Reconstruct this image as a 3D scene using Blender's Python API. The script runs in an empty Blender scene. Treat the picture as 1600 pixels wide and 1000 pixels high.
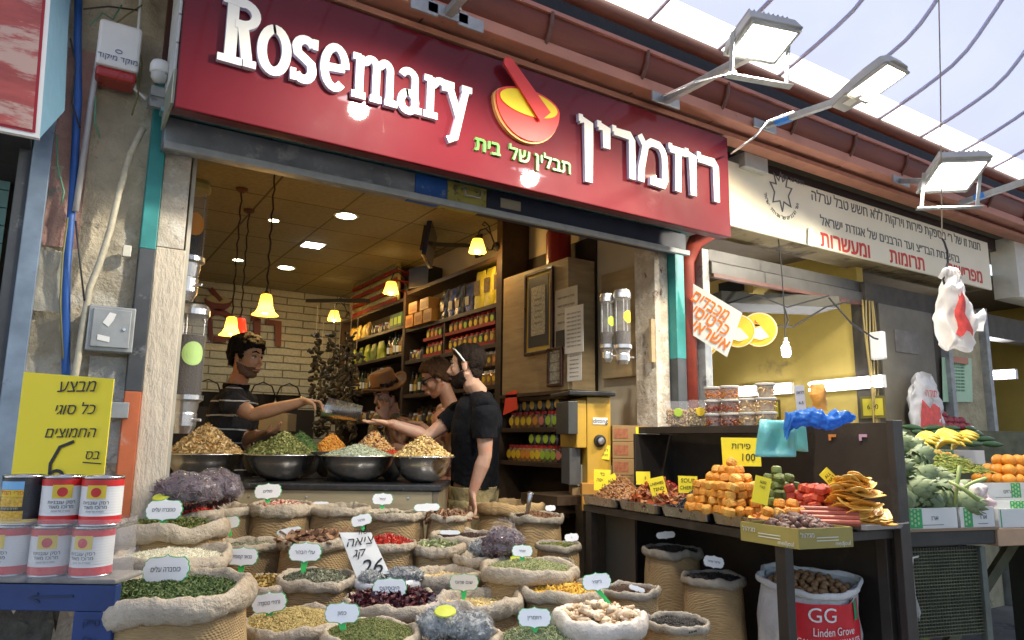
import bpy, math, random
import numpy as np
from mathutils import Vector, Matrix, Euler, noise
from mathutils.geometry import tessellate_polygon as tess
random.seed(7); RNG = np.random.default_rng(7)
sc = bpy.context.scene
# ---------------------------------------------------------------- camera
FPX = 1120.0
PITCH, ROLL, YAW = math.radians(9.6), math.radians(0.7), math.radians(32.4)
EYE = np.array([0, 0, 1.25])
CF = np.array([math.sin(YAW)*math.cos(PITCH), math.cos(YAW)*math.cos(PITCH), math.sin(PITCH)])
_r0 = np.array([math.cos(YAW), -math.sin(YAW), 0]); _u0 = np.cross(_r0, CF)
CR = math.cos(ROLL)*_r0+math.sin(ROLL)*_u0; CU = -math.sin(ROLL)*_r0+math.cos(ROLL)*_u0
cam = bpy.data.cameras.new('camera'); camo = bpy.data.objects.new('camera', cam); sc.collection.objects.link(camo)
cam.sensor_width = 36; cam.lens = 36*FPX/1600; cam.clip_start = .05; cam.clip_end = 500
camo.matrix_world = Matrix(((CR[0], CU[0], -CF[0], EYE[0]), (CR[1], CU[1], -CF[1], EYE[1]), (CR[2], CU[2], -CF[2], EYE[2]), (0, 0, 0, 1)))
sc.camera = camo
# ---------------------------------------------------------------- world, sun, exposure
SUN_EL = math.radians(60)
w = bpy.data.worlds.new("World"); sc.world = w; w.use_nodes = True
nt = w.node_tree; bg = nt.nodes['Background']
sky = nt.nodes.new('ShaderNodeTexSky'); sky.sky_type = 'NISHITA'; sky.sun_disc = False
sky.sun_elevation = SUN_EL; sky.sun_rotation = math.radians(20); sky.dust_density = 4
nt.links.new(sky.outputs[0], bg.inputs[0]); bg.inputs[1].default_value = .15
sl = bpy.data.lights.new('sun', 'SUN'); sl.energy = 5; sl.angle = math.radians(.5); sl.color = (1, .96, .9)
so = bpy.data.objects.new('sun', sl); sc.collection.objects.link(so)
so.rotation_euler = Euler((math.radians(-28), 0, math.radians(-20)))
sc.view_settings.view_transform = 'Standard'; sc.view_settings.look = 'None'
sc.view_settings.exposure = 1.55; sc.view_settings.gamma = 1
cy = sc.cycles
cy.use_denoising = True; cy.max_bounces = 7; cy.diffuse_bounces = 4; cy.glossy_bounces = 4
cy.transmission_bounces = 6; cy.transparent_max_bounces = 12; cy.caustics_reflective = False; cy.caustics_refractive = False
cy.sample_clamp_indirect = 6; cy.use_light_tree = True
# ---------------------------------------------------------------- placing
def ray(x, y): return CF+CR*(x-800)/FPX-CU*(y-500)/FPX
def _at(x, y, ax, v):
 r = ray(x, y); p = EYE+r*(v-EYE[ax])/r[ax]; return Vector(p)
def atX(x, y, v): return _at(x, y, 0, v)
def atY(x, y, v): return _at(x, y, 1, v)
def atZ(x, y, v): return _at(x, y, 2, v)
def atD(x, y, d): return Vector(EYE+ray(x, y)*d)
def proj(p):
 q = np.array(p)-EYE; d = q@CF; return (800+FPX*(q@CR)/d, 500-FPX*(q@CU)/d, d)
col = sc.collection
# ---------------------------------------------------------------- mesh builder
def rotm(rx=0, ry=0, rz=0): return Euler((rx, ry, rz)).to_matrix()
def align(d, up=(0, 0, 1)):
 z = Vector(d).normalized(); u = Vector(up)
 if abs(z.dot(u)) > .98: u = Vector((1, 0, 0))
 x = u.cross(z).normalized(); y = z.cross(x)
 return Matrix((x, y, z)).transposed()
class MB:
 def __init__(s): s.v = []; s.f = []; s.m = []; s.arr = []
 def add(s, vs, fs, m=0):
  b = len(s.v); s.v.extend([tuple(p) for p in vs])
  for f in fs: s.f.append(tuple(i+b for i in f)); s.m.append(m)
  return s
 def box(s, c, d, R=None, m=0):
  hx, hy, hz = d[0]/2, d[1]/2, d[2]/2; c = Vector(c)
  P = [Vector((x, y, z)) for x in (-hx, hx) for y in (-hy, hy) for z in (-hz, hz)]
  if R is not None: P = [R@p for p in P]
  return s.add([p+c for p in P], [(0, 1, 3, 2), (4, 6, 7, 5), (0, 4, 5, 1), (2, 3, 7, 6), (0, 2, 6, 4), (1, 5, 7, 3)], m)
 def bb(s, x0, y0, z0, x1, y1, z1, m=0): return s.box(((x0+x1)/2, (y0+y1)/2, (z0+z1)/2), (abs(x1-x0), abs(y1-y0), abs(z1-z0)), None, m)
 def beam(s, a, b, wd, ht, m=0):
  a = Vector(a); b = Vector(b); return s.box((a+b)/2, (wd, ht, (b-a).length), align(b-a), m)
 def tube(s, pts, r, n=8, m=0, cap=True):
  pts = [Vector(p) for p in pts]; k = len(pts)
  rs = [r]*k if np.isscalar(r) else list(r)
  vs = []; T0 = None; x = None
  for i in range(k):
   t = (pts[min(i+1, k-1)]-pts[max(i-1, 0)]).normalized()
   if x is None: x = align(t).col[0].copy()
   else:
    x = x-t*x.dot(t)
    x = x.normalized() if x.length > 1e-6 else align(t).col[0].copy()
   y = t.cross(x)
   for j in range(n):
    a = 2*math.pi*j/n; vs.append(pts[i]+(x*math.cos(a)+y*math.sin(a))*rs[i])
  fs = [(i*n+j, i*n+(j+1) % n, (i+1)*n+(j+1) % n, (i+1)*n+j) for i in range(k-1) for j in range(n)]
  if cap: fs += [tuple(range(n-1, -1, -1)), tuple((k-1)*n+j for j in range(n))]
  return s.add(vs, fs, m)
 def lathe(s, prof, n=24, c=(0, 0, 0), R=None, m=0, sx=1, sy=1, jit=None, caps=True):
  c = Vector(c); vs = []; k = len(prof)
  for i, (r, z) in enumerate(prof):
   for j in range(n):
    a = 2*math.pi*j/n; q = 1 if jit is None else jit(a, i, r, z)
    p = Vector((r*q*math.cos(a)*sx, r*q*math.sin(a)*sy, z)); vs.append((R@p if R is not None else p)+c)
  fs = [(i*n+j, i*n+(j+1) % n, (i+1)*n+(j+1) % n, (i+1)*n+j) for i in range(k-1) for j in range(n)]
  if caps and prof[0][0] > 1e-6: fs.append(tuple(range(n-1, -1, -1)))
  if caps and prof[-1][0] > 1e-6: fs.append(tuple((k-1)*n+j for j in range(n)))
  return s.add(vs, fs, m)
 def prism(s, pts, t, M=None, m=0):
  """2-D outline (x, z) standing in the local xz plane, thickness t toward -y"""
  n = len(pts); vs = [Vector((p[0], 0, p[1])) for p in pts]+[Vector((p[0], -t, p[1])) for p in pts]
  if M is not None: vs = [M@v for v in vs]
  fs = [tuple(range(n)), tuple(range(2*n-1, n-1, -1))]+[(i, i+n, (i+1) % n+n, (i+1) % n) for i in range(n)]
  return s.add(vs, fs, m)
 def grid(s, fn, nu, nv, m=0, wrapu=False):
  vs = [fn(i/(nu if wrapu else nu-1), j/(nv-1)) for j in range(nv) for i in range(nu)]
  fs = []
  for j in range(nv-1):
   for i in range(nu if wrapu else nu-1):
    a = j*nu+i; b = j*nu+(i+1) % nu; fs.append((a, b, b+nu, a+nu))
  return s.add(vs, fs, m)
 def scatter(s, V, Fc, T, Rm, S, m=None):
  """many copies of a small shape: V (k,3), Fc faces (same length), T (n,3), Rm (n,3,3), S (n,3)"""
  s.arr.append((np.asarray(V, float), Fc, np.asarray(T, float), Rm, S, m)); return s
 def build(s, name, mats, parent=None, smooth=False, bevel=0, loc=None, rot=None, sub=0):
  me = bpy.data.meshes.new(name)
  V = [np.array(s.v, dtype=float).reshape(-1, 3)]; F = list(s.f); Mi = list(s.m); off = len(s.v)
  for (bv, fc, T, Rm, S, mm) in s.arr:
   n = len(T); P = np.einsum('nij,nkj->nki', Rm, bv[None]*S[:, None, :])+T[:, None, :]
   V.append(P.reshape(-1, 3)); k = len(bv)
   for i in range(n):
    b = off+i*k; mi = 0 if mm is None else int(mm[i])
    for f in fc: F.append(tuple(q+b for q in f)); Mi.append(mi)
   off += n*k
  me.from_pydata(np.concatenate(V).tolist(), [], F)
  if not isinstance(mats, (list, tuple)): mats = [mats]
  for mt in mats: me.materials.append(mt)
  if len(mats) > 1: me.polygons.foreach_set('material_index', Mi)
  if smooth: me.polygons.foreach_set('use_smooth', [True]*len(F))
  me.update()
  o = bpy.data.objects.new(name, me); col.objects.link(o)
  if parent: o.parent = parent
  if loc is not None: o.location = loc
  if rot is not None: o.rotation_euler = rot
  if bevel:
   b = o.modifiers.new('bevel', 'BEVEL'); b.width = bevel; b.segments = 2; b.limit_method = 'ANGLE'
  if sub:
   b = o.modifiers.new('sub', 'SUBSURF'); b.levels = sub; b.render_levels = sub
  if smooth == 'auto' : pass
  return o
def tag(o, label=None, cat=None, group=None, kind=None):
 if label: o['label'] = label
 if cat: o['category'] = cat
 if group: o['group'] = group
 if kind: o['kind'] = kind
 return o
def thing(name, label, cat, loc=(0, 0, 0), rz=0, group=None, rot=None):
 o = bpy.data.objects.new(name, None); col.objects.link(o); o.empty_display_size = .1
 o.location = loc; o.rotation_euler = rot if rot is not None else (0, 0, rz)
 return tag(o, label, cat, group)
def kids(o): return [c for c in bpy.data.objects if c.parent == o]
def dup(root, loc=None, rz=None, label=None, group=None, rot=None, scale=None, ch=None):
 r = root.copy(); col.objects.link(r)
 if loc is not None: r.location = loc
 if rz is not None: r.rotation_euler = (0, 0, rz)
 if rot is not None: r.rotation_euler = rot
 if scale is not None: r.scale = scale if not np.isscalar(scale) else (scale,)*3
 if label: r['label'] = label
 if group: r['group'] = group
 def rec(src, dst):
  for c in src:
   d = c[0].copy(); col.objects.link(d); d.parent = dst; rec(c[1], d)
 rec(ch if ch is not None else tree(root), r)
 return r
def tree(o): return [(c, tree(c)) for c in o.children]
# ---------------------------------------------------------------- materials
_M = {}
def mat(name, c=(.5, .5, .5), rough=.6, metal=0., var=.12, vs=8., c2=None, c2s=3., c2t=.55, bump=0., bs=60., coat=0., emis=None, es=0.,
  trans=0., ior=1.45, alpha=1., c3=None, c3s=1.2, c3t=.6, gen=False, stretch=None, transl=0., sheen=0., spec=None, subs=0.):
 if name in _M: return _M[name]
 m = bpy.data.materials.new(name); m.use_nodes = True; N = m.node_tree; L = N.links; b = N.nodes['Principled BSDF']
 def nd(t): return N.nodes.new(t)
 tc = nd('ShaderNodeTexCoord'); co = tc.outputs['Generated' if gen else 'Object']
 if stretch:
  mp = nd('ShaderNodeMapping'); L.new(co, mp.inputs[0]); mp.inputs['Scale'].default_value = stretch; co = mp.outputs[0]
 def nz(scale, det=5, ro=.6):
  n = nd('ShaderNodeTexNoise'); n.inputs['Scale'].default_value = scale; n.inputs['Detail'].default_value = det
  n.inputs['Roughness'].default_value = ro; L.new(co, n.inputs['Vector']); return n.outputs['Fac']
 def mix(f, a, bb):
  x = nd('ShaderNodeMix'); x.data_type = 'RGBA'
  if hasattr(f, 'type') or not np.isscalar(f): L.new(f, x.inputs[0])
  else: x.inputs[0].default_value = f
  for k, q in ((6, a), (7, bb)):
   if isinstance(q, tuple): x.inputs[k].default_value = (*q[:3], 1)
   else: L.new(q, x.inputs[k])
  return x.outputs[2]
 def ramp(f, lo, hi):
  r = nd('ShaderNodeMapRange'); r.inputs[1].default_value = lo; r.inputs[2].default_value = hi; L.new(f, r.inputs[0]); return r.outputs[0]
 cur = tuple(c[:3])
 if var > 0:
  lo = tuple(max(0, x*(1-var)) for x in c[:3]); hi = tuple(min(1, x*(1+var)) for x in c[:3])
  cur = mix(ramp(nz(vs), .3, .7), lo, hi)
 if c2 is not None: cur = mix(ramp(nz(c2s, 8, .7), c2t, c2t+.08), cur, tuple(c2))
 if c3 is not None: cur = mix(ramp(nz(c3s, 9, .72), c3t, c3t+.06), cur, tuple(c3))
 if isinstance(cur, tuple): b.inputs['Base Color'].default_value = (*cur, 1)
 else: L.new(cur, b.inputs['Base Color'])
 b.inputs['Roughness'].default_value = rough; b.inputs['Metallic'].default_value = metal
 if coat: b.inputs['Coat Weight'].default_value = coat; b.inputs['Coat Roughness'].default_value = .04
 if trans: b.inputs['Transmission Weight'].default_value = trans; b.inputs['IOR'].default_value = ior
 if spec is not None: b.inputs['Specular IOR Level'].default_value = spec
 if alpha < 1: b.inputs['Alpha'].default_value = alpha
 if subs: b.inputs['Subsurface Weight'].default_value = subs; b.inputs['Subsurface Radius'].default_value = (.02, .008, .004)
 if sheen: b.inputs['Sheen Weight'].default_value = sheen
 if emis: b.inputs['Emission Color'].default_value = (*emis, 1); b.inputs['Emission Strength'].default_value = es
 if bump:
  n = nz(bs, 6, .65); bp = nd('ShaderNodeBump'); bp.inputs['Strength'].default_value = min(1, bump); bp.inputs['Distance'].default_value = .01*max(1, bump)
  L.new(n, bp.inputs['Height']); L.new(bp.outputs[0], b.inputs['Normal'])
 if rough > .25 and not trans:
  r = nd('ShaderNodeMapRange'); r.inputs[3].default_value = max(.05, rough-.12); r.inputs[4].default_value = min(1, rough+.12)
  L.new(nz(vs*2.3), r.inputs[0]); L.new(r.outputs[0], b.inputs['Roughness'])
 if transl:
  out = N.nodes['Material Output']; t = nd('ShaderNodeBsdfTranslucent'); mx = nd('ShaderNodeMixShader'); mx.inputs[0].default_value = transl
  if isinstance(cur, tuple): t.inputs[0].default_value = (*cur, 1)
  else: L.new(cur, t.inputs[0])
  L.new(b.outputs[0], mx.inputs[1]); L.new(t.outputs[0], mx.inputs[2]); L.new(mx.outputs[0], out.inputs[0])
 _M[name] = m; return m
def mat_brick(name, c1, c2, mortar, bw, bh, ms, bump=.8, rough=.7, plane='xz', off=.5, nbump=.3, var=None):
 """bricks / tiles in real metres; plane picks which two object axes the courses run in"""
 m = bpy.data.materials.new(name); m.use_nodes = True; N = m.node_tree; L = N.links; b = N.nodes['Principled BSDF']
 tc = N.nodes.new('ShaderNodeTexCoord'); sp = N.nodes.new('ShaderNodeSeparateXYZ'); cb = N.nodes.new('ShaderNodeCombineXYZ')
 L.new(tc.outputs['Object'], sp.inputs[0])
 for i, a in enumerate(plane): L.new(sp.outputs[a.upper()], cb.inputs[i])
 nn = N.nodes.new('ShaderNodeTexNoise'); nn.inputs['Scale'].default_value = 6; L.new(cb.outputs[0], nn.inputs['Vector'])
 ad = N.nodes.new('ShaderNodeVectorMath'); ad.operation = 'MULTIPLY_ADD'; L.new(nn.outputs['Color'], ad.inputs[0])
 ad.inputs[1].default_value = (.01, .018, 0) if bump > .5 else (0, 0, 0); L.new(cb.outputs[0], ad.inputs[2])
 br = N.nodes.new('ShaderNodeTexBrick'); L.new(ad.outputs[0], br.inputs['Vector']); br.offset = off
 br.inputs['Scale'].default_value = 1; br.inputs['Brick Width'].default_value = bw; br.inputs['Row Height'].default_value = bh
 br.inputs['Mortar Size'].default_value = ms; br.inputs['Mortar Smooth'].default_value = .3
 br.inputs['Color1'].default_value = (*c1, 1); br.inputs['Color2'].default_value = (*c2, 1); br.inputs['Mortar'].default_value = (*mortar, 1)
 n2 = N.nodes.new('ShaderNodeTexNoise'); n2.inputs['Scale'].default_value = 30; n2.inputs['Detail'].default_value = 6; L.new(tc.outputs['Object'], n2.inputs['Vector'])
 mx = N.nodes.new('ShaderNodeMix'); mx.data_type = 'RGBA'; mx.blend_type = 'MULTIPLY'; mx.inputs[0].default_value = .5
 L.new(br.outputs['Color'], mx.inputs[6]); rp = N.nodes.new('ShaderNodeMapRange'); rp.inputs[1].default_value = .3; rp.inputs[2].default_value = .65; rp.inputs[3].default_value = .6
 L.new(n2.outputs['Fac'], rp.inputs[0]); L.new(rp.outputs[0], mx.inputs[7]); L.new(mx.outputs[2], b.inputs['Base Color'])
 inv = N.nodes.new('ShaderNodeMath'); inv.operation = 'MULTIPLY_ADD'; inv.inputs[1].default_value = -1; inv.inputs[2].default_value = 1; L.new(br.outputs['Fac'], inv.inputs[0])
 ad2 = N.nodes.new('ShaderNodeMath'); ad2.operation = 'MULTIPLY_ADD'; L.new(n2.outputs['Fac'], ad2.inputs[0]); ad2.inputs[1].default_value = nbump; L.new(inv.outputs[0], ad2.inputs[2])
 bp = N.nodes.new('ShaderNodeBump'); bp.inputs['Strength'].default_value = bump; bp.inputs['Distance'].default_value = .02
 L.new(ad2.outputs[0], bp.inputs['Height']); L.new(bp.outputs[0], b.inputs['Normal']); b.inputs['Roughness'].default_value = rough
 return m
def mat_burlap():
 m = mat('burlap', (.4, .27, .125), .9, var=.22, vs=7, c2=(.26, .17, .08), c2s=5, c2t=.6)
 N = m.node_tree; L = N.links; b = N.nodes['Principled BSDF']; tc = N.nodes['Texture Coordinate']
 last = None
 for ax, di in (('Z', 'Z'), ('X', 'DIAGONAL')):
  wv = N.nodes.new('ShaderNodeTexWave'); wv.bands_direction = di; wv.inputs['Scale'].default_value = 50 if di == 'Z' else 38
  wv.inputs['Distortion'].default_value = 6; wv.inputs['Detail'].default_value = 2; wv.inputs['Detail Scale'].default_value = .6
  L.new(tc.outputs['Object'], wv.inputs['Vector'])
  if last is None: last = wv.outputs['Fac']
  else:
   a = N.nodes.new('ShaderNodeMath'); a.operation = 'ADD'; L.new(last, a.inputs[0]); L.new(wv.outputs['Fac'], a.inputs[1]); last = a.outputs[0]
 n = N.nodes.new('ShaderNodeTexNoise'); n.inputs['Scale'].default_value = 9; n.inputs['Detail'].default_value = 3; L.new(tc.outputs['Object'], n.inputs['Vector'])
 a = N.nodes.new('ShaderNodeMath'); a.operation = 'MULTIPLY_ADD'; L.new(n.outputs['Fac'], a.inputs[0]); a.inputs[1].default_value = 6; L.new(last, a.inputs[2])
 bp = N.nodes.new('ShaderNodeBump'); bp.inputs['Strength'].default_value = .5; bp.inputs['Distance'].default_value = .004
 L.new(a.outputs[0], bp.inputs['Height']); L.new(bp.outputs[0], b.inputs['Normal'])
 return m
# ---------------------------------------------------------------- writing
def text(s, size, name, m, parent, M, depth=.001, shear=0, bold=0, align_x='CENTER', rtl=False, xs=1., maxw=None):
 """letters as a mesh in the local xz plane facing -y, placed by matrix M"""
 if rtl:
  import re
  s = re.sub(r'[0-9.]+', lambda q: q.group()[::-1], s[::-1])
 cu = bpy.data.curves.new(name, 'FONT'); cu.body = s; cu.size = size; cu.shear = shear; cu.fill_mode = 'NONE'
 cu.align_x = align_x; cu.align_y = 'CENTER'; cu.resolution_u = 3
 o = bpy.data.objects.new(name, cu); col.objects.link(o)
 bpy.context.view_layer.update()
 me0 = bpy.data.meshes.new_from_object(o.evaluated_get(bpy.context.evaluated_depsgraph_get()))
 bpy.data.objects.remove(o)
 nb = {}
 for e in me0.edges:
  a, b = e.vertices; nb.setdefault(a, []).append(b); nb.setdefault(b, []).append(a)
 seen = set(); loops = []
 for a in nb:
  if a in seen: continue
  L_ = [a]; seen.add(a); c = a
  while True:
   n_ = [q for q in nb[c] if q not in seen]
   if not n_: break
   c = n_[0]; seen.add(c); L_.append(c)
  if len(L_) > 2: loops.append([me0.vertices[q].co.xy.copy() for q in L_])
 area = lambda P: sum(P[k-1].x*P[k].y-P[k].x*P[k-1].y for k in range(len(P)))/2
 def inside(p, P):
  r = False
  for k in range(len(P)):
   a, b = P[k-1], P[k]
   if (a.y > p.y) != (b.y > p.y) and p.x < (b.x-a.x)*(p.y-a.y)/(b.y-a.y)+a.x: r = not r
  return r
 if loops: big = max(loops, key=lambda P: abs(area(P))); sg_ = area(big) > 0
 if bold:
  for k, P in enumerate(loops):
   n_ = len(P); Q = []
   for q in range(n_):
    d_ = (P[(q+1) % n_]-P[q-1]).normalized(); nn = Vector((d_.y, -d_.x)) if sg_ else Vector((-d_.y, d_.x)); Q.append(P[q]+nn*bold)
   loops[k] = Q
 outs = [P for P in loops if (area(P) > 0) == sg_]; holes = [P for P in loops if (area(P) > 0) != sg_]
 V, F_ = [], []
 for k, P in enumerate(outs):
  hs = [Hh for Hh in holes if inside(Hh[0], P) and not any(q is not P and inside(Hh[0], q) and abs(area(q)) < abs(area(P)) for q in outs)]
  pl = [[Vector((q.x, q.y, 0)) for q in r] for r in [P]+hs]; tri = tess(pl); fl = [q for r in pl for q in r]; b0 = len(V); n_ = len(fl); zt = depth/2+(k % 5)*.00009
  V += [(q.x, q.y, zt) for q in fl]+[(q.x, q.y, -depth/2) for q in fl]; F_ += [tuple(b0+q for q in t_) for t_ in tri]; c = b0
  for r in pl:
   m_ = len(r); F_ += [(c+q, c+(q+1) % m_, c+n_+(q+1) % m_, c+n_+q) for q in range(m_)]; c += m_
 me = bpy.data.meshes.new(name); me.from_pydata(V, [], F_); bpy.data.meshes.remove(me0)
 if maxw and len(me.vertices):
  wd = max(v.co.x for v in me.vertices)-min(v.co.x for v in me.vertices)
  if wd > maxw: xs = xs*maxw/wd
 A = Matrix(((xs, 0, 0, 0), (0, 0, -1, 0), (0, 1, 0, 0), (0, 0, 0, 1)))
 me.transform(M@A); me.materials.clear(); me.materials.append(m); me.name = name
 o = bpy.data.objects.new(name, me); col.objects.link(o)
 if parent: o.parent = parent
 return o
def stroke_outline(mb, pts, wd, t, M=None, m=0, z0=0.):
 """a thick pen stroke as joined quads + round joints, extruded; x,z plane"""
 n = len(pts); P = [Vector((p[0], p[1])) for p in pts]; L_ = []; R_ = []
 for i in range(n):
  a = P[max(i-1, 0)]; b = P[min(i+1, n-1)]; d = (b-a).normalized(); nn = Vector((-d.y, d.x))
  if 0 < i < n-1:
   d1 = (P[i]-P[i-1]).normalized(); d2 = (P[i+1]-P[i]).normalized(); k = max(.5, math.sqrt(max(0, (1+d1.dot(d2))/2)))
  else: k = 1
  ww = (wd if np.isscalar(wd) else wd[i])/2/k
  L_.append(P[i]+nn*ww); R_.append(P[i]-nn*ww)
 vs = []
 for yy in (0, -t):
  vs += [Vector((p.x, yy-z0, p.y)) for p in L_]+[Vector((p.x, yy-z0, p.y)) for p in R_]
 if M is not None: vs = [M@v for v in vs]
 fs = []
 for i in range(n-1):
  fs += [(i, i+1, n+i+1, n+i), (2*n+i, 3*n+i, 3*n+i+1, 2*n+i+1), (i, 2*n+i, 2*n+i+1, i+1), (n+i, n+i+1, 3*n+i+1, 3*n+i)]
 fs += [(0, n, 3*n, 2*n), (n-1, 3*n-1, 4*n-1, 2*n-1)]
 mb.add(vs, fs, m)
def frameM(o, x, up):
 """matrix whose local x runs along x, local z along up, local -y toward the viewer"""
 x = Vector(x).normalized(); up = Vector(up); up = (up-x*up.dot(x)).normalized(); y = up.cross(x)
 M = Matrix((x, y, up)).transposed().to_4x4(); M.translation = Vector(o); return M
def arc(cx, cz, rx, rz, a0, a1, n=10): return [(cx+rx*math.cos(math.radians(a0+(a1-a0)*i/n)), cz+rz*math.sin(math.radians(a0+(a1-a0)*i/n))) for i in range(n+1)]
# ================================================================ materials
m_red = mat('sign_red', (.115, .0045, .01), .55, var=.08, vs=3, spec=.12, coat=.45, c2=(.13, .015, .022), c2s=4, c2t=.62)
m_darkred = mat('dark_red', (.09, .008, .01), .4)
m_letter = mat('letter_white', (.86, .84, .74), .4, var=.03)
m_letside = mat('letter_side', (.55, .55, .72), .5, var=.03)
m_logo_red = mat('logo_red', (.72, .045, .035), .45, var=.05)
m_logo_yel = mat('logo_yellow', (.85, .62, .01), .45, var=.05)
m_logo_edge = mat('logo_edge', (.65, .32, .1), .5)
m_green_let = mat('green_letter', (.07, .27, .03), .4)
m_black = mat('black', (.012, .012, .012), .5)
m_steel = mat('steel', (.5, .5, .5), .28, metal=1, var=.08, vs=5, bump=.05, bs=90)
m_galv = mat('galvanised', (.33, .34, .33), .5, metal=.55, var=.15, vs=14)
m_alu = mat('brushed_alu', (.6, .6, .6), .3, metal=.9, var=.06)
m_white = mat('white_paint', (.75, .75, .72), .5, var=.05)
m_cream = mat('cream_panel', (.62, .6, .5), .55, var=.08, c2=(.36, .32, .22), c2s=3, c2t=.64)
m_stone = mat('old_stone', (.52, .45, .32), .9, var=.25, vs=6, c2=(.64, .59, .47), c2s=4.5, c2t=.52, c3=(.13, .12, .1), c3s=3.5, c3t=.6, bump=2.2, bs=22)
m_pink = mat('pink_plaster', (.5, .3, .24), .9, var=.22, vs=6, c2=(.33, .29, .24), c2s=5, c2t=.58, bump=1.5, bs=24)
m_teal = mat('teal_post', (.03, .25, .24), .45, var=.25, vs=6, c2=(.1, .36, .34), c2s=7, c2t=.6)
m_bluegrey = mat('blue_grey_post', (.17, .23, .3), .5, var=.25, vs=9, c2=(.1, .11, .13), c2s=8, c2t=.6)
m_orange_paint = mat('orange_spray', (.48, .12, .04), .6, var=.25, vs=5, c2=(.42, .3, .25), c2s=4, c2t=.55)
m_darkpost = mat('dark_post', (.05, .055, .06), .5, var=.3, vs=7, c2=(.16, .17, .18), c2s=8, c2t=.58)
m_jamb = mat('peeling_jamb', (.5, .44, .35), .8, var=.15, vs=10, c2=(.62, .58, .5), c2s=9, c2t=.5, c3=(.16, .07, .03), c3s=12, c3t=.6, bump=1.2, bs=30)
m_jamb_low = mat('cream_plaster', (.62, .54, .42), .85, var=.1, vs=9, c3=(.35, .28, .2), c3s=26, c3t=.62, bump=1.4, bs=45, stretch=(1, 1, .35))
m_shutter = mat('shutter_steel', (.25, .28, .3), .45, metal=.4, var=.3, vs=5, c2=(.4, .43, .45), c2s=9, c2t=.55)
m_blue_spray = mat('blue_spray', (.02, .11, .4), .5, var=.25, vs=6, c2=(.2, .25, .3), c2s=10, c2t=.62)
m_yel_spray = mat('yellow_spray', (.36, .33, .08), .5, var=.2, vs=8, c2=(.06, .06, .06), c2s=14, c2t=.55)
m_navy = mat('navy_steel', (.02, .03, .055), .45, var=.3, vs=5)
m_redpipe = mat('red_pipe', (.22, .032, .018), .5, var=.25, vs=7, c2=(.12, .2, .22), c2s=3.2, c2t=.62)
m_greypost = mat('grey_post', (.3, .31, .3), .5, var=.25, vs=12, c2=(.12, .12, .12), c2s=14, c2t=.6)
m_gutter = mat('gutter_red', (.14, .024, .008), .45, var=.35, vs=3, c2=(.1, .02, .01), c2s=2, c2t=.5, stretch=(.3, 2, 2))
m_beam = mat('beam_salmon', (.46, .2, .13), .6, var=.12, vs=5, c2=(.25, .12, .09), c2s=8, c2t=.62)
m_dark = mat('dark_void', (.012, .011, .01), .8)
m_brown = mat('brown_steel', (.11, .045, .03), .55, var=.2)
m_wood = mat('pale_oak', (.33, .245, .13), .55, var=.2, vs=4, c2=(.2, .14, .07), c2s=5, c2t=.6, stretch=(1, 1, 7), bump=.1)
m_woodh = mat('pale_oak_long', (.4, .33, .2), .55, var=.14, vs=4, c2=(.3, .235, .14), c2s=5, c2t=.6, stretch=(1, 1, 9), bump=.1)
m_shelf = mat('dark_wood', (.045, .026, .014), .5, var=.3, vs=6, stretch=(3, .6, 3))
m_interior = mat('cream_wall', (.58, .51, .37), .8, var=.06, vs=2)
m_street = mat('street', (.2, .19, .175), .8, var=.25, vs=2, c2=(.09, .085, .08), c2s=3, c2t=.55, bump=.5, bs=40)
m_ceil = mat_brick('ceiling_tiles', (.32, .305, .22), (.3, .285, .205), (.1, .09, .06), .6, .6, .01, bump=.2, rough=.8, plane='xy', off=0, nbump=.05)
m_wbrick = mat_brick('white_bricks', (.48, .5, .45), (.53, .55, .5), (.2, .2, .17), .42, .09, .008, bump=1, rough=.6, plane='xz', nbump=.5)
m_floor = mat_brick('floor_tiles', (.2, .17, .13), (.17, .15, .12), (.07, .06, .05), .4, .4, .006, bump=.2, rough=.4, plane='xy', off=0, nbump=.05)
m_glass = mat('clear_plastic', (.95, .95, .95), .04, var=0, trans=1., ior=1.15)
m_plast = mat('thin_plastic', (.8, .82, .82), .1, var=0, alpha=.08, spec=.3)
m_tube = mat('fluorescent', (.9, .9, .95), .5, var=0, emis=(.85, .85, 1), es=5)
m_bulb = mat('warm_bulb', (1, .9, .6), .5, var=0, emis=(1, .72, .28), es=14)
m_shade = mat('amber_shade', (.85, .6, .15), .4, var=.08, vs=20, transl=.5, emis=(1, .5, .06), es=.55)
m_paper = mat('paper', (.72, .72, .68), .7, var=.03)
m_yellow = mat('yellow_card', (.85, .68, .02), .6, var=.04, vs=3)
m_ink = mat('black_ink', (.01, .01, .012), .6, var=0)
m_redink = mat('red_ink', (.6, .05, .03), .6, var=0)
m_orink = mat('orange_ink', (.8, .2, .02), .6, var=0)
m_greyink = mat('grey_ink', (.12, .12, .12), .6, var=0)
def point(name, loc, e, c=(1, .75, .4), r=.05, parent=None):
 l = bpy.data.lights.new(name, 'POINT'); l.energy = e; l.color = c; l.shadow_soft_size = r
 o = bpy.data.objects.new(name, l); col.objects.link(o); o.location = loc
 if parent: o.parent = parent
 return o
def spot(name, loc, d, e, c=(1, 1, 1), ang=100, r=.05, parent=None):
 l = bpy.data.lights.new(name, 'SPOT'); l.energy = e; l.color = c; l.shadow_soft_size = r; l.spot_size = math.radians(ang); l.spot_blend = .6
 o = bpy.data.objects.new(name, l); col.objects.link(o); o.location = loc
 o.rotation_euler = Vector(d).to_track_quat('-Z', 'Y').to_euler()
 if parent: o.parent = parent
 return o
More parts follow.
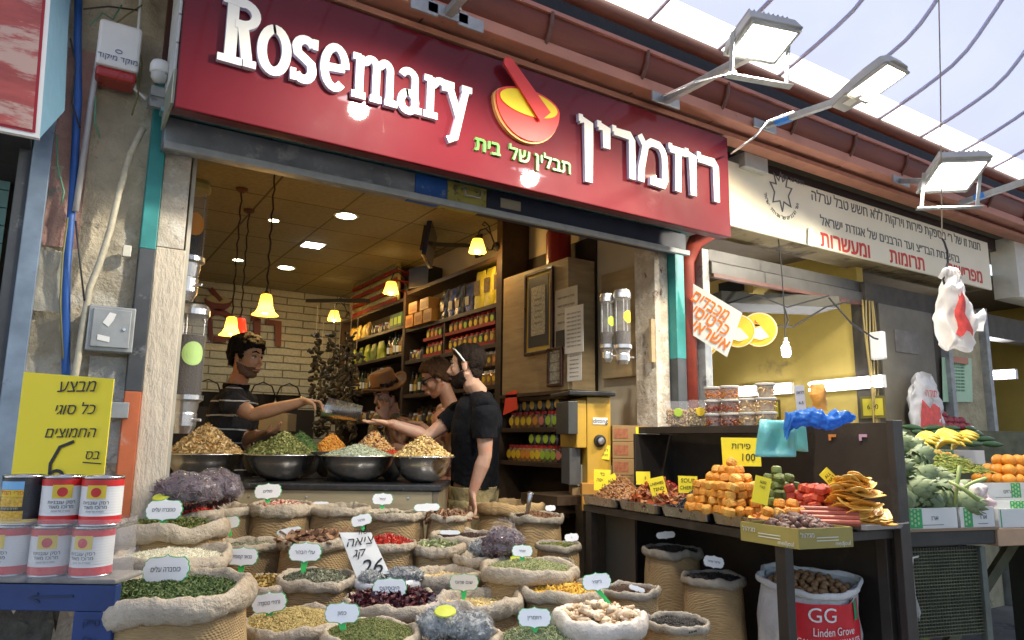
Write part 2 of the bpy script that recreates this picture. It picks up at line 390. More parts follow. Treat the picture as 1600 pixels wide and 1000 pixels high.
# ================================================================ ground and shells
CEIL = 3.06; YB = 8.8; XW = 3.1
tag(MB().grid(lambda u, v: ((u-.5)*120, (v-.5)*120, 0), 2, 2).build('ground', m_street), kind='structure')
tag(MB().bb(.3, 3.2, .004, XW, YB, .03).build('shop_floor', m_floor), kind='structure')
tag(MB().bb(3.2, 3.0, .004, 12, 7, .02).build('stall_floor', m_street), kind='structure')
def one(mb, name, m, label, cat, **k):
 g = k.pop('group', None); o = mb.build(name, m, **k); return tag(o, label, cat, g)
shop = thing('spice_shop_interior', 'dim tiled ceiling and walls inside the spice shop behind the sacks', 'shop', (0, 0, 0))
MB().bb(.3, 3.3, CEIL, XW, YB, CEIL+.05).build('ceiling', m_ceil, shop)
MB().bb(.3, YB, 0, XW, YB+.1, CEIL+.05).build('brick_wall', m_wbrick, shop)
MB().bb(XW, 3.3, 0, XW+.08, YB+.1, CEIL+.05).build('side_wall', m_interior, shop)
MB().bb(.22, 3.3, 0, .3, YB+.1, CEIL+.05).build('side_wall', m_interior, shop)
bl = thing('wall_lettering', 'dark red shop name lettering with a mortar emblem on white brick back wall', 'lettering', (0, YB-.012, 0))
m_wl = mat('wall_letter_red', (.13, .012, .012), .5)
def wl(stk, wd, nm='letter'):
 b = MB()
 for k, s_ in enumerate(stk): stroke_outline(b, s_, wd, .02+.002*k)
 return b.build(nm, m_wl, bl)
def bw(px, py): p = atY(px, py, YB-.01); return (p.x, p.z)
a, b_ = bw(323, 492), bw(355, 533); tp = b_[0]-a[0]
wl([[bw(400, 499), bw(440-41, 499)], [bw(398, 499), bw(401, 499), bw(401, 532)]], .06)
wl([[bw(414, 503), bw(434, 505), bw(434, 541)]], .07)
wl([[bw(391, 499), bw(401, 500), bw(401, 535)]], .07)
wl([arc(bw(340, 520)[0], bw(340, 510)[1], .16, .17, 165, 20, 8)+[bw(356, 531)], [bw(334, 530), bw(353, 531)]], .07)
wl([[bw(326, 495), bw(330, 531)]], .05)
b = MB(); c0 = bw(341, 470)
b.prism([(c0[0]+.15*math.cos(t), c0[1]+.01+.13*math.sin(t)) for t in np.linspace(math.pi, 2*math.pi, 14)], .02); b.build('bowl', m_wl, bl)
MB().prism([(c0[0]+.135*math.cos(t), c0[1]+.012+.045*math.sin(t)) for t in np.linspace(0, 2*math.pi, 18)][:-1], .024).build('bowl_inside', mat('dull_yellow', (.4, .36, .2), .6), bl)
b = MB(); stroke_outline(b, [(c0[0]-.1, c0[1]+.13), (c0[0]+.03, c0[1]+.0)], .05, .03); b.build('pestle', m_wl, bl)
# ================================================================ ceiling lights
m_dl = mat('downlight_glow', (1, 1, 1), .5, var=0, emis=(1, .9, .6), es=9)
m_dlw = mat('white_panel_glow', (1, 1, 1), .5, var=0, emis=(.85, .88, 1), es=8)
def downlight(px, py, r, label, sq=False, on=True):
 p = atZ(px, py, CEIL); t = thing('ceiling_light', label, 'ceiling light', p, group='ceiling lights')
 if sq: MB().box((0, 0, -.004), (.2, .2, .008)).build('frame', m_white, t); MB().box((0, 0, -.01), (.17, .17, .006)).build('diffuser', m_dlw, t)
 else:
  MB().lathe([(r*.72, -.004), (r, -.006), (r*1.05, -.001)], 24).build('frame', m_white, t)
  MB().lathe([(0, -.006), (r*.8, -.005)], 24).build('diffuser', m_dl, t)
 spot('lamp', (0, 0, -.04), (0, 0, -1), 5.5 if on else 2, (1, .82, .5) if not sq else (.9, .93, 1), 150, .06, t)
downlight(541, 337, .1, 'large round ceiling light nearest the shutter')
downlight(447, 418, .1, 'round ceiling light behind the small square one')
downlight(428, 344, .05, 'small round spotlight in the ceiling between the lamp chains', on=False)
downlight(372, 406, .06, 'small dim round spotlight in the ceiling above the back wall emblem', on=False)
downlight(489, 382, .1, 'small square cold white light panel in the ceiling', sq=True)
# ================================================================ masonry pillar on the left
def rough_wall(x0, x1, z0, z1, y, mt, nm, seed, amp=.018, nx=24, nz=90, parent=None):
 def fn(u, v):
  x = x0+(x1-x0)*u; z = z0+(z1-z0)*v
  e = min(u, 1-u)*nx
  d = noise.fractal(Vector((x*9, z*9, seed)), .9, 2, 5)*amp+(.012 if e < .5 else 0)
  return (x, y-d, z)
 return MB().grid(fn, nx, nz).build(nm, mt, parent, smooth=True)
pil = thing('masonry_pillar', 'crumbling stone and plaster pillar left of the shop with stained patches', 'pillar', (0, 0, 0))
MB().bb(-.14, 3.16, 0, .25, 3.5, 3.6).build('core', m_stone, pil)
rough_wall(-.14, .25, 0, 3.6, 3.14, m_stone, 'stone_face', 3, parent=pil)
rough_wall(-.135, .02, 1.95, 2.75, 3.125, m_pink, 'pink_plaster', 9, .014, 12, 40, pil)
rough_wall(-.13, -.0, 1.7, 1.93, 3.12, mat('cream_block', (.5, .47, .38), .9, var=.15, bump=1.2, bs=25), 'cream_block', 5, .01, 10, 14, pil)
rough_wall(.1, .24, 1.15, 1.55, 3.125, mat('white_render', (.5, .5, .46), .9, var=.2, vs=12, c2=(.2, .18, .14), c2s=9, c2t=.58, bump=2, bs=30), 'white_render', 12, .02, 12, 24, pil)
tp_ = thing('steel_post', 'flat steel post, teal at the top then grey and orange, left of the shop opening', 'post', (0, 0, 0))
for z0, z1, mt, nm in ((1.98, 2.75, m_teal, 'teal_section'), (1.42, 1.98, m_darkpost, 'dark_section'), (0, 1.42, m_orange_paint, 'orange_section')):
 MB().bb(.225, 3.08, z0, .282, 3.2, z1).build(nm, mt, tp_, bevel=.003)
jl = thing('left_door_jamb', 'cream plastered jamb with peeling rusty top left of the dispensers', 'jamb', (0, 0, 0))
MB().bb(.284, 3.1, 2.0, .385, 3.24, 2.5).build('peeling_part', m_jamb, jl, bevel=.004)
MB().bb(.284, 3.1, 0, .395, 3.24, 1.998).build('plastered_part', m_jamb_low, jl, bevel=.004)
MB().bb(.397, 3.14, 0, .412, 3.22, 2.42).build('frame_strip', mat('putty', (.45, .43, .36), .5), jl)
jr = thing('right_door_jamb', 'peeling cream jamb with exposed rust at right edge of the spice shop', 'jamb', (0, 0, 0))
MB().bb(3.0, 3.12, 0, 3.11, 3.3, 2.5).build('peeling_part', m_jamb, jr, bevel=.004)
MB().bb(2.955, 3.11, 1.72, 2.985, 3.13, 1.98).build('wooden_block', m_wood, jr)
rp = thing('painted_post', 'flat steel post painted teal and black beside the red pipe', 'post', (0, 0, 0))
MB().bb(3.115, 3.06, 1.75, 3.19, 3.2, 2.6).build('teal_section', m_teal, rp, bevel=.003)
MB().bb(3.115, 3.06, 0, 3.19, 3.2, 1.75).build('dark_section', m_darkpost, rp, bevel=.003)
one(MB().tube([(3.25, 3.1, .6), (3.25, 3.1, 2.36), (3.3, 3.06, 2.5), (3.42, 2.9, 2.62)], .052, 16), 'drain_pipe', m_redpipe, 'red drain pipe bending outward under the corner of the sign', 'pipe', smooth=True)
one(MB().bb(3.31, 3.02, 0, 3.37, 3.1, 2.45), 'square_post', m_greypost, 'narrow grey steel post right of the red pipe', 'post', bevel=.004)
# ================================================================ roller shutter box
sh = thing('roller_shutter', 'rolled up steel shutter with blue and yellow spray paint above the opening', 'shutter', (0, 0, 0))
def band(x0, x1, z0, z1, y0, mt, nm): return MB().bb(x0, y0-.14, z0-.085, x1, y0-.02, z1-.085).build(nm, mt, sh, bevel=.003)
band(.262, 1.33, 2.47, 2.575, 3.1, m_shutter, 'steel_slat'); band(1.332, 1.5, 2.47, 2.575, 3.1, m_blue_spray, 'blue_patch')
band(1.502, 1.72, 2.47, 2.575, 3.1, m_yel_spray, 'yellow_patch'); band(1.722, 3.11, 2.47, 2.575, 3.1, m_navy, 'dark_slat')
MB().bb(.262, 2.93, 2.352, 3.11, 2.957, 2.383).build('bottom_rail', m_galv, sh, bevel=.003)
MB().bb(.24, 2.938, 2.5, 3.18, 3.0, 2.515).build('top_rail', mat('teal_rail', (.25, .42, .43), .3, metal=.5), sh)
MB().tube([(1.58, 2.955, 2.46), (1.58, 2.92, 2.455), (1.58, 2.92, 2.42), (1.66, 2.92, 2.42), (1.66, 2.92, 2.455), (1.66, 2.955, 2.46)], .006, 6).build('handle', m_galv, sh, smooth=True)
MB().bb(1.8, 2.955, 2.41, 1.92, 2.959, 2.46).build('sticker', mat('sticker', (.3, .27, .2), .6), sh)
MB().bb(.24, 3.09, 2.47, 3.2, 3.3, 3.4).build('lintel', m_brown, sh)
# ================================================================ the big red sign
YS = 2.7
sg = thing('shop_sign', 'long glossy dark red sign with raised white lettering and a mortar emblem', 'sign', (0, 0, 0))
MB().bb(.262, YS, 2.425, 3.205, YS+.02, 3.035).build('front_panel', m_red, sg, bevel=.004)
MB().bb(.262, YS+.022, 2.43, 3.205, 2.78, 3.03).bb(.262, 2.782, 2.53, 3.2, 2.935, 3.03).build('box', m_darkred, sg)
sp_ = MB()
for k in range(4): sp_.bb(.25, YS+.03, 2.575+k*.115, .2605, 3.0, 2.575+k*.115+.11)
sp_.build('side_panel', mat('dirty_white', (.62, .62, .58), .6, var=.1, c3=(.12, .1, .08), c3s=14, c3t=.68), sg, bevel=.002)
MB().bb(.25, YS+.01, 2.44, .2605, 2.99, 2.572).build('side_strip', mat('grey_green', (.25, .26, .2), .6), sg)
def letter(strokes, wds, nm='letter'):
 b = MB()
 for k, (s_, wd) in enumerate(zip(strokes, wds if not np.isscalar(wds) else [wds]*len(strokes))):
  stroke_outline(b, s_, wd, .019+k*.0007, Matrix.Translation((0, YS-.001, 0)), 1)
  stroke_outline(b, s_, wd, .003, Matrix.Translation((0, YS-.0201-k*.0007, 0)), 0)
 return b.build(nm, [m_letter, m_letside], sg)
B_, XH, CAP = 2.637, 2.835, 2.905; S = .03   # baseline, x-height, capital height
letter([[(.43, B_), (.43, CAP)], [(.386, B_+S/2), (.475, B_+S/2)], [(.392, CAP-S/2), (.44, CAP-S/2)]] +
       [[(.44, CAP-S/2), (.466, CAP-S/2)]+arc(.466, 2.848, .048, .045, 85, -85, 10)+[(.44, 2.803)]] +
       [[(.468, 2.8), (.49, B_+.03)], [(.478, B_+S/2), (.525, B_+S/2)]], [.042, S, S, S+.004, .04, S])
letter([arc(.59, 2.739, .047, .088, 90, 462, 28)], .036)                                   # o
letter([arc(.708, 2.785, .034, .037, 20, 180, 8)+[(.68, 2.76), (.708, 2.742), (.735, 2.722)]+arc(.706, 2.693, .034, .04, 10, -150, 8), [(.748, 2.79), (.748, 2.835)], [(.666, 2.64), (.666, 2.69)]], [.036, .022, .022])  # s
letter([[(.795, 2.737), (.872, 2.745)], arc(.832, 2.742, .044, .088, 3, 312, 22)], .033)  # e
letter([[(.937, B_), (.937, XH-.005)], [(.905, XH-S/2), (.94, XH-S/2)], [(.905, B_+S/2), (.965, B_+S/2)],
  [(.95, 2.8)]+arc(.985, 2.79, .024, .034, 150, 0, 8)+[(1.009, B_)], [(.985, B_+S/2), (1.035, B_+S/2)],
  [(1.02, 2.8)]+arc(1.047, 2.79, .023, .034, 150, 0, 8)+[(1.07, B_)], [(1.05, B_+S/2), (1.106, B_+S/2)]], [.034, S, S, .032, S, .032, S])  # m
letter([[(1.125, 2.8)]+arc(1.155, 2.79, .032, .035, 140, 0, 8)+[(1.188, B_+.02)], arc(1.158, 2.683, .034, .042, 90, 470, 18), [(1.19, B_+S/2), (1.222, B_+S/2)]], [.032, .032, S])  # a
letter([[(1.262, B_), (1.262, XH-.005)], [(1.23, XH-S/2), (1.268, XH-S/2)], [(1.23, B_+S/2), (1.298, B_+S/2)], [(1.272, 2.79)]+arc(1.308, 2.785, .03, .036, 130, 35, 6)+[(1.335, 2.782)]], [.034, S, S, .034])  # r
letter([[(1.35, XH-.01), (1.408, 2.67)], [(1.325, XH-S/2), (1.378, XH-S/2)], [(1.44, XH-.01), (1.385, 2.575), (1.35, 2.56)], [(1.415, XH-S/2), (1.468, XH-S/2)]], [.034, S, .032, S])  # y
HB, HT = 2.607, 2.868
def hl(st, wd=.042): return letter(st, wd)
hl([[(3.085-.155, HT-.03), (3.06, HT-.03), (3.072, HT-.05), (3.072, HB)], [(2.935, HT-.035), (2.935, HT+.008)]], [.045, .03])   # resh
hl([[(2.835, HT-.025), (2.885, HT-.03), (2.885, HB)], [(2.838, HT-.03), (2.838, HT+.006)]], [.044, .026])                      # vav
hl([[(2.71, HT-.025), (2.83, HT-.025)], [(2.775, HT-.03), (2.765, HB)], [(2.713, HT-.03), (2.713, HT+.006)]], [.042, .044, .026])   # zayin
hl([[(2.49, HT+.0), (2.53, HT-.06)], [(2.53, HT-.06), (2.5, 2.69), (2.495, HB)], [(2.53, HT-.055), (2.57, HT-.025), (2.63, HT-.03)]+arc(2.628, 2.76, .04, .07, 70, 0, 5)+[(2.668, 2.65), (2.66, 2.625), (2.56, 2.625)]], [.036, .042, .042])  # mem
hl([[(2.312, HT-.025), (2.42, HT-.025), (2.435, HT-.045), (2.435, HB)], [(2.313, HT-.03), (2.313, HT+.006)]], [.042, .026])     # resh
hl([[(2.212, HT-.022), (2.262, HT-.03), (2.262, 2.735)], [(2.213, HT-.03), (2.213, HT+.006)]], [.044, .026])                   # yod
hl([[(2.092, HT-.018), (2.145, HT-.025), (2.145, 2.53)], [(2.094, HT-.03), (2.094, HT+.01)]], [.044, .026])                    # nun
for k, (tx, x) in enumerate((('תיב', 1.565), ('לש', 1.74), ('ןילבת', 1.935))):
 M = frameM((x, YS-.006, 2.58), (1, 0, 0), (0, 0, 1)); text(tx, .098, 'green_word', m_green_let, sg, M, .012, bold=.002)
em = MB(); cx, cz = 1.775, 2.84
pts = arc(cx, cz, .182, .075, 0, 180, 12)+arc(cx, cz, .182, .185, 180, 360, 18)[1:-1]
em.prism(pts, .03, Matrix.Translation((0, YS-.001, 0))); em.build('mortar', [m_logo_red], sg)
MB().prism(arc(cx, cz, .165, .062, 0, 360, 28)[:-1], .004, Matrix.Translation((0, YS-.032, 0))@Matrix.Rotation(0, 4, 'Y')).build('mortar_inside', m_logo_yel, sg)
b = MB(); stroke_outline(b, [(1.655, 3.0), (1.86, 2.79)], [.06, .085], .012, Matrix.Translation((0, YS-.037, 0)))
b.prism(arc(1.651, 3.003, .03, .03, 0, 360, 16)[:-1], .012, Matrix.Translation((0, YS-.0372, 0))); b.build('pestle', m_logo_red, sg)
b = MB(); b.prism([(cx+(x-cx)*1.035+.0, cz+(z-cz)*1.035) for x, z in pts], .02, Matrix.Translation((-.004, YS-.001, -.003))); b.build('mortar_edge', m_logo_edge, sg)
one(MB().bb(.2, 2.95, 2.56, .252, 3.1, 2.6).bb(.2, 2.96, 2.52, .252, 2.97, 2.6), 'bracket_box', m_greypost, 'grey metal bracket under the left end of the red sign', 'bracket')
cm = thing('dome_camera', 'white dome security camera on the left end of the sign', 'camera', (.222, 2.93, 2.655))
MB().lathe([(.0, .035), (.03, .035), (.036, .02), (.036, -.005), (.03, -.012)], 20).build('housing', m_white, cm, smooth=True)
MB().lathe([(.03, -.012), (.03, -.03), (.02, -.045), (0, -.05)], 20).build('dome', mat('pale_grey', (.5, .5, .48), .3), cm, smooth=True)
MB().lathe([(0, .003), (.011, .0), (.011, -.006)], 12, (.006, -.022, -.034), align((.2, -.9, -.4))).build('lens', m_black, cm)
# ================================================================ gutter, beams, canopy
one(MB().bb(-1.2, 2.62, 3.105, 12, 2.75, 3.165), 'upper_beam', m_beam, 'long salmon painted steel beam running above the red sign', 'beam', bevel=.004)
one(MB().bb(-1.2, 2.7, 3.05, 12, 2.8, 3.078), 'lower_rail', mat('rail_pink', (.4, .17, .1), .6, var=.15), 'thin salmon rail between the red sign and the beam', 'rail')
g = thing('roof_gutter', 'large rust red half round gutter along the eaves', 'gutter', (0, 0, 0))
b = MB(); prof = [(math.cos(math.radians(a)), math.sin(math.radians(a))) for a in range(180, 361, 12)]
b.grid(lambda u, v: (-1.2+13.5*v, 2.72+.14*math.cos(math.pi*(1+u)), 3.29+.17*math.sin(math.pi*(1+u))), 16, 30); b.build('trough', m_gutter, g, smooth=True)
MB().bb(-1.2, 2.565, 3.28, 12.3, 2.592, 3.302).build('rim', mat('rim_pink', (.38, .15, .1), .5, var=.2), g)
for x in np.arange(.6, 12, .62):
 MB().tube([(x, 2.72+.15*math.cos(math.pi*(1+t)), 3.29+.178*math.sin(math.pi*(1+t))) for t in np.linspace(0, .8, 8)], .012, 6).build('gutter_strap', m_brown, g)
one(MB().bb(-1.2, 2.9, 3.2, 12, 3.6, 3.24).bb(-1.2, 3.2, 3.2, 12, 3.3, 3.9), 'gutter_shade_board', m_dark, 'near black board painted for the shadow behind the gutter', 'board')  # near-black colour stands in for the shadow in the gap above the gutter
cnp = thing('market_canopy', 'translucent white vaulted fabric roof with ribs over the market lane', 'canopy', (0, 0, 0))
m_fab = mat('canopy_fabric', (.15, .168, .23), .8, var=.05, vs=.7, transl=.72)
m_clear = mat('clear_sheet', (.75, .74, .7), .6, var=.02, transl=.9)
CVP = [(2.8, 3.636), (2.6, 3.69), (2.47, 3.73), (2.33, 3.78), (2.22, 3.825), (2.12, 3.89), (2.04, 3.965), (1.885, 4.13), (1.65, 4.42), (1.3, 4.85), (.8, 5.35), (.1, 5.75), (-.8, 5.95), (-1.8, 5.8), (-2.8, 5.3), (-3.6, 4.6), (-4.4, 3.7)]
MB().grid(lambda u, v: (-6+30*v, 2.8-.2*u, 3.636+.054*u), 3, 30).build('clear_strip', m_clear, cnp, smooth=True)
MB().grid(lambda u, v: (-6+30*v, CVP[1+round(u*15)][0], CVP[1+round(u*15)][1]+.002), 16, 60).build('fabric', m_fab, cnp, smooth=True)
for x in np.arange(-3.05, 20, .57):
 MB().tube([(x+.0, y, z-.02) for y, z in CVP], .013, 6).build('rib', mat('rib_steel', (.42, .42, .55), .5), cnp, smooth=True)  # ribs tinted grey-blue to give their soft shadow lines on the fabric
MB().tube([(-6, 2.78, 3.6), (24, 2.78, 3.6)], .045, 12).build('edge_tube', m_brown, cnp, smooth=True)
one(MB().bb(-1.2, 2.86, 3.5, 12, 3.3, 3.52), 'shaded_roof_strip', m_dark, 'old roof strip coloured black for the shadow below the canopy edge', 'roof')  # old roofing, its black colour carries the shadow under the canopy edge
# ================================================================ flood lights on arms
m_arm = m_galv; m_head = mat('lamp_grey', (.33, .33, .31), .5)
m_floodglow = mat('flood_glow', (1, 1, 1), .5, var=0, emis=(.9, .95, 1), es=9)
m_warmglow = mat('street_glow', (1, 1, 1), .5, var=0, emis=(1, .88, .6), es=8)
def flood(root, end, size, label, glow, warm=False, e=30, aim=(-.35, .3, -1)):
 """root on the beam, end = lamp position"""
 root = Vector(root); end = Vector(end); t = thing('flood_light', label, 'flood light', root)
 d = end-root
 MB().box((0, 0, 0), (.2, .012, .055)).build('mounting_plate', m_arm, t, bevel=.002)
 MB().beam((0, -.005, 0), tuple(d*.9), .035, .035).build('arm', m_arm, t, bevel=.003)
 hd = d.normalized(); f = Vector((hd.x, hd.y, 0)).normalized()
 Rm = Matrix((Vector((-f.y, f.x, 0)), f, Vector((0, 0, 1)))).transposed()@rotm(math.radians(16))
 w_, l_ = size; c = d+Vector((0, 0, .03))
 h = MB()
 if warm:
  out = [(-.06, -l_*.75), (.06, -l_*.75), (w_/2*.8, -l_*.45), (w_/2, 0), (w_/2, l_*.4), (w_/2*.6, l_*.5), (-w_/2*.6, l_*.5), (-w_/2, l_*.4), (-w_/2, 0), (-w_/2*.8, -l_*.45)]
 else: out = [(-w_/2, -l_/2), (w_/2, -l_/2), (w_/2, l_/2), (-w_/2, l_/2)]
 n = len(out); vs = [Rm@Vector((x, y, 0))+c for x, y in out]+[Rm@Vector((x*.86, y*.86, .06))+c for x, y in out]
 h.add(vs, [tuple(range(n-1, -1, -1)), tuple(range(n, 2*n))]+[(i, (i+1) % n, (i+1) % n+n, i+n) for i in range(n)])
 h.build('housing', m_head, t, bevel=.006)
 g2 = MB(); g2.box(Rm@Vector((0, l_*.02, -.006))+c, (w_*.8, l_*.72, .006), Rm); g2.build('glass', glow, t)
 fr = MB()
 for sx in (-1, 1): fr.box(Rm@Vector((sx*w_*.44, l_*.02, -.008))+c, (w_*.05, l_*.84, .012), Rm)
 for sy in (-1, 1): fr.box(Rm@Vector((0, l_*.02+sy*l_*.4, -.008))+c, (w_*.93, l_*.05, .012), Rm)
 fr.build('glass_frame', m_head, t)
 if not warm:
  for sx in (-1, 1): MB().beam(Rm@Vector((sx*w_*.53, 0, .03))+c, Rm@Vector((sx*w_*.53, -l_*.35, -.14))+c, .02, .006).build('yoke_arm', m_arm, t)
  MB().box(Rm@Vector((0, -l_*.35, -.145))+c, (w_*1.25, .03, .006), Rm).build('yoke_bar', m_arm, t)
  fn = MB()
  for k in range(9): fn.box(Rm@Vector((-w_*.36+k*w_*.09, 0, .075))+c, (.006, l_*.7, .03), Rm)
  fn.build('cooling_fins', m_head, t)
 else: MB().box(Rm@Vector((0, -l_*.5, -.004))+c, (w_*.3, .05, .004), Rm).build('label_plate', m_cream, t)
 spot('lamp', c+Vector((0, 0, -.05)), aim, e, (1, .85, .62) if warm else (1, .92, .78), 140, .05, t)
 return t
r1 = atY(1040, 157, 2.61); flood(r1, atD(1192, 76, 3.05), (.26, .22), 'square flood light on a yoke above the emblem end of the red sign', m_floodglow, e=62)
r2 = atY(1195, 197, 2.6); flood(r2, atD(1368, 138, 3.7), (.2, .3), 'oval street lamp head glowing warm on an arm wrapped in blue tape', m_warmglow, True, e=62)
r3 = atY(1408, 283, 2.6); flood(r3, atD(1490, 282, 4.3), (.3, .36), 'wide flood light glowing cold white above the kosher signboard', m_floodglow, e=45)
r4 = atY(1500, 318, 2.6); t4 = thing('lamp_arm', 'bare steel lamp arm wrapped with blue tape at far right', 'bracket arm', r4)
d4 = atD(1640, 270, 5.0)-r4; MB().beam((0, 0, 0), tuple(d4), .04, .04).build('arm', m_arm, t4)
MB().beam(tuple(d4*.18), tuple(d4*.3), .044, .044).build('blue_tape', mat('blue_tape', (.03, .2, .6), .4), t4)
r0 = atY(700, 20, 2.61); t0 = thing('arm_plates', 'pair of bolted steel plates at the foot of the topmost lamp arm', 'plate', r0)
flood(r0, atD(800, -90, 2.55), (.26, .22), 'square flood light on the arm above the top edge of the frame', m_floodglow, e=50, aim=(-.1, .35, -1))
d0 = Vector((.02, -.06, .012))
for sx in (-.1, .1): MB().box((sx*1.15, 0, -.01), (.13, .012, .06)).build('mounting_plate', m_arm, t0, bevel=.002)
MB().beam((0, -.005, 0), tuple(d0), .04, .04).build('arm', m_arm, t0, bevel=.003)
tp2 = MB()
rr = r2; dd = atD(1368, 138, 3.7)-rr
tape = one(tp2.beam(tuple(rr+dd*.12), tuple(rr+dd*.26), .04, .04), 'blue_tape', mat('blue_tape'), 'blue tape wrapped round the arm of the oval street lamp', 'tape')
for pts_, lb in (([atY(1035, 150, 2.6), atD(1085, 128, 2.75), atD(1150, 112, 2.8)], 'white cable lying along the arm of the square flood light'),
                 ([atY(1142, 240, 2.66), atD(1178, 215, 2.9), atD(1200, 190, 2.95), atD(1240, 175, 3.0)], 'white cable looping from the sign end up to the oval lamp arm')):
 one(MB().tube(pts_, .005, 6), 'power_cable', m_white, lb, 'cable', smooth=True)
one(MB().bb(3.48, 2.8, 2.955, 3.7, 2.95, 3.05), 'junction_box', mat('box_grey', (.38, .38, .34), .5), 'grey metal box above the right end of the red sign', 'junction box', bevel=.004)
# ================================================================ neighbouring greengrocer
def plate(name, cs, t, m, parent=None, grow=0):
 """flat plate through 4 world corners (TL, TR, BR, BL)"""
 P = [Vector(c) for c in cs]; n = (P[1]-P[0]).cross(P[3]-P[0]).normalized()
 if n.dot(Vector(EYE)-P[0]) < 0: n = -n
 return MB().add(P+[p-n*t for p in P], [(0, 1, 2, 3), (7, 6, 5, 4), (0, 4, 5, 1), (1, 5, 6, 2), (2, 6, 7, 3), (3, 7, 4, 0)]).build(name, m, parent)
def on(P0, P1, P2, u, v, lift=.003):
 """frame on the plane P0 (bottom left) P1 (bottom right) P2 (top left)"""
 P0, P1, P2 = Vector(P0), Vector(P1), Vector(P2); M = frameM(P0+(P1-P0)*u+(P2-P0)*v, P1-P0, P2-P0)
 n = M.to_3x3()@Vector((0, -1, 0))
 M.translation = M.translation+n*lift; return M
YG = 2.85
gs = thing('signboard', 'weathered cream signboard with black and red kosher notice lettering', 'signboard', (0, 0, 0))
A0, A1, A2, A3 = atY(1120, 340, YG), atY(1551, 458, YG), atY(1547, 384, YG), atY(1120, 240, YG)
zb, zt = (A0.z+A1.z)/2, (A3.z+A2.z)/2
x0, x1 = 3.27, A1.x
MB().bb(x0, YG, zb, x1, YG+.02, zt).build('board', mat('board_cream', (.82, .75, .55), .6, var=.06, vs=2, c2=(.42, .36, .24), c2s=2.5, c2t=.66), gs, bevel=.003)
MB().bb(x0, YG+.02, zb+.01, x1-.01, 3.12, zb+.03).build('soffit', mat('stained_soffit', (.26, .2, .1), .85, var=.2, vs=4, c2=(.1, .07, .04), c2s=3, c2t=.5), gs)
MB().bb(x1-.02, YG+.02, zb+.03, x1, 3.12, zt).build('end_panel', m_cream, gs)
def gt(px, py, s_, size, m, maxw=None, bold=0):
 p = atY(px, py, YG); text(s_, size, 'lettering', m, gs, frameM((p.x, YG-.002, p.z), (1, 0, 0), (0, 0, 1)), .002, bold=bold, rtl=True, maxw=maxw)
gt(1414, 350, 'חנות זו של ר׳ מספקת פירות וירקות ללא חשש טבל ערלה', .11, m_greyink, 2.3)
gt(1400, 378, 'בהשגחת הבד״צ ועד הרבנים של אגודת ישראל', .1, m_greyink, 2.35)
gt(1322, 384, 'ומעשרות', .16, m_redink, .64, .003); gt(1418, 407, 'תרומות', .16, m_redink, .62, .003); gt(1508, 427, 'מפרישים', .16, m_redink, .62, .003)
gt(1238, 281, 'הופרשו  ועד', .05, m_greyink)
ec = atY(1221, 308, YG); b = MB()
leaf = [(0, -.13), (.02, -.06), (.09, -.08), (.07, -.01), (.11, .05), (.05, .05), (.07, .12), (.02, .08), (0, .14), (-.02, .08), (-.07, .12), (-.05, .05), (-.11, .05), (-.07, -.01), (-.09, -.08), (-.02, -.06), (0, -.13)]
stroke_outline(b, leaf, .008, .003, Matrix.Translation((ec.x, YG-.001, ec.z+.03)))
b.build('leaf_emblem', m_greyink, gs)
ring = 'ועד הרבנים של אגודת ישראל'
for k, ch in enumerate(ring):
 if ch == ' ': continue
 a = math.radians(-15-150*k/(len(ring)-1)); M = Matrix.Translation((ec.x+.17*math.cos(a), YG-.002, ec.z+.03+.17*math.sin(a)))@Matrix.Rotation(-(a+math.pi/2), 4, 'Y')
 text(ch, .038, 'ring_letter', m_greyink, gs, M, .002)
one(MB().bb(3.4, 2.95, zt+.005, 12, 3.05, zt+.12), 'perforated_trunking', mat('trunk_dark', (.05, .03, .025), .6), 'dark perforated cable trunking above the cream signboard', 'trunking')
pp = atY(1268, 370, YG-.02); one(MB().box((pp.x, YG-.012, pp.z+.0), (.05, .006, .12), rotm(0, .15, 0)), 'torn_paper', m_paper, 'scrap of white paper hanging from lower edge of the cream signboard', 'paper')
gsh = thing('roller_shutter', 'rolled dark grey steel shutter above the greengrocer opening', 'shutter', (0, 0, 0))
zs = atY(1087, 425, 3.0).z
for k, dz in enumerate((0, .085)): MB().bb(3.37, 3.0+.02*k, zs+.012+dz, 6.62, 3.1, zs+.09+dz).build('slat', mat('shutter_dark', (.07, .065, .055), .5, var=.25), gsh, bevel=.004)
MB().bb(3.37, 2.985, zs-.012, 6.62, 3.02, zs+.01).build('bottom_rail', m_brown, gsh)
m_ywall = mat('mustard_wall', (.55, .41, .1), .8, var=.15, vs=2, c2=(.3, .22, .08), c2s=1.5, c2t=.6)
m_dpil = mat('dark_pillar', (.06, .05, .034), .7, var=.3, vs=7)
gw = thing('greengrocer_interior', 'mustard painted interior walls of the greengrocer stall', 'stall', (0, 0, 0))
MB().bb(5.0, 3.05, 0, 5.08, 7, 3.0).build('side_wall', m_ywall, gw)
MB().bb(3.22, 7.0, 0, 9, 7.1, 3.0).build('back_wall', m_ywall, gw)
MB().bb(3.22, 3.05, 2.72, 9, 7, 2.8).build('ceiling', mat('stall_ceiling', (.12, .09, .05), .8), gw)
MB().bb(3.2, 3.3, 0, 3.28, 7, 3.0).build('party_wall', m_interior, gw)
MB().bb(8.6, 3.05, 0, 8.7, 7, 3.0).build('far_wall', m_ywall, gw)
pl = thing('dark_pillar', 'dark pillar covered by grey panel and cables between the two stall openings', 'pillar', (0, 0, 0))
MB().bb(4.98, 2.98, 0, 5.98, 3.1, 2.45).build('core', m_dpil, pl)
MB().bb(5.12, 2.968, 1.3, 5.86, 2.979, 2.3).build('grey_panel', mat('grey_panel', (.17, .15, .11), .7, var=.2, vs=5), pl)
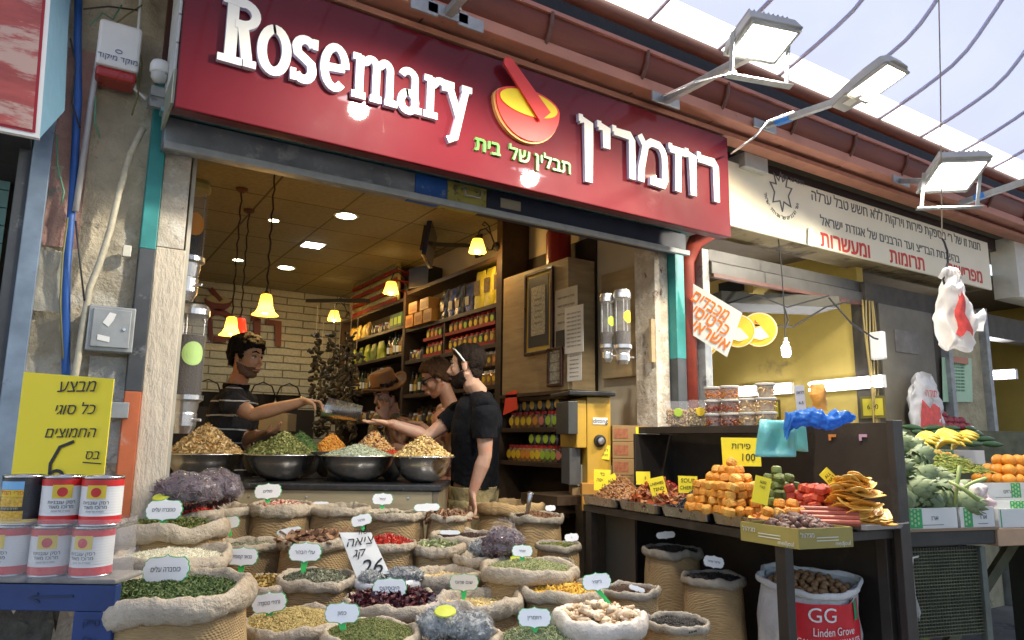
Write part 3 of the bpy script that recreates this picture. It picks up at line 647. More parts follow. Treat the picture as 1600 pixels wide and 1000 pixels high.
MB().bb(5.3, 2.962, 1.95, 5.62, 2.967, 2.12).build('faded_photo', mat('faded_photo', (.2, .18, .15), .7, var=.3, vs=9), pl)
for k in range(5):
 x = 4.93+.02*k; MB().tube([(x+.02*math.sin(z*5+k), 2.965-.004*k, z) for z in np.linspace(.7, 2.3, 14)], .007, 6).build('cable', mat('old_yellow_cable', (.3, .22, .07), .6), pl, smooth=True)
sp2 = thing('stone_pillar', 'sandy stone pillar with steel posts at the right of the frame', 'pillar', (0, 0, 0))
MB().bb(6.02, 2.97, 0, 6.6, 3.15, 2.4).build('core', mat('sandstone', (.42, .36, .22), .9, var=.2, vs=9, c3=(.2, .16, .1), c3s=6, c3t=.6, bump=1.5, bs=20), sp2)
for x, nm in ((5.985, 'steel_post'), (6.62, 'steel_post')): MB().bb(x, 2.92, 0, x+.06, 3.0, 2.42).build(nm, m_greypost, sp2, bevel=.003)
ps = thing('green_poster', 'pale green kosher certificate poster taped to the stone pillar', 'poster', (0, 0, 0))
q = [atY(1472, 558, 2.955), atY(1518, 560, 2.955), atY(1520, 628, 2.955), atY(1474, 628, 2.955)]
plate('sheet', q, .004, mat('poster_green', (.42, .6, .4), .6, var=.08), ps)
for k in range(9): M = on(q[3], q[2], q[0], .5, .86-.075*k); text('תעודת הכשר' if k == 0 else 'השגחה מהדרין ירושלים', .045 if k == 0 else .022, 'line', mat('green_ink', (.04, .2, .08), .6), ps, M, .001, rtl=True)
MB().box((q[0]+q[1])/2-Vector((0, .01, .02)), (.3, .006, .05)).build('tape', mat('red_tape', (.5, .2, .12), .6), ps)
def tube_light(xa, ya, xb, yb, X, lab):
 a_, b__ = atX(xa, ya, X), atX(xb, yb, X); t = thing('tube_light', lab, 'tube light', (0, 0, 0), group='fluorescent tube lights')
 MB().beam(a_+Vector((.03, 0, 0)), b__+Vector((.03, 0, 0)), .05, .09).build('fitting', m_white, t)
 for dz in (-.022, .022): MB().tube([a_+Vector((-.012, 0, dz)), b__+Vector((-.012, 0, dz))], .012, 8).build('tube', m_tube, t)
 l = bpy.data.lights.new('lamp', 'AREA'); l.shape = 'RECTANGLE'; l.size = .1; l.size_y = (b__-a_).length; l.energy = 5; l.color = (.9, .92, 1)
 o = bpy.data.objects.new('lamp', l); col.objects.link(o); o.parent = t; o.location = (a_+b__)/2+Vector((-.05, 0, 0))
 o.rotation_euler = Matrix((Vector((0, 0, 1)), (b__-a_).normalized(), Vector((-1, 0, 0)).cross(Vector((0, 0, 0))) if 0 else Vector((1, 0, 0)))).transposed().to_euler()
tube_light(1150, 612, 1236, 606, 4.96, 'fluorescent tube light behind the stacked tubs of nuts')
tube_light(1266, 605, 1378, 595, 4.96, 'fluorescent tube light above the blue plastic bag')
tube_light(1533, 587, 1586, 584, 7.4, 'short double tube light at far right')
bulb = thing('hanging_bulb', 'bare white spiral bulb hanging inside the greengrocer', 'light bulb', atD(1228, 545, 4.6))
MB().lathe([(0, -.055), (.022, -.05), (.028, -.03), (.028, .01), (.02, .022)], 16).build('globe', mat('bulb_white', (1, 1, 1), .5, var=0, emis=(.85, .9, 1), es=12), bulb, smooth=True)
MB().lathe([(.02, .022), (.02, .045), (.012, .05), (.012, .07)], 12).build('socket', m_cream, bulb)
MB().tube([(0, 0, .07), (.005, 0, .2), (0, 0, .5), (-.02, 0, .75)], .004, 6).build('cord', m_black, bulb)
point('lamp', (0, -.08, -.03), 5, (.9, .93, 1), .04, bulb)
m_disc = mat('disc_yellow', (.65, .42, .03), .6)
for (px, py, r, lb) in ((1186, 515, .115, 'round yellow cheese sign hanging in the greengrocer, nearest the bulb'), (1153, 517, .11, 'round yellow sign half hidden behind the white card notice'), (1098, 535, .1, 'round yellow sign low behind left corner of the card notice')):
 p = atD(px, py, 4.75); d = thing('round_sign', lb, 'round sign', p); M = align(Vector(EYE)-p)
 MB().lathe([(0, -.004), (r, -.004), (r, .004), (0, .004)], 36, R=M).build('disc', m_disc, d)
 MB().lathe([(r*.93, .0045), (r*.97, .006), (r*.93, .0065)], 36, R=M, caps=False).build('border', m_cream, d)
 b = MB(); b.prism([(-.06, -.05), (.0, -.07), (.06, -.05), (.05, 0), (.0, .02), (-.05, 0)], .003, Matrix.Translation((0, -.008, 0))@Matrix.Rotation(-.7, 4, 'Z')); b.build('cheese_picture', mat('pale_cheese', (.7, .6, .35), .6), d)
 b = MB(); stroke_outline(b, arc(0, .055, .03, .014, 0, 330, 12), .008, .003, Matrix.Translation((0, -.008, 0))@Matrix.Rotation(-.7, 4, 'Z')); b.build('emblem', m_redink, d)
cn = thing('card_notice', 'white diamond hung card sign with hand painted orange Hebrew letters', 'notice', (0, 0, 0))
q = [atD(1083, 443, 4.35), atD(1160, 489, 4.3), atD(1136, 558, 4.3), atD(1083, 524, 4.35)]
plate('card', q, .004, m_paper, cn)
for k, tx in enumerate(('מכבדים', 'כרטיסי', 'אשראי')):
 text(tx, .1, 'lettering', m_orink, cn, on(q[3], q[2], q[0], .52, .78-.28*k), .002, rtl=True, maxw=.24, bold=.002)
dv = thing('ceiling_vent', 'yellowed air ducts and vents hanging from the greengrocer ceiling', 'vent', (0, 0, 0))
for px, py, wd, ht in ((1162, 452, .36, .14), (1207, 462, .16, .12)):
 p = atD(px, py, 5.0); MB().box(p, (.25, wd, ht)).build('vent_box', mat('vent_yellow', (.4, .28, .08), .6), dv)
 MB().box(p+Vector((-.127, 0, 0)), (.01, wd*.6, ht*.6)).build('grille', m_dark, dv)
MB().beam(atD(1110, 470, 4.9), atD(1290, 478, 5.1), .3, .08).build('duct', mat('duct_grey', (.06, .055, .04), .8), dv)
MB().beam(atD(1090, 560, 4.7), atD(1150, 520, 5.3), .05, .03).build('strut', m_dark, dv)
for k, pts_ in enumerate(([(1120, 480), (1180, 460), (1230, 480), (1295, 462)], [(1225, 480), (1232, 500), (1228, 512)], [(1295, 465), (1330, 505), (1365, 528), (1372, 530)], [(1180, 508), (1240, 510), (1290, 480), (1330, 470)])):
 one(MB().tube([atD(x, y, 4.75) for x, y in pts_], .006, 6), 'loose_cable', m_dark, ['black cable drooping along the greengrocer ceiling duct', 'short black cable above the hanging bulb', 'long black cable drooping toward the small white box', 'thin cable crossing the mustard wall above the bulb'][k], 'cable', smooth=True)
p = atX(1372, 540, 4.96); one(MB().box(p, (.05, .1, .2)), 'white_box', m_white, 'small white electrical box on the mustard wall beside the dark pillar', 'electrical box', bevel=.01)
for px, py, lb in ((1205, 640, 'small yellow price card low on the mustard wall behind the stacked tubs'), (1365, 636, 'small yellow price card on the mustard wall beside the hanging bags')):
 p = atX(px, py, 4.97); t = thing('price_card', lb, 'price card', p); MB().box((0, 0, 0), (.008, .17, .14)).build('card', m_yellow, t); MB().box((-.006, 0, .0), (.004, .19, .16)).build('frame', mat('card_frame', (.12, .1, .02), .6), t)
 MB().box((-.0095, 0, .0), (.002, .15, .12)).build('face', mat('card_face', (.5, .42, .03), .6), t); text('6.90', .05, 'price', m_ink, t, Matrix.Translation((-.012, 0, 0))@Matrix.Rotation(-math.pi/2, 4, 'Z'), .001)
one(MB().bb(7.3, 3.6, 1.42, 7.36, 4.2, 1.8), 'dark_screen', m_black, 'black flat screen at the far right edge behind the greens', 'screen', bevel=.01)
# ---------------------------------------------------------------- hanging bags
m_bag = mat('white_bag', (.8, .78, .76), .3, var=.05, vs=8, transl=.35, bump=.6, bs=14)
def bag_mesh(w_, h_, d_, seed, top=.35, n=56, m=40):
 def fn(u, v):
  a = 2*math.pi*u; q = 1-(1-top)*max(0, (v-.62)/.38)**1.1 if v > .62 else 1
  q *= 1-.25*max(0, (.14-v)/.14)**2
  rx, ry = w_/2*q, d_/2*(q*.8+.2)
  x = rx*math.copysign(abs(math.cos(a))**.7, math.cos(a)); y = ry*math.copysign(abs(math.sin(a))**.8, math.sin(a)); z = (v-1)*h_
  nz = noise.noise_vector(Vector((x*9, y*14, z*7+seed)))*.035*(h_/.5)+noise.noise_vector(Vector((x*25, y*25, z*12+seed)))*.01
  nr = noise.noise(Vector((x*16+3, y*16, z*11+seed))); rg_ = (1-abs(nr)*2.6)*.013-.004; return (x+nz.x+rg_*math.cos(a), y+nz.y*1.2+rg_*math.sin(a), z+nz.z)
 return MB().grid(fn, n, m, wrapu=True)
rope_top = atD(1464, -150, 4.15); rope_bot = atD(1472, 372, 4.15)
one(MB().tube([rope_top, (rope_top+rope_bot)/2+Vector((.008, 0, 0)), rope_bot], .004, 6), 'hanging_rope', mat('rope', (.3, .25, .18), .9), 'thin rope hanging from the canopy in front of the signboard', 'rope')
h0 = rope_bot
one(MB().tube([h0, h0+Vector((.02, 0, -.02)), h0+Vector((.045, 0, -.07)), h0+Vector((.04, 0, -.14)), h0+Vector((0, 0, -.2)), h0+Vector((-.03, 0, -.25)), h0+Vector((-.015, 0, -.29)), h0+Vector((.02, 0, -.27))], .0065, 8), 'metal_hook', m_black, 'black bent wire hook on the end of the rope', 'hook', smooth=True)
hb = thing('hanging_bag', 'crumpled white plastic bag with red print hanging from the wire hook', 'plastic bag', atD(1487, 430, 4.12), math.radians(-30))
bag_mesh(.21, .43, .1, 4, .3).build('bag', m_bag, hb, smooth=True)
b = MB()
b.grid(lambda u, v: (-.01+(.02+.075*(1-v)**.7)*(u-.4)+.012*math.sin(v*9), -.06-.012*math.sin(u*math.pi), -.12-.23*(1-v)-.02*math.sin(u*7)), 6, 8); b.build('red_print', mat('bag_red', (.6, .06, .05), .5, var=.3, vs=30), hb, smooth=True)
b = MB()
for k in range(3): b.tube([(-.06+.05*k, 0, -.02), (-.04+.03*k, -.01, .03), (-.01, 0, .045)], [.022, .014, .006], 8)
b.build('handles', m_bag, hb, smooth=True)
fb = MB(); fb.grid(lambda u, v: (.1+.07*u, -.02*math.sin(v*5), -.24-.08*v+.05*u*(1-v)), 5, 5); fb.grid(lambda u, v: (-.09-.03*u, -.02, -.38-.06*v*(1-u)), 5, 5); fb.build('loose_corner', m_bag, hb, smooth=True)
sb = thing('bag_bundle', 'bundle of white plastic bags with red print hanging on the dark pillar', 'bag bundle', atY(1432, 585, 2.9))
for k in range(3): bag_mesh(.42-.02*k, .56-.1*k*.6, .05, 11+k, .45).build('bag', m_bag, sb, smooth=True, loc=(.08-.05*k, -.03*k, -.0-.015*k*0))
MB().prism([(-.18, -.4), (.12, -.4), (.1, -.25), (.02, -.22), (-.03, -.26), (-.13, -.2)], .004, Matrix.Translation((-.02, -.105, 0))).build('red_print', mat('bag_red'), sb)
text('תודה', .08, 'print', mat('bag_red'), sb, Matrix.Translation((-.03, -.112, -.15)), .001, rtl=True)
p = atY(1590, 430, 2.9)
one(MB().bb(p.x-.25, 2.8, p.z-.24, p.x+2, 3.0, p.z+.3), 'signboard', m_cream, 'cream signboard of the next stall cut off by right edge', 'signboard')
one(MB().bb(6.72, 2.98, 2.2, 12, 3.1, 2.4), 'shutter_box', m_dpil, 'dark shutter box over the stall at the far right', 'shutter')
# ================================================================ left edge stall
ls = thing('meat_signboard', 'light box sign with picture of marbled red meat at top left', 'signboard', (0, 0, 0))
c1, c2 = atY(62, 216, 2.4), atY(82, -40, 2.4); c0 = atY(-140, 190, 2.4); c3 = atY(-120, -40, 2.4); c3.z = c2.z; c0.z = c1.z
m_meat = mat('meat_print', (.36, .07, .055), .35, var=.35, vs=5, c2=(.5, .33, .27), c2s=4, c2t=.5, stretch=(1, 1, 4), coat=.4)
plate('frame', [c3, c2, c1, c0], .02, m_white, ls)
ins = lambda p, f: p+((c0+c2)/2-p)*f
MB().add([Vector((c0.x, 2.398, c0.z+.012)), Vector((c1.x-.012, 2.398, c1.z+.012)), Vector((c2.x-.012, 2.398, c2.z)), Vector((c3.x, 2.398, c3.z))], [(0, 1, 2, 3)]).build('red_line', mat('line_red', (.3, .01, .02), .4), ls)
MB().add([Vector((c0.x, 2.3965, c0.z+.02)), Vector((c1.x-.02, 2.3965, c1.z+.02)), Vector((c2.x-.02, 2.3965, c2.z)), Vector((c3.x, 2.3965, c3.z))], [(0, 1, 2, 3)]).build('meat_picture', m_meat, ls)
e1, e2 = atY(101, 173, 2.75), atY(110, -40, 2.75)
MB().add([c1, e1, e2, c2], [(0, 1, 2, 3)]).build('side_panel', mat('panel_blue', (.13, .26, .36), .5, var=.06), ls)
lp = thing('blue_post', 'worn blue grey steel post left of the masonry pillar', 'post', (0, 0, 0))
t0_, b0_ = atY(84, 220, 3.05), atY(40, 760, 3.05)
MB().beam(Vector((t0_.x-.03, 3.06, 3.0)), Vector((t0_.x-.03, 3.06, 0)), .05, .06).build('post', m_bluegrey, lp, bevel=.003)
MB().beam(Vector((t0_.x-.075, 3.06, 3.0)), Vector((t0_.x-.075, 3.06, 0)), .025, .05).build('rail', m_darkpost, lp, bevel=.003)
ln = thing('left_stall', 'dark stall interior with teal slatted shutter at the left edge', 'stall', (0, 0, 0))
m_slat = mat('teal_slats', (.2, .4, .42), .5, var=.1)
for k in range(12): MB().bb(-1.6, 3.5, 1.42+k*.075, -.24, 3.52, 1.42+k*.075+.07).build('slat', m_slat, ln)
MB().bb(-1.7, 3.55, 0, -.15, 3.6, 2.6).build('back_panel', m_dark, ln)
MB().bb(-1.7, 2.9, 2.28, -.16, 3.55, 2.5).build('header', m_dark, ln)
MB().bb(-1.6, 3.4, 1.2, -.24, 3.5, 1.41).build('counter', m_dark, ln)
one(MB().bb(-.3, 3.3, 1.55, -.24, 3.33, 2.0), 'wooden_board', mat('ochre_wood', (.42, .26, .08), .6, var=.2, stretch=(1, 1, 6)), 'narrow ochre wooden board leaning inside the left stall', 'board')
def poly(pts_, r, nm, m, lb, ct, n=8): return one(MB().tube(pts_, r, n), nm, m, lb, ct, smooth=True)
Yp = 3.07
poly([atY(x, y, Yp+.01) for x, y in ((124, -60), (121, 60), (122, 150), (114, 300), (104, 420), (103, 520), (103, 700))], .014, 'water_pipe', mat('blue_pipe', (.02, .1, .36), .5, var=.2), 'blue plastic pipe running down the masonry pillar', 'pipe')
poly([atY(x, y, Yp-.01) for x, y in ((157, 68), (146, 140), (134, 220), (118, 330))], .011, 'grey_conduit', mat('conduit_grey', (.42, .41, .4), .5), 'short pale grey conduit left of the alarm box', 'conduit')
poly([atY(x, y, Yp-.02) for x, y in ((224, 200), (204, 240), (186, 300), (172, 360), (156, 410), (140, 450), (128, 520), (117, 590), (114, 680))], .012, 'corrugated_conduit', mat('conduit_cream', (.48, .44, .32), .6, var=.15, vs=60), 'curving cream corrugated conduit beside the meter box', 'conduit')
poly([atY(x, y, Yp-.03) for x, y in ((221, -20), (216, 50), (208, 110), (211, 140), (225, 152), (228, 155))], .006, 'white_cable', m_white, 'white cable bending round the right of the alarm box', 'cable')
for k, pts_ in enumerate(([(118, 345), (124, 400), (132, 470)], [(88, 210), (90, 260), (100, 300), (96, 318)], [(160, 62), (175, 40), (200, 22), (222, 8)], [(110, 60), (118, 100), (112, 160), (125, 200)], [(150, 150), (148, 190), (156, 215)], [(106, 340), (98, 400), (94, 470), (98, 560)], [(130, 14), (170, 10), (215, 16)], [(140, 40), (160, 20), (176, 30), (190, 8)], [(213, 55), (222, 100), (215, 150), (206, 180)])):
 poly([atY(x, y, Yp-.035) for x, y in pts_], .0035, 'thin_wire', [mat('wire_black', (.03, .03, .03), .6), mat('wire_green', (.1, .25, .15), .6), mat('wire_olive', (.18, .17, .06), .6)][k % 3], ['black wire below the grey conduit', 'thin wire over the pink plaster', 'olive wire looping over the alarm box', 'dark wire beside the blue pipe top', 'green wire crossing the grey conduit', 'olive wire along the lower blue pipe', 'wire along top edge of the pillar', 'tangled wire above the alarm box', 'olive wire hanging right of the alarm box'][k], 'wire', 5)
al = thing('alarm_box', 'white alarm siren box with red base on the masonry pillar', 'alarm box', (0, 0, 0))
a_, c_ = atY(156, 34, 3.02), atY(213, 137, 3.02)
zm = atY(180, 112, 3.02).z
MB().bb(a_.x, 2.98, zm, c_.x, 3.1, a_.z).build('cover', m_white, al, bevel=.012)
MB().bb(a_.x+.004, 2.984, c_.z, c_.x-.004, 3.1, zm-.002).build('red_base', mat('siren_red', (.35, .015, .01), .3, coat=.4), al, bevel=.012)
text('מוקד מיקוד', .03, 'lettering', mat('blue_grey_ink', (.1, .12, .25), .6), al, frameM(((a_.x+c_.x)/2, 2.977, zm+.035), (1, 0, 0), (0, 0, 1)), .001, rtl=True)
b = MB(); stroke_outline(b, arc((a_.x+c_.x)/2, zm+.065, .011, .007, 0, 360, 16), .003, .001, Matrix.Translation((0, 2.978, 0))); b.build('emblem', mat('blue_grey_ink'), al)
mb_ = thing('meter_box', 'grey steel meter box with peeling stickers on the pillar', 'meter box', (0, 0, 0))
a_, c_ = atY(140, 476, 3.04), atY(206, 552, 3.04)
MB().bb(a_.x, 3.03, c_.z, c_.x, 3.12, a_.z).build('case', m_galv, mb_, bevel=.004)
MB().bb(a_.x+.014, 3.02, c_.z+.014, c_.x-.014, 3.032, a_.z-.012).build('door', m_galv, mb_, bevel=.003)
MB().lathe([(0, .004), (.006, .004), (.006, 0)], 12, ((a_.x+c_.x)/2+.042, 3.018, (a_.z+c_.z)/2+.0), align((0, -1, 0))).build('lock', m_alu, mb_)
st = MB(); st.prism([(-.03, .01), (-.01, .05), (.012, .045), (.004, .02), (-.01, -.005)], .001, Matrix.Translation(((a_.x+c_.x)/2, 3.0185, (a_.z+c_.z)/2+.01))); st.prism([(-.042, -.035), (-.002, -.042), (-.002, -.062), (-.042, -.055)], .001, Matrix.Translation(((a_.x+c_.x)/2, 3.0185, (a_.z+c_.z)/2+.01))); st.build('sticker', m_paper, mb_)
one(MB().box(atY(198, 393, 3.09), (.03, .03, .045)), 'small_socket', m_cream, 'tiny cream fitting on the pillar above the meter box', 'fitting', bevel=.003)
one(MB().box(atY(182, 641, 3.08), (.08, .03, .06)), 'metal_plate', m_galv, 'small bolted steel plate on the pillar behind the yellow poster', 'plate', bevel=.003)
# ================================================================ sacks, spices, tags
m_burlap = mat_burlap()
m_liner = mat('sack_liner', (.45, .375, .275), .42, var=.16, vs=9, c2=(.38, .29, .19), c2s=7, c2t=.54, bump=2, bs=24, spec=.5)
m_liner_dark = mat('shaded_liner', (.3, .26, .2), .6, var=.15, vs=9, bump=1.6, bs=16)  # darker copy of the liner, shade put into its colour
def mats(nm, cols, rough=.7, **k): return [mat(nm if i == 0 else f'{nm}_{"abcdef"[i]}', c, rough, var=.15, vs=40, **k) for i, c in enumerate(cols)]
def rnd_rot(n, flat=None):
 q = RNG.normal(size=(n, 4)); q /= np.linalg.norm(q, axis=1)[:, None]; w_, x, y, z = q.T
 R = np.stack([1-2*(y*y+z*z), 2*(x*y-z*w_), 2*(x*z+y*w_), 2*(x*y+z*w_), 1-2*(x*x+z*z), 2*(y*z-x*w_), 2*(x*z-y*w_), 2*(y*z+x*w_), 1-2*(x*x+y*y)], 1).reshape(n, 3, 3)
 if flat is not None:
  a = RNG.uniform(0, 2*np.pi, n); tx = RNG.normal(0, flat, n); ty = RNG.normal(0, flat, n)
  ca, sa, o, l = np.cos(a), np.sin(a), np.zeros(n), np.ones(n)
  Z = np.stack([ca, -sa, o, sa, ca, o, o, o, l], 1).reshape(n, 3, 3)
  X = np.stack([l, o, o, o, np.cos(tx), -np.sin(tx), o, np.sin(tx), np.cos(tx)], 1).reshape(n, 3, 3)
  Y = np.stack([np.cos(ty), o, np.sin(ty), o, l, o, -np.sin(ty), o, np.cos(ty)], 1).reshape(n, 3, 3)
  R = Z@X@Y
 return R
OCT = ([(1, 0, 0), (-1, 0, 0), (0, 1, 0), (0, -1, 0), (0, 0, 1), (0, 0, -1)], [(0, 2, 4), (2, 1, 4), (1, 3, 4), (3, 0, 4), (2, 0, 5), (1, 2, 5), (3, 1, 5), (0, 3, 5)])
LEAFS = ([(-1, 0, 0), (0, -.6, .15), (1, 0, 0), (0, .6, .15)], [(0, 1, 3), (1, 2, 3)])
BOXS = ([(x, y, z) for x in (-1, 1) for y in (-1, 1) for z in (-1, 1)], [(0, 1, 3, 2), (4, 6, 7, 5), (0, 4, 5, 1), (2, 3, 7, 6), (0, 2, 6, 4), (1, 5, 7, 3)])
def _ball():
 V = []; Fc = []; n = 7
 for i, (r, z) in enumerate(((.55, -.83), (1, -.2), (.9, .45), (.4, .92))):
  V += [(r*math.cos(2*math.pi*j/n+i*.3), r*math.sin(2*math.pi*j/n+i*.3), z) for j in range(n)]
 for i in range(3): Fc += [(i*n+j, i*n+(j+1) % n, (i+1)*n+(j+1) % n, (i+1)*n+j) for j in range(n)]
 Fc += [tuple(range(n-1, -1, -1)), tuple(range(3*n, 4*n))]; return V, Fc
BALL = _ball()
def _curl():
 V = []; Fc = []
 for i in range(6):
  a = i*.75; V += [(math.cos(a), math.sin(a), -.45), (math.cos(a), math.sin(a), .45)]
 Fc = [(2*i, 2*i+1, 2*i+3, 2*i+2) for i in range(5)]; return V, Fc
CURL = _curl()
SHAPES = {'oct': OCT, 'leaf': LEAFS, 'box': BOXS, 'ball': BALL, 'curl': CURL}
def pile(name, label, c, R, h, shape, size, n, ms, base=None, pw=1.3, flat=None, ry=1., rot=None, var=.25, kind='stuff', cat='spice', lump=.006, sink=0., smooth=False):
 """a heap of loose bits: a noisy mound plus n small pieces lying on it"""
 b = MB(); c = Vector(c); sd = RNG.uniform(0, 99)
 def hz(r, x, y): return h*(1-min(1, r)**pw)+lump*noise.fractal(Vector((x*22+sd, y*22, 1)), 1, 2, 3)
 def fn(u, v):
  a = 2*math.pi*u; r = (1-v); x = R*r*math.cos(a); y = R*ry*r*math.sin(a); return (x, y, hz(r, x, y)-sink-.001)
 b.grid(fn, 36, 12, 0, wrapu=True)
 rr = np.sqrt(RNG.uniform(0, 1, n)); aa = RNG.uniform(0, 2*np.pi, n)
 T = np.stack([R*rr*np.cos(aa), R*ry*rr*np.sin(aa), np.zeros(n)], 1)
 for i in range(n): T[i, 2] = hz(rr[i], T[i, 0], T[i, 1])-sink
 T[:, 2] += RNG.uniform(0, .35, n)*size[2]
 S = np.array(size)[None]*(1+RNG.normal(0, var, (n, 1)).clip(-.6, .9))
 V, Fc = SHAPES[shape]
 b.scatter(V, Fc, T, rnd_rot(n, flat), S, RNG.integers(0, len(ms), n))
 o = b.build(name, list(ms), smooth=smooth); o.location = c
 if rot is not None: o.rotation_euler = rot
 return tag(o, label, cat, kind=kind)
def ring_noise(seed, amp): return lambda a: 1+amp*noise.noise(Vector((math.cos(a)*1.4, math.sin(a)*1.4, seed)))*2
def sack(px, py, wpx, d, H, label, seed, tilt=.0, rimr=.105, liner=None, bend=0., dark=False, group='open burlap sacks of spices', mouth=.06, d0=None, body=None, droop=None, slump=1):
 """open sack: burlap body and a rolled liner lip; returns mouth centre, inner radius, rotation"""
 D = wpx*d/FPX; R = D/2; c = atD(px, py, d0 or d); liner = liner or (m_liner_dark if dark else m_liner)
 v = Vector((CF[0], CF[1], 0)).normalized(); ax = v.cross(Vector((0, 0, 1)))
 Rt = Matrix.Rotation(tilt, 4, ax) if tilt else Matrix.Identity(4)
 t = thing('spice_sack', label, 'sack', c, group=group, rot=Rt.to_euler())
 rn = ring_noise(seed, mouth); rr = R*rimr; H = min(H, c.z-.0)
 prof = [(R*.80, -H), (R*.93, -H+.02), (R*.98, -H*.75), (R*.97, -H*.45), (R*.93, -H*.22), (R*.90, -H*.1-rr), (R*.86, -rr*.6)]
 pr2 = []
 for i in range(len(prof)-1):
  for k in range(3):
   f = k/3; pr2.append(tuple(prof[i][q]*(1-f)+prof[i+1][q]*f for q in (0, 1)))
 pr2.append(prof[-1])
 def jb(a, i, r, z): return rn(a)*(1+.03*slump*noise.noise(Vector((math.cos(a)*2.2, math.sin(a)*2.2, z*9+seed)))+.012*math.sin(a*9+z*14+seed)*noise.noise(Vector((a*2, z*5, seed))))
 MB().lathe(pr2, 40, jit=jb, caps=False).build('burlap_body', body or m_burlap, t, smooth=True)
 b = MB(); nu, nv = 72, 13
 def fn(u, w_):
  a = 2*math.pi*u; q = rn(a); ca, sa = math.cos(a), math.sin(a)
  sz = 1+.3*noise.noise(Vector((ca*1.7+5, sa*1.7, seed)))+.16*noise.noise(Vector((ca*6, sa*6, seed+3)))
  cr = .1*noise.noise(Vector((ca*11+w_*1.6, sa*11, seed+w_*1.2)))+.07*abs(noise.noise(Vector((ca*21+w_*2, sa*21, seed+w_*1.5))))+.03*noise.noise(Vector((ca*40, sa*40, seed+w_*2)))
  th = math.radians(-118+322*w_)          # from under the outer lip, over the top, into the mouth
  r0 = R*q-rr*sz*.75
  dr, dz = rr*sz*(1+cr*1.6)*math.cos(math.radians(180)-th) , rr*sz*(1.15+cr)*math.sin(th if 0 else math.radians(180)-th)
  x = r0+rr*sz*(.72+cr*2.2)*math.cos(th); z = rr*sz*(1.3+cr*2.2)*math.sin(th)-rr*.35
  if w_ > .86: x -= (w_-.86)*R*.22; z -= (w_-.86)*rr*5
  lip = .012*noise.noise(Vector((ca*2, sa*2, seed+9)))*2
  return (x*ca, x*sa, z+lip*R*4)
 b.grid(fn, 110, 15, wrapu=True)
 b.build('rolled_lip', liner, t, smooth=True)
 return dict(t=t, c=c, R=R-rr*1.75, rot=Rt.to_euler(), rr=rr, M=Matrix.Translation(c)@Rt, ry=1.)
def fill(s, name, label, shape, size, n, ms, h=.03, z=-.3, flat=None, pw=1.6, lump=.006, scale=1.04, kind='stuff', cat='spice', base=True, var=.25, smooth=False):
 """contents inside the mouth of a sack"""
 p = s['M']@Vector((0, 0, s['rr']*z))
 return pile(name, label, p, s['R']*scale+.01, h, shape, size, n, ms, pw=pw, flat=flat, rot=s['rot'], lump=lump, kind=kind, cat=cat, var=var, smooth=smooth)
PL = []
def _plaque():
 h = [(0, .345), (.03, .31), (.1, .285), (.22, .27), (.36, .275), (.40, .25), (.425, .21), (.47, .18), (.465, .1), (.5, .05)]
 r = h+[(x, -z) for x, z in h[::-1][0:]]; l = [(-x, z) for x, z in r[::-1]][1:-1]; return r+l
PLQ = _plaque()
m_tagw = mat('tag_white', (.9, .9, .88), .5, var=.02); m_tagg = mat('tag_green', (.08, .42, .12), .45); m_tagp = mat('tag_peach', (.75, .65, .5), .5, var=.02)
def price_tag(px, py, wpx, d, tx, label, roll=0., stem=1., yaw=0., pitch=-.22, green=True, face=None, dark=False, ht=.92, slant=0.):
 p = atD(px, py, d); W = wpx*d/FPX
 Mx = Matrix(((CR[0], CU[0], -CF[0]), (CR[1], CU[1], -CF[1]), (CR[2], CU[2], -CF[2])))
 f = Vector((CF[0], CF[1], 0)).normalized(); x = Vector((f.y, -f.x, 0)); up = Vector((0, 0, 1))
 B = Matrix((x, up.cross(x), up)).transposed()
 Rm = B@Matrix.Rotation(yaw, 3, 'Z')@Matrix.Rotation(pitch, 3, 'X')@Matrix.Rotation(roll, 3, 'Y')
 t = thing('price_tag', label, 'price tag', p, rot=Rm.to_euler(), group='scalloped spice tags')
 b = MB(); b.prism([(x_*W, z_*W*ht) for x_, z_ in PLQ], .003); b.build('border', m_tagg if green else m_white, t)
 b = MB(); b.prism([(x_*W*.955, z_*W*ht*.93) for x_, z_ in PLQ], .0015, Matrix.Translation((0, -.0032, 0))); b.build('board', face or m_tagw, t)
 if stem:
  b = MB(); L_ = W*.34*stem; b.prism([(-W*.1, -W*.29*ht), (W*.1, -W*.29*ht), (W*.06+slant, -W*.3*ht-L_), (-W*.06+slant, -W*.3*ht-L_)], .003, Matrix.Translation((0, .004, 0))); b.build('stem', mat('stem_green', (.05, .6, .12), .4), t)
 if tx: text(tx, W*.15, 'lettering', m_greyink, t, Matrix.Translation((0, -.0052, 0)), .0008, rtl=True, maxw=W*.62)
 return t
# ---- colours of the goods
c_oreg = mats('oregano', [(.11, .13, .025), (.16, .18, .04), (.2, .19, .06)])
c_cori = mats('coriander_leaf', [(.08, .115, .028), (.11, .16, .045), (.14, .19, .06)])
c_rice = mats('rice', [(.72, .68, .5), (.8, .77, .62), (.66, .6, .42)])
c_chili = mats('chili', [(.38, .02, .012), (.5, .04, .015), (.25, .012, .01)], .35)
c_bean = mats('speckled_bean', [(.45, .16, .13), (.55, .38, .24), (.3, .09, .08), (.6, .5, .35)], .4)
c_gold = mats('golden_flake', [(.42, .28, .07), (.55, .4, .14), (.33, .22, .06)])
c_gseed = mats('golden_seed', [(.42, .31, .1), (.5, .38, .14), (.34, .25, .08)])
c_herb = mats('grey_herb', [(.2, .2, .13), (.26, .25, .16), (.15, .16, .09), (.3, .3, .2)])
c_bark = mats('bark', [(.16, .07, .03), (.22, .11, .05), (.1, .045, .02), (.3, .17, .09)])
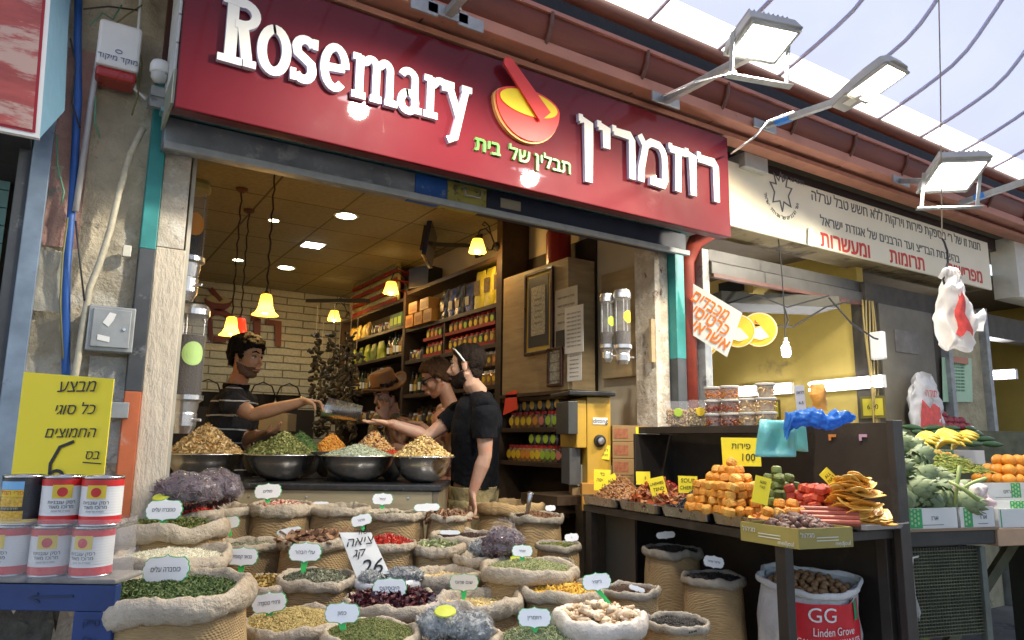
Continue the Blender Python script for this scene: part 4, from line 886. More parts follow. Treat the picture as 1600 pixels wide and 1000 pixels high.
c_hib = mats('hibiscus', [(.055, .008, .014), (.09, .012, .02), (.13, .03, .03), (.03, .006, .01)], .5)
c_bay = mats('bay_leaf', [(.3, .33, .15), (.42, .44, .22), (.5, .48, .28), (.2, .25, .1)])
c_clove = mats('clove', [(.05, .025, .015), (.08, .04, .025), (.03, .016, .01)])
c_fennel = mats('fennel', [(.3, .32, .13), (.38, .38, .18), (.24, .26, .1)])
c_garlic = mats('garlic_flake', [(.72, .58, .28), (.8, .68, .38), (.62, .45, .18)])
c_turm = mats('turmeric', [(.6, .35, .03), (.7, .45, .06), (.5, .28, .03)])
c_ginger = mats('ginger', [(.6, .46, .3), (.7, .56, .4), (.5, .36, .22)])
c_dark = mats('peppercorn', [(.02, .016, .014), (.035, .028, .022)])
c_choc = mats('brown_spice', [(.07, .035, .02), (.1, .055, .03)])
c_nut = mats('walnut', [(.22, .11, .045), (.3, .16, .07), (.17, .08, .03)], .6)
LG = 'burlap sack with rolled liner lip '
s = sack(292, 802, 110, 2.86, .5, 'sack of whole red chilies mostly hidden behind oregano sack', 21); fill(s, 'dried_chilies', 'whole dried red chilies at the back left corner', 'oct', (.022, .005, .005), 170, c_chili, .03)
s = sack(264, 822, 186, 2.6, .55, 'wide sack of dark green oregano below the purple bags', 1); fill(s, 'dried_oregano', 'dark green dried oregano in wide sack', 'leaf', (.007, .006, .006), 3200, c_oreg, .035)
s = sack(266, 872, 188, 2.3, .5, 'sack of white rice between the two green herb sacks', 2, mouth=.09); fill(s, 'white_rice', 'pile of long white grains in sack', 'oct', (.007, .0018, .0018), 3600, c_rice, .03)
s = sack(262, 924, 268, 1.93, .6, 'largest front sack of green coriander leaves next to blue table', 3, rimr=.11, mouth=.05); fill(s, 'coriander_leaves', 'crumbled green coriander leaves in the largest sack', 'leaf', (.0055, .004, .005), 6500, c_cori, .03, z=-.1)
s = sack(345, 797, 104, 3.25, .5, 'sack under the purple plastic bags by the jamb', 4)
s = sack(437, 793, 106, 3.32, .5, 'sack heaped with speckled pink beans in back row', 5, rimr=.14); fill(s, 'speckled_beans', 'speckled pink and cream beans', 'ball', (.009, .006, .006), 700, c_bean, .035, smooth=True)
s = sack(531, 795, 98, 3.38, .5, 'full looking sack with closed lip between beans and next back row sack', 6); fill(s, 'ground_spice', 'pale spice deep in back row sack', 'oct', (.004, .004, .004), 500, c_herb, .0, z=-.9)
s = sack(619, 803, 94, 3.33, .5, 'back row sack under the tag in front of counter corner', 7); fill(s, 'dried_herb', 'greyish herb just showing in back row sack', 'leaf', (.008, .006, .006), 500, c_herb, .01, z=-.6)
s = sack(701, 806, 76, 3.35, .5, 'narrow back row sack with cinnamon sticks below black shirted man', 8); fill(s, 'cinnamon_sticks', 'short dark cinnamon sticks standing in narrow sack', 'box', (.028, .004, .004), 60, c_bark, .02)
s = sack(394, 850, 106, 2.98, .5, 'sack with wrinkled empty looking lip left of the cinnamon bark', 9, mouth=.09); fill(s, 'crushed_herb', 'grey crushed herb in wrinkled sack', 'oct', (.004, .003, .003), 900, c_herb, .01, z=-.6)
s = sack(497, 843, 124, 2.93, .5, 'sack of cinnamon bark strips', 10); fill(s, 'cinnamon_bark', 'loose strips of brown cinnamon bark', 'box', (.035, .009, .0025), 170, c_bark, .03, flat=.35)
s = sack(606, 850, 92, 2.95, .5, 'small sack of bright red chili pods right of the handwritten price sheet', 11); fill(s, 'red_chilies', 'small bright red chili pods', 'oct', (.014, .005, .005), 420, c_chili, .035)
s = sack(684, 855, 86, 2.98, .45, 'squat sack of pale green bay leaves', 12, mouth=.1, rimr=.15); fill(s, 'bay_leaves', 'pale green leaves in squat sack', 'leaf', (.02, .015, .01), 260, c_bay, .02, z=-.1)
s = sack(724, 838, 108, 3.15, .5, 'sack of dark brown cloves behind the purple bags', 13); fill(s, 'cloves', 'dark brown cloves', 'oct', (.007, .003, .003), 1200, c_clove, .012)
s = sack(402, 914, 122, 2.55, .5, 'sack of golden flakes left of the grey green herb', 14, mouth=.09); fill(s, 'golden_flakes', 'golden yellow flakes in sack', 'leaf', (.012, .01, .008), 900, c_gold, .03)
s = sack(493, 904, 124, 2.6, .5, 'sack of grey green thyme below cinnamon bark', 15, mouth=.07); fill(s, 'dried_thyme', 'grey green crumbled herb', 'leaf', (.007, .005, .005), 2200, c_herb, .035)
s = sack(608, 906, 112, 2.66, .45, 'white plastic sack holding a grey bag behind the hibiscus', 16, liner=mat('white_liner', (.7, .7, .7), .35, var=.06, bump=1, bs=14), group='open white sacks')
s = sack(700, 899, 108, 2.72, .45, 'sack with a flat yellow labelled pack between grey bag and fennel', 17, mouth=.08, rimr=.15); fill(s, 'pale_spice', 'pale yellow spice low in sack', 'oct', (.006, .004, .004), 700, c_garlic, .0, z=-.5)
s = sack(756, 870, 100, 2.9, .45, 'sack carrying two purple grey plastic bags', 18)
s = sack(826, 888, 156, 2.6, .5, 'wide tilted sack of light green fennel seeds', 19, mouth=.08); fill(s, 'fennel_seeds', 'light green fennel seeds', 'oct', (.006, .002, .002), 3600, c_fennel, .035)
s = sack(460, 972, 168, 2.22, .5, 'sack of golden coriander seeds at bottom edge', 20, mouth=.07); fill(s, 'coriander_seeds', 'fine golden seeds in front row sack', 'ball', (.0032, .0032, .0032), 4200, c_gseed, .035, z=0)
s = sack(577, 993, 160, 2.0, .5, 'front sack of olive cumin cut by the bottom edge', 22); fill(s, 'cumin', 'olive brown ground cumin', 'oct', (.004, .002, .002), 3200, c_oreg, .04, z=0)
s = sack(613, 941, 154, 2.33, .5, 'sack of dark red hibiscus petals', 23, mouth=.07); fill(s, 'hibiscus_petals', 'shrivelled dark red hibiscus petals', 'leaf', (.014, .012, .02), 1500, c_hib, .035, z=.1)
s = sack(750, 938, 138, 2.38, .5, 'wrinkled sack with a few garlic flakes at its bottom', 24, mouth=.08, rimr=.14); fill(s, 'garlic_flakes', 'pale yellow sliced garlic', 'oct', (.008, .006, .002), 1100, c_garlic, .005, z=-.9)
s = sack(878, 922, 130, 2.45, .5, 'sack of yellow turmeric pieces behind the ginger', 25, mouth=.08); fill(s, 'turmeric_roots', 'short yellow turmeric pieces', 'oct', (.014, .006, .006), 420, c_turm, .02, z=-.4)
s = sack(718, 995, 134, 2.1, .5, 'sack under the clear bag of silver grey herb at bottom edge', 26, mouth=.08)
s = sack(838, 1000, 120, 2.12, .5, 'small front sack of rosemary needles at bottom edge', 27); fill(s, 'rosemary_needles', 'green grey rosemary needles', 'box', (.008, .001, .001), 2000, mats('rosemary', [(.24, .27, .13), (.32, .34, .18), (.16, .2, .09)]), .035, z=.2)
sG = sack(937, 966, 150, 2.2, .5, 'sack of whole ginger roots with white crinkled liner', 28, mouth=.05, rimr=.15, liner=mat('pale_liner', (.62, .55, .46), .4, var=.1, bump=1.6, bs=14)); fill(sG, 'ginger_bed', 'ginger roots deeper in the sack', 'ball', (.014, .007, .006), 260, c_ginger, .015, z=-.2, smooth=True)
s = sack(985, 922, 92, 2.6, .5, 'dark lipped sack of dark cloves between turmeric and the display table', 29, dark=True); fill(s, 'ground_cloves', 'dark brown spice in dark lipped sack', 'oct', (.004, .003, .003), 1000, c_choc, .01)
s = sack(1056, 972, 106, 2.4, .5, 'dark lipped sack of black peppercorns in front of the table', 30, dark=True, mouth=.09); fill(s, 'black_peppercorns', 'black peppercorns in dark lipped sack', 'ball', (.003, .003, .003), 1300, c_dark, .01, z=-.6)
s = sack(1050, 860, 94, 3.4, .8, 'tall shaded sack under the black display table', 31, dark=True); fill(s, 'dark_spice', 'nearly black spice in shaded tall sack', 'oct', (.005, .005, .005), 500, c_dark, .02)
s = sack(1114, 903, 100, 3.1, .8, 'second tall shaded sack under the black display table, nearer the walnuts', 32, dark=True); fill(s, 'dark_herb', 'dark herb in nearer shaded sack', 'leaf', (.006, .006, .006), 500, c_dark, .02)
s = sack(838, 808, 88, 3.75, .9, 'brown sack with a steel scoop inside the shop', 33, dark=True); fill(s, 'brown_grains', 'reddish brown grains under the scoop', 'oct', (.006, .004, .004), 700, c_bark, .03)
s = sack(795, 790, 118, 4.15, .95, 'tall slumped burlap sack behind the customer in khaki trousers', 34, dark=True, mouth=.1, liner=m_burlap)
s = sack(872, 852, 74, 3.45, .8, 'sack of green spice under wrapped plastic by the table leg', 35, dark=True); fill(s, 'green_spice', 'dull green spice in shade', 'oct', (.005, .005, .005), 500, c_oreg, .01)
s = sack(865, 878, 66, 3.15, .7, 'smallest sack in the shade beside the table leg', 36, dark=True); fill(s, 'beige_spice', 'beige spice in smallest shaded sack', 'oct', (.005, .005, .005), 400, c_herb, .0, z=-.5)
gr = random.Random(4)
def ginger_mesh(seed):
 r = random.Random(seed); b = MB(); x = -.02
 b.tube([(-.022, 0, 0), (-.008, r.uniform(-.004, .004), .002), (.008, r.uniform(-.004, .004), 0), (.024, r.uniform(-.008, .008), 0)], [.006, .0095, .009, .005], 8)
 for k in range(2): q = r.uniform(-.012, .014); s_ = r.choice((-1, 1)); b.tube([(q, 0, 0), (q+.004, s_*.01, .002), (q+.006, s_*.019, .003)], [.0075, .007, .004], 7)
 return b
gp = [ginger_mesh(k).build('ginger_root', c_ginger[k % 3], smooth=True) for k in range(3)]
k = 0
for i in range(30):
 a = gr.uniform(0, 6.28); q = math.sqrt(gr.random())*sG['R']*.95; p = sG['M']@Vector((q*math.cos(a), q*math.sin(a), .022*(1-(q/sG['R'])**2)+.006+gr.uniform(0, .008)))
 o = gp[i] if i < 3 else dup(gp[i % 3], ch=[])
 o.location = p; o.rotation_euler = (gr.uniform(-.5, .5), gr.uniform(-.5, .5), gr.uniform(0, 6.28)); sc_ = gr.uniform(.8, 1.25); o.scale = (sc_,)*3
 tag(o, 'knobbly beige ginger root lying among others on the ginger sack', 'ginger', 'whole ginger roots')
st_ = thing('display_step', 'hidden wooden riser supporting the back rows of sacks', 'riser', (0, 0, 0))
MB().bb(.45, 2.75, 0, 1.75, 3.6, .3).build('upper_step', m_wood, st_); MB().bb(.25, 2.2, 0, 1.9, 2.748, .2).build('lower_step', m_wood, st_)
# ---- tags
price_tag(257, 797, 58, 2.5, 'כוסברה עלים', 'white tag standing between the red chilies and oregano', roll=-.03, stem=.4)
price_tag(419, 768, 43, 3.3, 'פולים', 'white tag over the speckled pink beans', roll=-.06, stem=.5)
price_tag(502, 786, 24, 3.38, '', 'white tag lying flat on the closed back row sack', stem=0, ht=.3, green=False)
price_tag(598, 780, 33, 3.3, 'קימל', 'white tag upright against the wooden counter front', stem=.5)
price_tag(667, 793, 42, 3.3, '', 'low white tag half buried behind the cinnamon sticks', stem=0, ht=.5, roll=-.05)
price_tag(357, 818, 36, 3.0, 'ל', 'tilted white tag half hidden behind the oregano sack', roll=-.25, stem=.8)
price_tag(379, 870, 50, 2.55, 'בבאג׳ קמומיל', 'white tag reading two Hebrew words over the golden flakes', stem=1)
price_tag(452, 830, 40, 2.97, '', 'white tag lying behind the cinnamon bark', stem=0, ht=.45, roll=-.2)
price_tag(477, 863, 52, 2.6, 'עלי הבהר', 'white tag standing in the grey green thyme', stem=1)
price_tag(565, 813, 33, 3.0, 'פלפל', 'small tilted white tag above the handwritten price sheet', roll=-.25, stem=.6)
price_tag(421, 942, 55, 2.2, 'גרגירי כוסברה', 'tilted white tag in the golden coriander seeds', roll=-.12, stem=.8)
price_tag(535, 958, 55, 1.98, 'כמון', 'white tag on a long stem in the olive cumin', roll=.0, stem=1.5, slant=.02)
price_tag(609, 919, 54, 2.3, 'היביסקוס', 'white tag behind the dark red hibiscus', stem=.3, roll=-.03)
price_tag(725, 910, 46, 2.36, 'שום פרוס', 'cream coloured tag over the garlic flakes', stem=.8, face=m_tagp)
price_tag(703, 832, 34, 3.13, '', 'low white tag lying in the clove sack', stem=0, ht=.35)
price_tag(816, 861, 33, 2.6, 'שומר', 'white tag in the fennel seeds beside the purple bags', stem=1)
price_tag(835, 965, 53, 2.1, 'רוזמרין', 'white tag standing in the rosemary at bottom edge', stem=.7)
price_tag(932, 909, 46, 2.2, 'ג׳ינג׳ר', 'tilted white tag on a slanting stem in the ginger sack', roll=-.12, stem=1.3, slant=.03)
price_tag(260, 890, 74, 1.95, 'כוסברה עלים', 'largest white tag in the front coriander sack', roll=-.04, stem=.6)
price_tag(995, 920, 26, 2.55, '', 'tiny tag lying on the dark lipped clove sack', stem=0, ht=.5, roll=.3, green=False)
price_tag(1040, 836, 30, 3.35, '', 'dim tag in the tall shaded sack under the table', stem=0, ht=.6, roll=-.1, green=False)
price_tag(1115, 878, 32, 3.05, 'פלפל שחור', 'dim white tag leaning in the nearer shaded sack', stem=0, roll=.15, green=False)
price_tag(860, 794, 16, 3.7, 'ת', 'tiny dim tag in the sack with the scoop', stem=0, roll=-.05, green=False)
price_tag(893, 840, 22, 3.4, 'ת', 'dim tag in the green spice beside the table leg', stem=0, roll=-.1, green=False)
# ---- handwritten price sheet
def sheet(name, label, cat, cs, m, lines, ink=None, thick=.002, grow=0):
 t = thing(name, label, cat, (0, 0, 0)); plate('sheet', cs, thick, m, t); q = [Vector(c) for c in cs]
 for (u, v, tx, sz, rtl) in lines: text(tx, sz, 'handwriting', ink or m_ink, t, on(q[3], q[2], q[0], u, v), .0006, rtl=rtl, shear=.15)
 return t
sheet('price_sheet', 'curled white sheet handwritten with price 26 standing among the sacks', 'price sheet', [atD(530, 832, 2.72), atD(580, 832, 2.72), atD(609, 896, 2.6), atD(557, 903, 2.6)], m_paper,
      [(.72, .94, 'יסוד', .03, True), (.5, .74, 'ציאה', .05, True), (.5, .5, '1 קג', .045, True), (.55, .16, '26', .085, False)])
# ---- scoops
def scoop(label, loc, rot, s_=1.):
 t = thing('steel_scoop', label, 'scoop', loc, rot=rot)
 b = MB(); b.grid(lambda u, v: (.14*s_*v, .045*s_*math.cos(math.pi*(.06+1.0*u)+math.pi*.44*0)*(1-.12*v), -.045*s_*math.sin(math.pi*u)*(1-.35*v*v)+(.02*s_ if 0 else 0)), 14, 8); b.build('blade', m_steel, t, smooth=True)
 MB().prism([(.045*s_*math.cos(a), -.045*s_*math.sin(a)) for a in np.linspace(0, math.pi, 12)], .003, Matrix.Rotation(math.pi/2, 4, 'Z')).build('back_plate', m_steel, t)
 MB().tube([(0, 0, -.015*s_), (-.03*s_, 0, -.008*s_), (-.1*s_, 0, 0)], [.008*s_, .009*s_, .011*s_], 10).build('handle', m_steel, t, smooth=True)
 return t
scoop('steel scoop stuck handle up in the brown sack', atD(822, 802, 3.72), (0, math.radians(58), math.radians(75)), 1.3)
# ---- plastic bags of dried goods
m_purple = mat('purple_goods', (.08, .035, .045), .35, var=.5, vs=22, c2=(.3, .24, .26), c2s=16, c2t=.58, bump=2.5, bs=26, coat=.5)
m_greybag = mat('grey_goods', (.26, .25, .26), .35, var=.3, vs=18, c2=(.12, .11, .11), c2s=14, c2t=.56, bump=2, bs=26, coat=.6)
m_silver = mat('silver_goods', (.34, .35, .33), .3, var=.35, vs=20, c2=(.2, .2, .17), c2s=18, c2t=.55, bump=2.5, bs=24, coat=.6)
m_film = mat('cling_film', (.85, .85, .9), .1, var=0, alpha=.1, coat=.4, bump=2, bs=20)
c_strip = mats('purple_strip', [(.1, .035, .04), (.17, .08, .085), (.05, .015, .02)], .4); c_silv = mats('silver_bit', [(.3, .31, .28), (.42, .43, .4), (.2, .21, .18)], .4)
def pack(px, py, d, w_, h_, dp, m, label, seed, rz=0, tie=True, sticker=None):
 t = thing('filled_bag', label, 'plastic bag', atD(px, py, d), YAW*-1+rz)
 def mk(g, am):
  def fn(u, v):
   a = 2*math.pi*u; b_ = math.pi*(v-.5); x, y, z = math.cos(a)*math.cos(b_), math.sin(a)*math.cos(b_), math.sin(b_)
   nn = 1+am*noise.fractal(Vector((x*2.6, y*2.6, z*2.6+seed)), .8, 2.2, 5)
   if z < -.5: z = -.5-(z+.5)*-.3*0-.0
   return (x*w_/2*nn*g, y*dp/2*nn*g, z*h_/2*nn*g)
  return MB().grid(fn, 40, 22, wrapu=True)
 mk(.93, .16).build('contents', m, t, smooth=True)
 n_ = 700; a_ = RNG.uniform(0, 6.28, n_); b2 = np.arcsin(RNG.uniform(-1, 1, n_)); T = np.stack([np.cos(a_)*np.cos(b2)*w_*.47, np.sin(a_)*np.cos(b2)*dp*.47, np.sin(b2)*h_*.47], 1)*RNG.uniform(.93, 1.03, (n_, 1))
 T *= np.array([[1+.16*noise.fractal(Vector((math.cos(a)*math.cos(b)*2.6, math.sin(a)*math.cos(b)*2.6, math.sin(b)*2.6+seed)), .8, 2.2, 5)] for a, b in zip(a_, b2)])
 MB().scatter(*SHAPES['oct' if m is m_purple else 'leaf'], T, rnd_rot(n_, None), np.array([[.016, .003, .003] if m is m_purple else [.009, .006, .003]])*(1+RNG.normal(0, .2, (n_, 1))), RNG.integers(0, 3, n_)).build('dried_bits', c_strip if m is m_purple else c_silv, t); mk(1.07, .2).build('film', m_film, t, smooth=True)
 if tie:
  b = MB()
  for k in range(7): a = k*.5-1.5; b.add([(0, 0, h_*.42), (math.sin(a)*.05, -.01+.01*k, h_*.42+math.cos(a)*.055), (math.sin(a+.4)*.045, .01, h_*.42+math.cos(a+.4)*.045)], [(0, 1, 2)])
  b.build('tied_neck', m_film, t)
 if sticker: MB().lathe([(0, .002), (.024, .0), (.026, -.003)], 18, (sticker[0]*w_, -dp*.5, sticker[1]*h_), align((0, -.5, 1)), sx=1.2, sy=1).build('sticker', mat('sticker_yellow', (.45, .48, .04), .5), t)
 return t
pack(290, 768, 2.75, .24, .14, .14, m_purple, 'left clear bag of purple dried strips with a round yellow sticker', 3, tie=False, sticker=(-.25, -.1))
pack(337, 763, 2.95, .2, .15, .14, m_purple, 'right clear bag of purple dried strips leaning on the left one', 8, tie=False, sticker=(-.3, .3))
pack(787, 850, 2.8, .16, .12, .12, m_purple, 'purple clear bag with yellow sticker behind the fennel tag', 12, sticker=(.35, -.35))
pack(757, 856, 2.86, .13, .07, .1, m_greybag, 'flat grey purple bag left of the tied purple bag', 17, tie=False)
pack(632, 898, 2.62, .14, .055, .1, m_greybag, 'grey bag lying on the white plastic sack, right one', 21, tie=False)
pack(580, 903, 2.6, .09, .055, .09, m_silver, 'small silver grey bag on white plastic sack beside the price sheet', 25, tie=False)
pack(690, 975, 2.05, .14, .1, .12, m_silver, 'tied clear bag of silver grey herb at bottom edge', 29, sticker=(.1, .5))
pack(738, 982, 2.05, .12, .09, .11, m_silver, 'second clear bag of silver grey herb right of the tied one', 33, tie=False)
# ---- walnut sack
wm = mat('woven_white', (.62, .62, .6), .6, var=.06, bump=.8, bs=40)
s = sack(1262, 905, 156, 2.88, .7, 'white woven sack of walnuts with red printed front beside the table leg', 40, rimr=.05, liner=wm, body=wm, mouth=.13, tilt=.12, slump=3, group='open white sacks')
WS = s['t']; WS['kind'] = 'thing'
def on_sack(a0, a1, z0, z1, nm, m, lift=.003):
 R = s['R']+s['rr']*1.75; rn = ring_noise(40, .13)
 def fn(u, v):
  a = a0+(a1-a0)*u; z = z0+(z1-z0)*v; q = R*.965*rn(a)*(1+.09*noise.noise(Vector((math.cos(a)*2.2, math.sin(a)*2.2, z*9+40)))+.012*math.sin(a*9+z*14+40)*noise.noise(Vector((a*2, z*5, 40))))+lift
  return (q*math.cos(a), q*math.sin(a), z)
 return MB().grid(fn, 14, 12).build(nm, m, WS, smooth=True)
aC = math.atan2(-s['c'].y, -s['c'].x)
on_sack(aC-.3, aC+1.35, -.62, -.035, 'red_print', mat('sack_red', (.6, .02, .03), .45, var=.12, vs=9), .006)
on_sack(aC+.95, aC+1.2, -.1, -.03, 'green_print', mat('sack_green', (.02, .3, .12), .5), .009)
def wtxt(tx, a, z, sz, m, maxw):
 R = (s['R']+s['rr']*1.75)*ring_noise(40, .13)(a)
 p = Vector((math.cos(a)*(R+.02), math.sin(a)*(R+.02), z)); n = Vector((math.cos(a), math.sin(a), 0)); x = Vector((-math.sin(a), math.cos(a), 0))
 o = text(tx, sz, 'print', m, WS, Matrix.Identity(4), .001, maxw=maxw)
 me = o.data; R2 = (s['R']+s['rr']*1.75)
 for v in me.vertices:
  aa = a+v.co.x/R2; zz = z+v.co.z; q = R2*.965*ring_noise(40, .13)(aa)*(1+.09*noise.noise(Vector((math.cos(aa)*2.2, math.sin(aa)*2.2, zz*9+40)))+.012*math.sin(aa*9+zz*14+40)*noise.noise(Vector((aa*2, zz*5, 40))))+.013-v.co.y*.5; v.co = Vector((q*math.cos(aa), q*math.sin(aa), z+v.co.z))
m_pw = mat('print_white', (.75, .75, .72), .5)
wtxt('GG', aC+.25, -.075, .075, m_pw, .16); wtxt('Linden Grove', aC+.5, -.135, .042, m_pw, .17); wtxt('CALIFORNIA WALNUTS', aC+.45, -.175, .034, m_pw, .26)
wr = random.Random(3); wb = MB()
def wn(u, v):
 a = 2*math.pi*u; b_ = math.pi*(v-.5); q = 1+.1*noise.noise(Vector((math.cos(a)*3, math.sin(a)*3, b_*3))); return (.016*q*math.cos(a)*math.cos(b_), .014*q*math.sin(a)*math.cos(b_), .014*q*math.sin(b_))
w0 = MB().grid(wn, 12, 8, wrapu=True).build('walnut', c_nut[1], smooth=True)
for i in range(60):
 a = wr.uniform(0, 6.28); q = math.sqrt((i+.5)/60)*s['R']*.84; a = i*2.4
 o = w0 if i == 0 else dup(w0, ch=[]); o.location = s['M']@Vector((q*math.cos(a), q*math.sin(a), -.03+wr.uniform(0, .012)+.015*(1-(q/s['R'])**2)))
 o.rotation_euler = (wr.uniform(0, 3), wr.uniform(0, 3), wr.uniform(0, 3)); tag(o, 'brown walnut in the white California sack', 'walnut', 'walnuts in the white sack')
MB().lathe([(0, -.055), (s['R']*.9, -.05)], 24).build('filling', mat('walnut'), WS)
# ================================================================ counter and bowls
ORD = ['first', 'second', 'third', 'fourth', 'fifth', 'sixth', 'seventh', 'eighth', 'ninth', 'tenth', 'eleventh', 'twelfth', 'thirteenth', 'fourteenth', 'fifteenth', 'sixteenth', 'seventeenth', 'eighteenth', 'nineteenth', 'twentieth']
fw = Vector((math.sin(YAW), math.cos(YAW), 0)); rt = Vector((math.cos(YAW), -math.sin(YAW), 0))
cz_ = 1.032
def cpos(lat, dep, z): return rt*lat+fw*dep+Vector((0, 0, z))
ct = thing('shop_counter', 'pale wood fronted counter with dark stone top behind the sacks', 'counter', cpos(-1.0, 3.62, 0), -YAW)
MB().bb(-.72, 0, 0, .62, .5, cz_-.032).build('cabinet', m_woodh, ct, bevel=.003)
MB().bb(.62, -.004, 0, .65, .5, cz_-.032).build('corner_post', mat('post_oak', (.2, .16, .1), .5), ct, bevel=.003)
MB().bb(-.74, -.015, cz_-.03, .665, .52, cz_).build('stone_top', mat('stone_top', (.03, .03, .032), .25, var=.4, vs=40, c2=(.12, .12, .12), c2s=30, c2t=.6), ct, bevel=.006)
for x in (-.28, .0, .5): MB().lathe([(0, .003), (.006, .002), (.007, 0)], 10, (x, -.001, cz_-.065), align((0, -1, 0))).build('screw', m_alu, ct)
m_bowl = mat('bowl_steel', (.8, .78, .74), .24, metal=1, var=.05)
def bowl(px, wpx, d, lab, hz=.135, z=None, m=None, py=717):
 D = wpx*d/FPX; R = D/2; c = atD(px, py, d); c.z = z or (cz_+hz)
 t = thing('steel_bowl', lab, 'bowl', (c.x, c.y, c.z-hz), group='steel bowls on the counter')
 pr = [(0, .0), (R*.35, 0), (R*.55, hz*.12), (R*.75, hz*.35), (R*.9, hz*.68), (R*.96, hz), (R*1.03, hz+.002), (R*1.03, hz-.004), (R*.985, hz-.005)]
 MB().lathe([(r*(.985 if z_ < hz*.9 else 1), z_) for r, z_ in pr], 40, caps=False).build('bowl', m or m_bowl, t, smooth=True)
 return Vector((c.x, c.y, c.z-.004)), R
c_walnut_mix = mats('walnut_mix', [(.42, .27, .1), (.52, .38, .18), (.34, .2, .07), (.6, .48, .28)])
c_mixnut = mats('mixed_nuts', [(.6, .45, .16), (.7, .58, .3), (.5, .32, .1), (.22, .1, .03)], .5)
c_darkmix = mats('dark_mix', [(.42, .2, .05), (.55, .33, .12), (.15, .05, .02), (.6, .42, .2)], .5)
c_olive = mats('olive_mix', [(.15, .17, .04), (.24, .25, .08), (.34, .32, .12), (.1, .12, .03)])
c_pale = mats('pale_mix', [(.4, .44, .32), (.48, .52, .4), (.34, .37, .26)])
c_red = mats('red_powder', [(.42, .04, .01), (.5, .07, .02)])
c_dgreen = mats('deep_green', [(.06, .12, .03), (.1, .17, .05)])
c_orange = mats('orange_bits', [(.6, .25, .03), (.65, .35, .06), (.45, .15, .02)])
def bp_(px, wpx, d, lab, name, plab, h, shape, size, n, ms, pw=1.15, **k):
 kk = {q: k.pop(q) for q in ('hz', 'z', 'm', 'py') if q in k}
 c, R = bowl(px, wpx, d, lab, **kk); return pile(name, plab, c, R*.93, h, shape, size, n, ms, pw=pw, cat='nuts' if 'nut' in name else 'spice', **k)
bp_(320, 120, 3.78, 'steel bowl of walnut pieces at left end of counter', 'walnut_pieces', 'tall heap of broken walnuts at left end of the counter', .155, 'leaf', (.013, .012, .01), 2200, c_walnut_mix)
bp_(441, 110, 3.78, 'steel bowl of olive green herb mix', 'olive_herb_mix', 'heap of olive green leaves and petals on the counter', .12, 'leaf', (.01, .008, .008), 2600, c_olive)
bp_(559, 119, 3.78, 'steel bowl of pale green powdery leaves', 'pale_green_herb', 'low heap of pale green herb in third bowl', .062, 'leaf', (.006, .005, .005), 2600, c_pale, lump=.003)
bp_(661, 97, 3.75, 'steel bowl of golden mixed nuts at right end of the counter', 'mixed_nuts', 'golden mixed nuts heaped at right end of the counter', .11, 'oct', (.011, .006, .006), 1500, c_mixnut)
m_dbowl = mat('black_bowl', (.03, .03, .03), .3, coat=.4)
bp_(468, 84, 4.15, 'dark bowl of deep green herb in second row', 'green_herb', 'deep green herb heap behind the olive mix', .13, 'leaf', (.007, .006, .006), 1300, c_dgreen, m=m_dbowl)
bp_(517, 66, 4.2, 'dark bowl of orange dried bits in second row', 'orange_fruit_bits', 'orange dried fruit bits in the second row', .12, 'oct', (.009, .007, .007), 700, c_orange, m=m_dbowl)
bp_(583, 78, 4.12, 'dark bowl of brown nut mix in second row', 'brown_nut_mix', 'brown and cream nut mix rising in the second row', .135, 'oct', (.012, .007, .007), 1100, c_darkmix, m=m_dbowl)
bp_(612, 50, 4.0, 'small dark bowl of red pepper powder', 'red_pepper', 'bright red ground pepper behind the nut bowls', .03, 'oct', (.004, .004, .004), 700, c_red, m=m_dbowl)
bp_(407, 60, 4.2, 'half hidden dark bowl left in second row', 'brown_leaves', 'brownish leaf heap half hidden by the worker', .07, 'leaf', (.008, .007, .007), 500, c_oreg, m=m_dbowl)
pt_ = thing('black_plate', 'shallow black dish standing above the pale green bowl', 'dish', cpos((530-800)/FPX*3.95, 3.95, cz_))
MB().lathe([(.0, .125), (.12, .128), (.15, .15), (.155, .15), (.125, .12), (0, .118)], 32).build('dish', m_dbowl, pt_, smooth=True); MB().lathe([(.05, 0), (.03, .02), (.03, .115)], 20).build('foot', m_dbowl, pt_)
# ================================================================ shelving on the right wall
XS = 2.85
fs_ = thing('wall_shelving', 'dark wooden shelving with uprights along right wall of the shop', 'shelving', (0, 0, 0))
near = (2.70, 2.32, 2.005, 1.68, 1.40, 1.10); far = (2.65, 2.375, 2.095, 1.775, 1.45, 1.12); low = (1.565, 1.345, 1.11, .8)
for z in near: MB().bb(XS, 4.72, z-.035, 3.09, 6.44, z).build('shelf', m_shelf, fs_, bevel=.002)
for z in far: MB().bb(XS, 6.5, z-.03, 3.09, 8.3, z).build('shelf', m_shelf, fs_, bevel=.002)
for z in low: MB().bb(XS, 3.78, z-.03, 3.09, 4.63, z).build('shelf', m_shelf, fs_, bevel=.002)
for y, z1 in ((4.63, 3.0), (6.44, 2.7), (8.3, 2.65)): MB().bb(XS-.01, y, 0, 3.09, y+.08 if y < 5 else y+.05, z1).build('upright', m_shelf, fs_)
MB().bb(3.085, 3.78, 0, 3.095, 8.35, 2.68).build('back_panel', mat('shelf_back', (.03, .02, .012), .7), fs_)
MB().bb(2.9, 3.7, 0, 3.08, 3.78, 1.5).build('end_panel', mat('grey_beige', (.2, .17, .12), .7), fs_)
def lbl_disc(r, m, x=-.001): return MB().lathe([(0, .0012), (r, .001), (r, 0)], 14, R=align((-1, 0, 0)), c=(x, 0, 0))
m_lbls = [mat(f'label_{n}', c, .5, var=.05) for n, c in (('yellow', (.7, .5, .03)), ('lime', (.35, .5, .05)), ('orange', (.65, .25, .03)), ('pink', (.6, .2, .15)), ('gold', (.5, .36, .08)))]
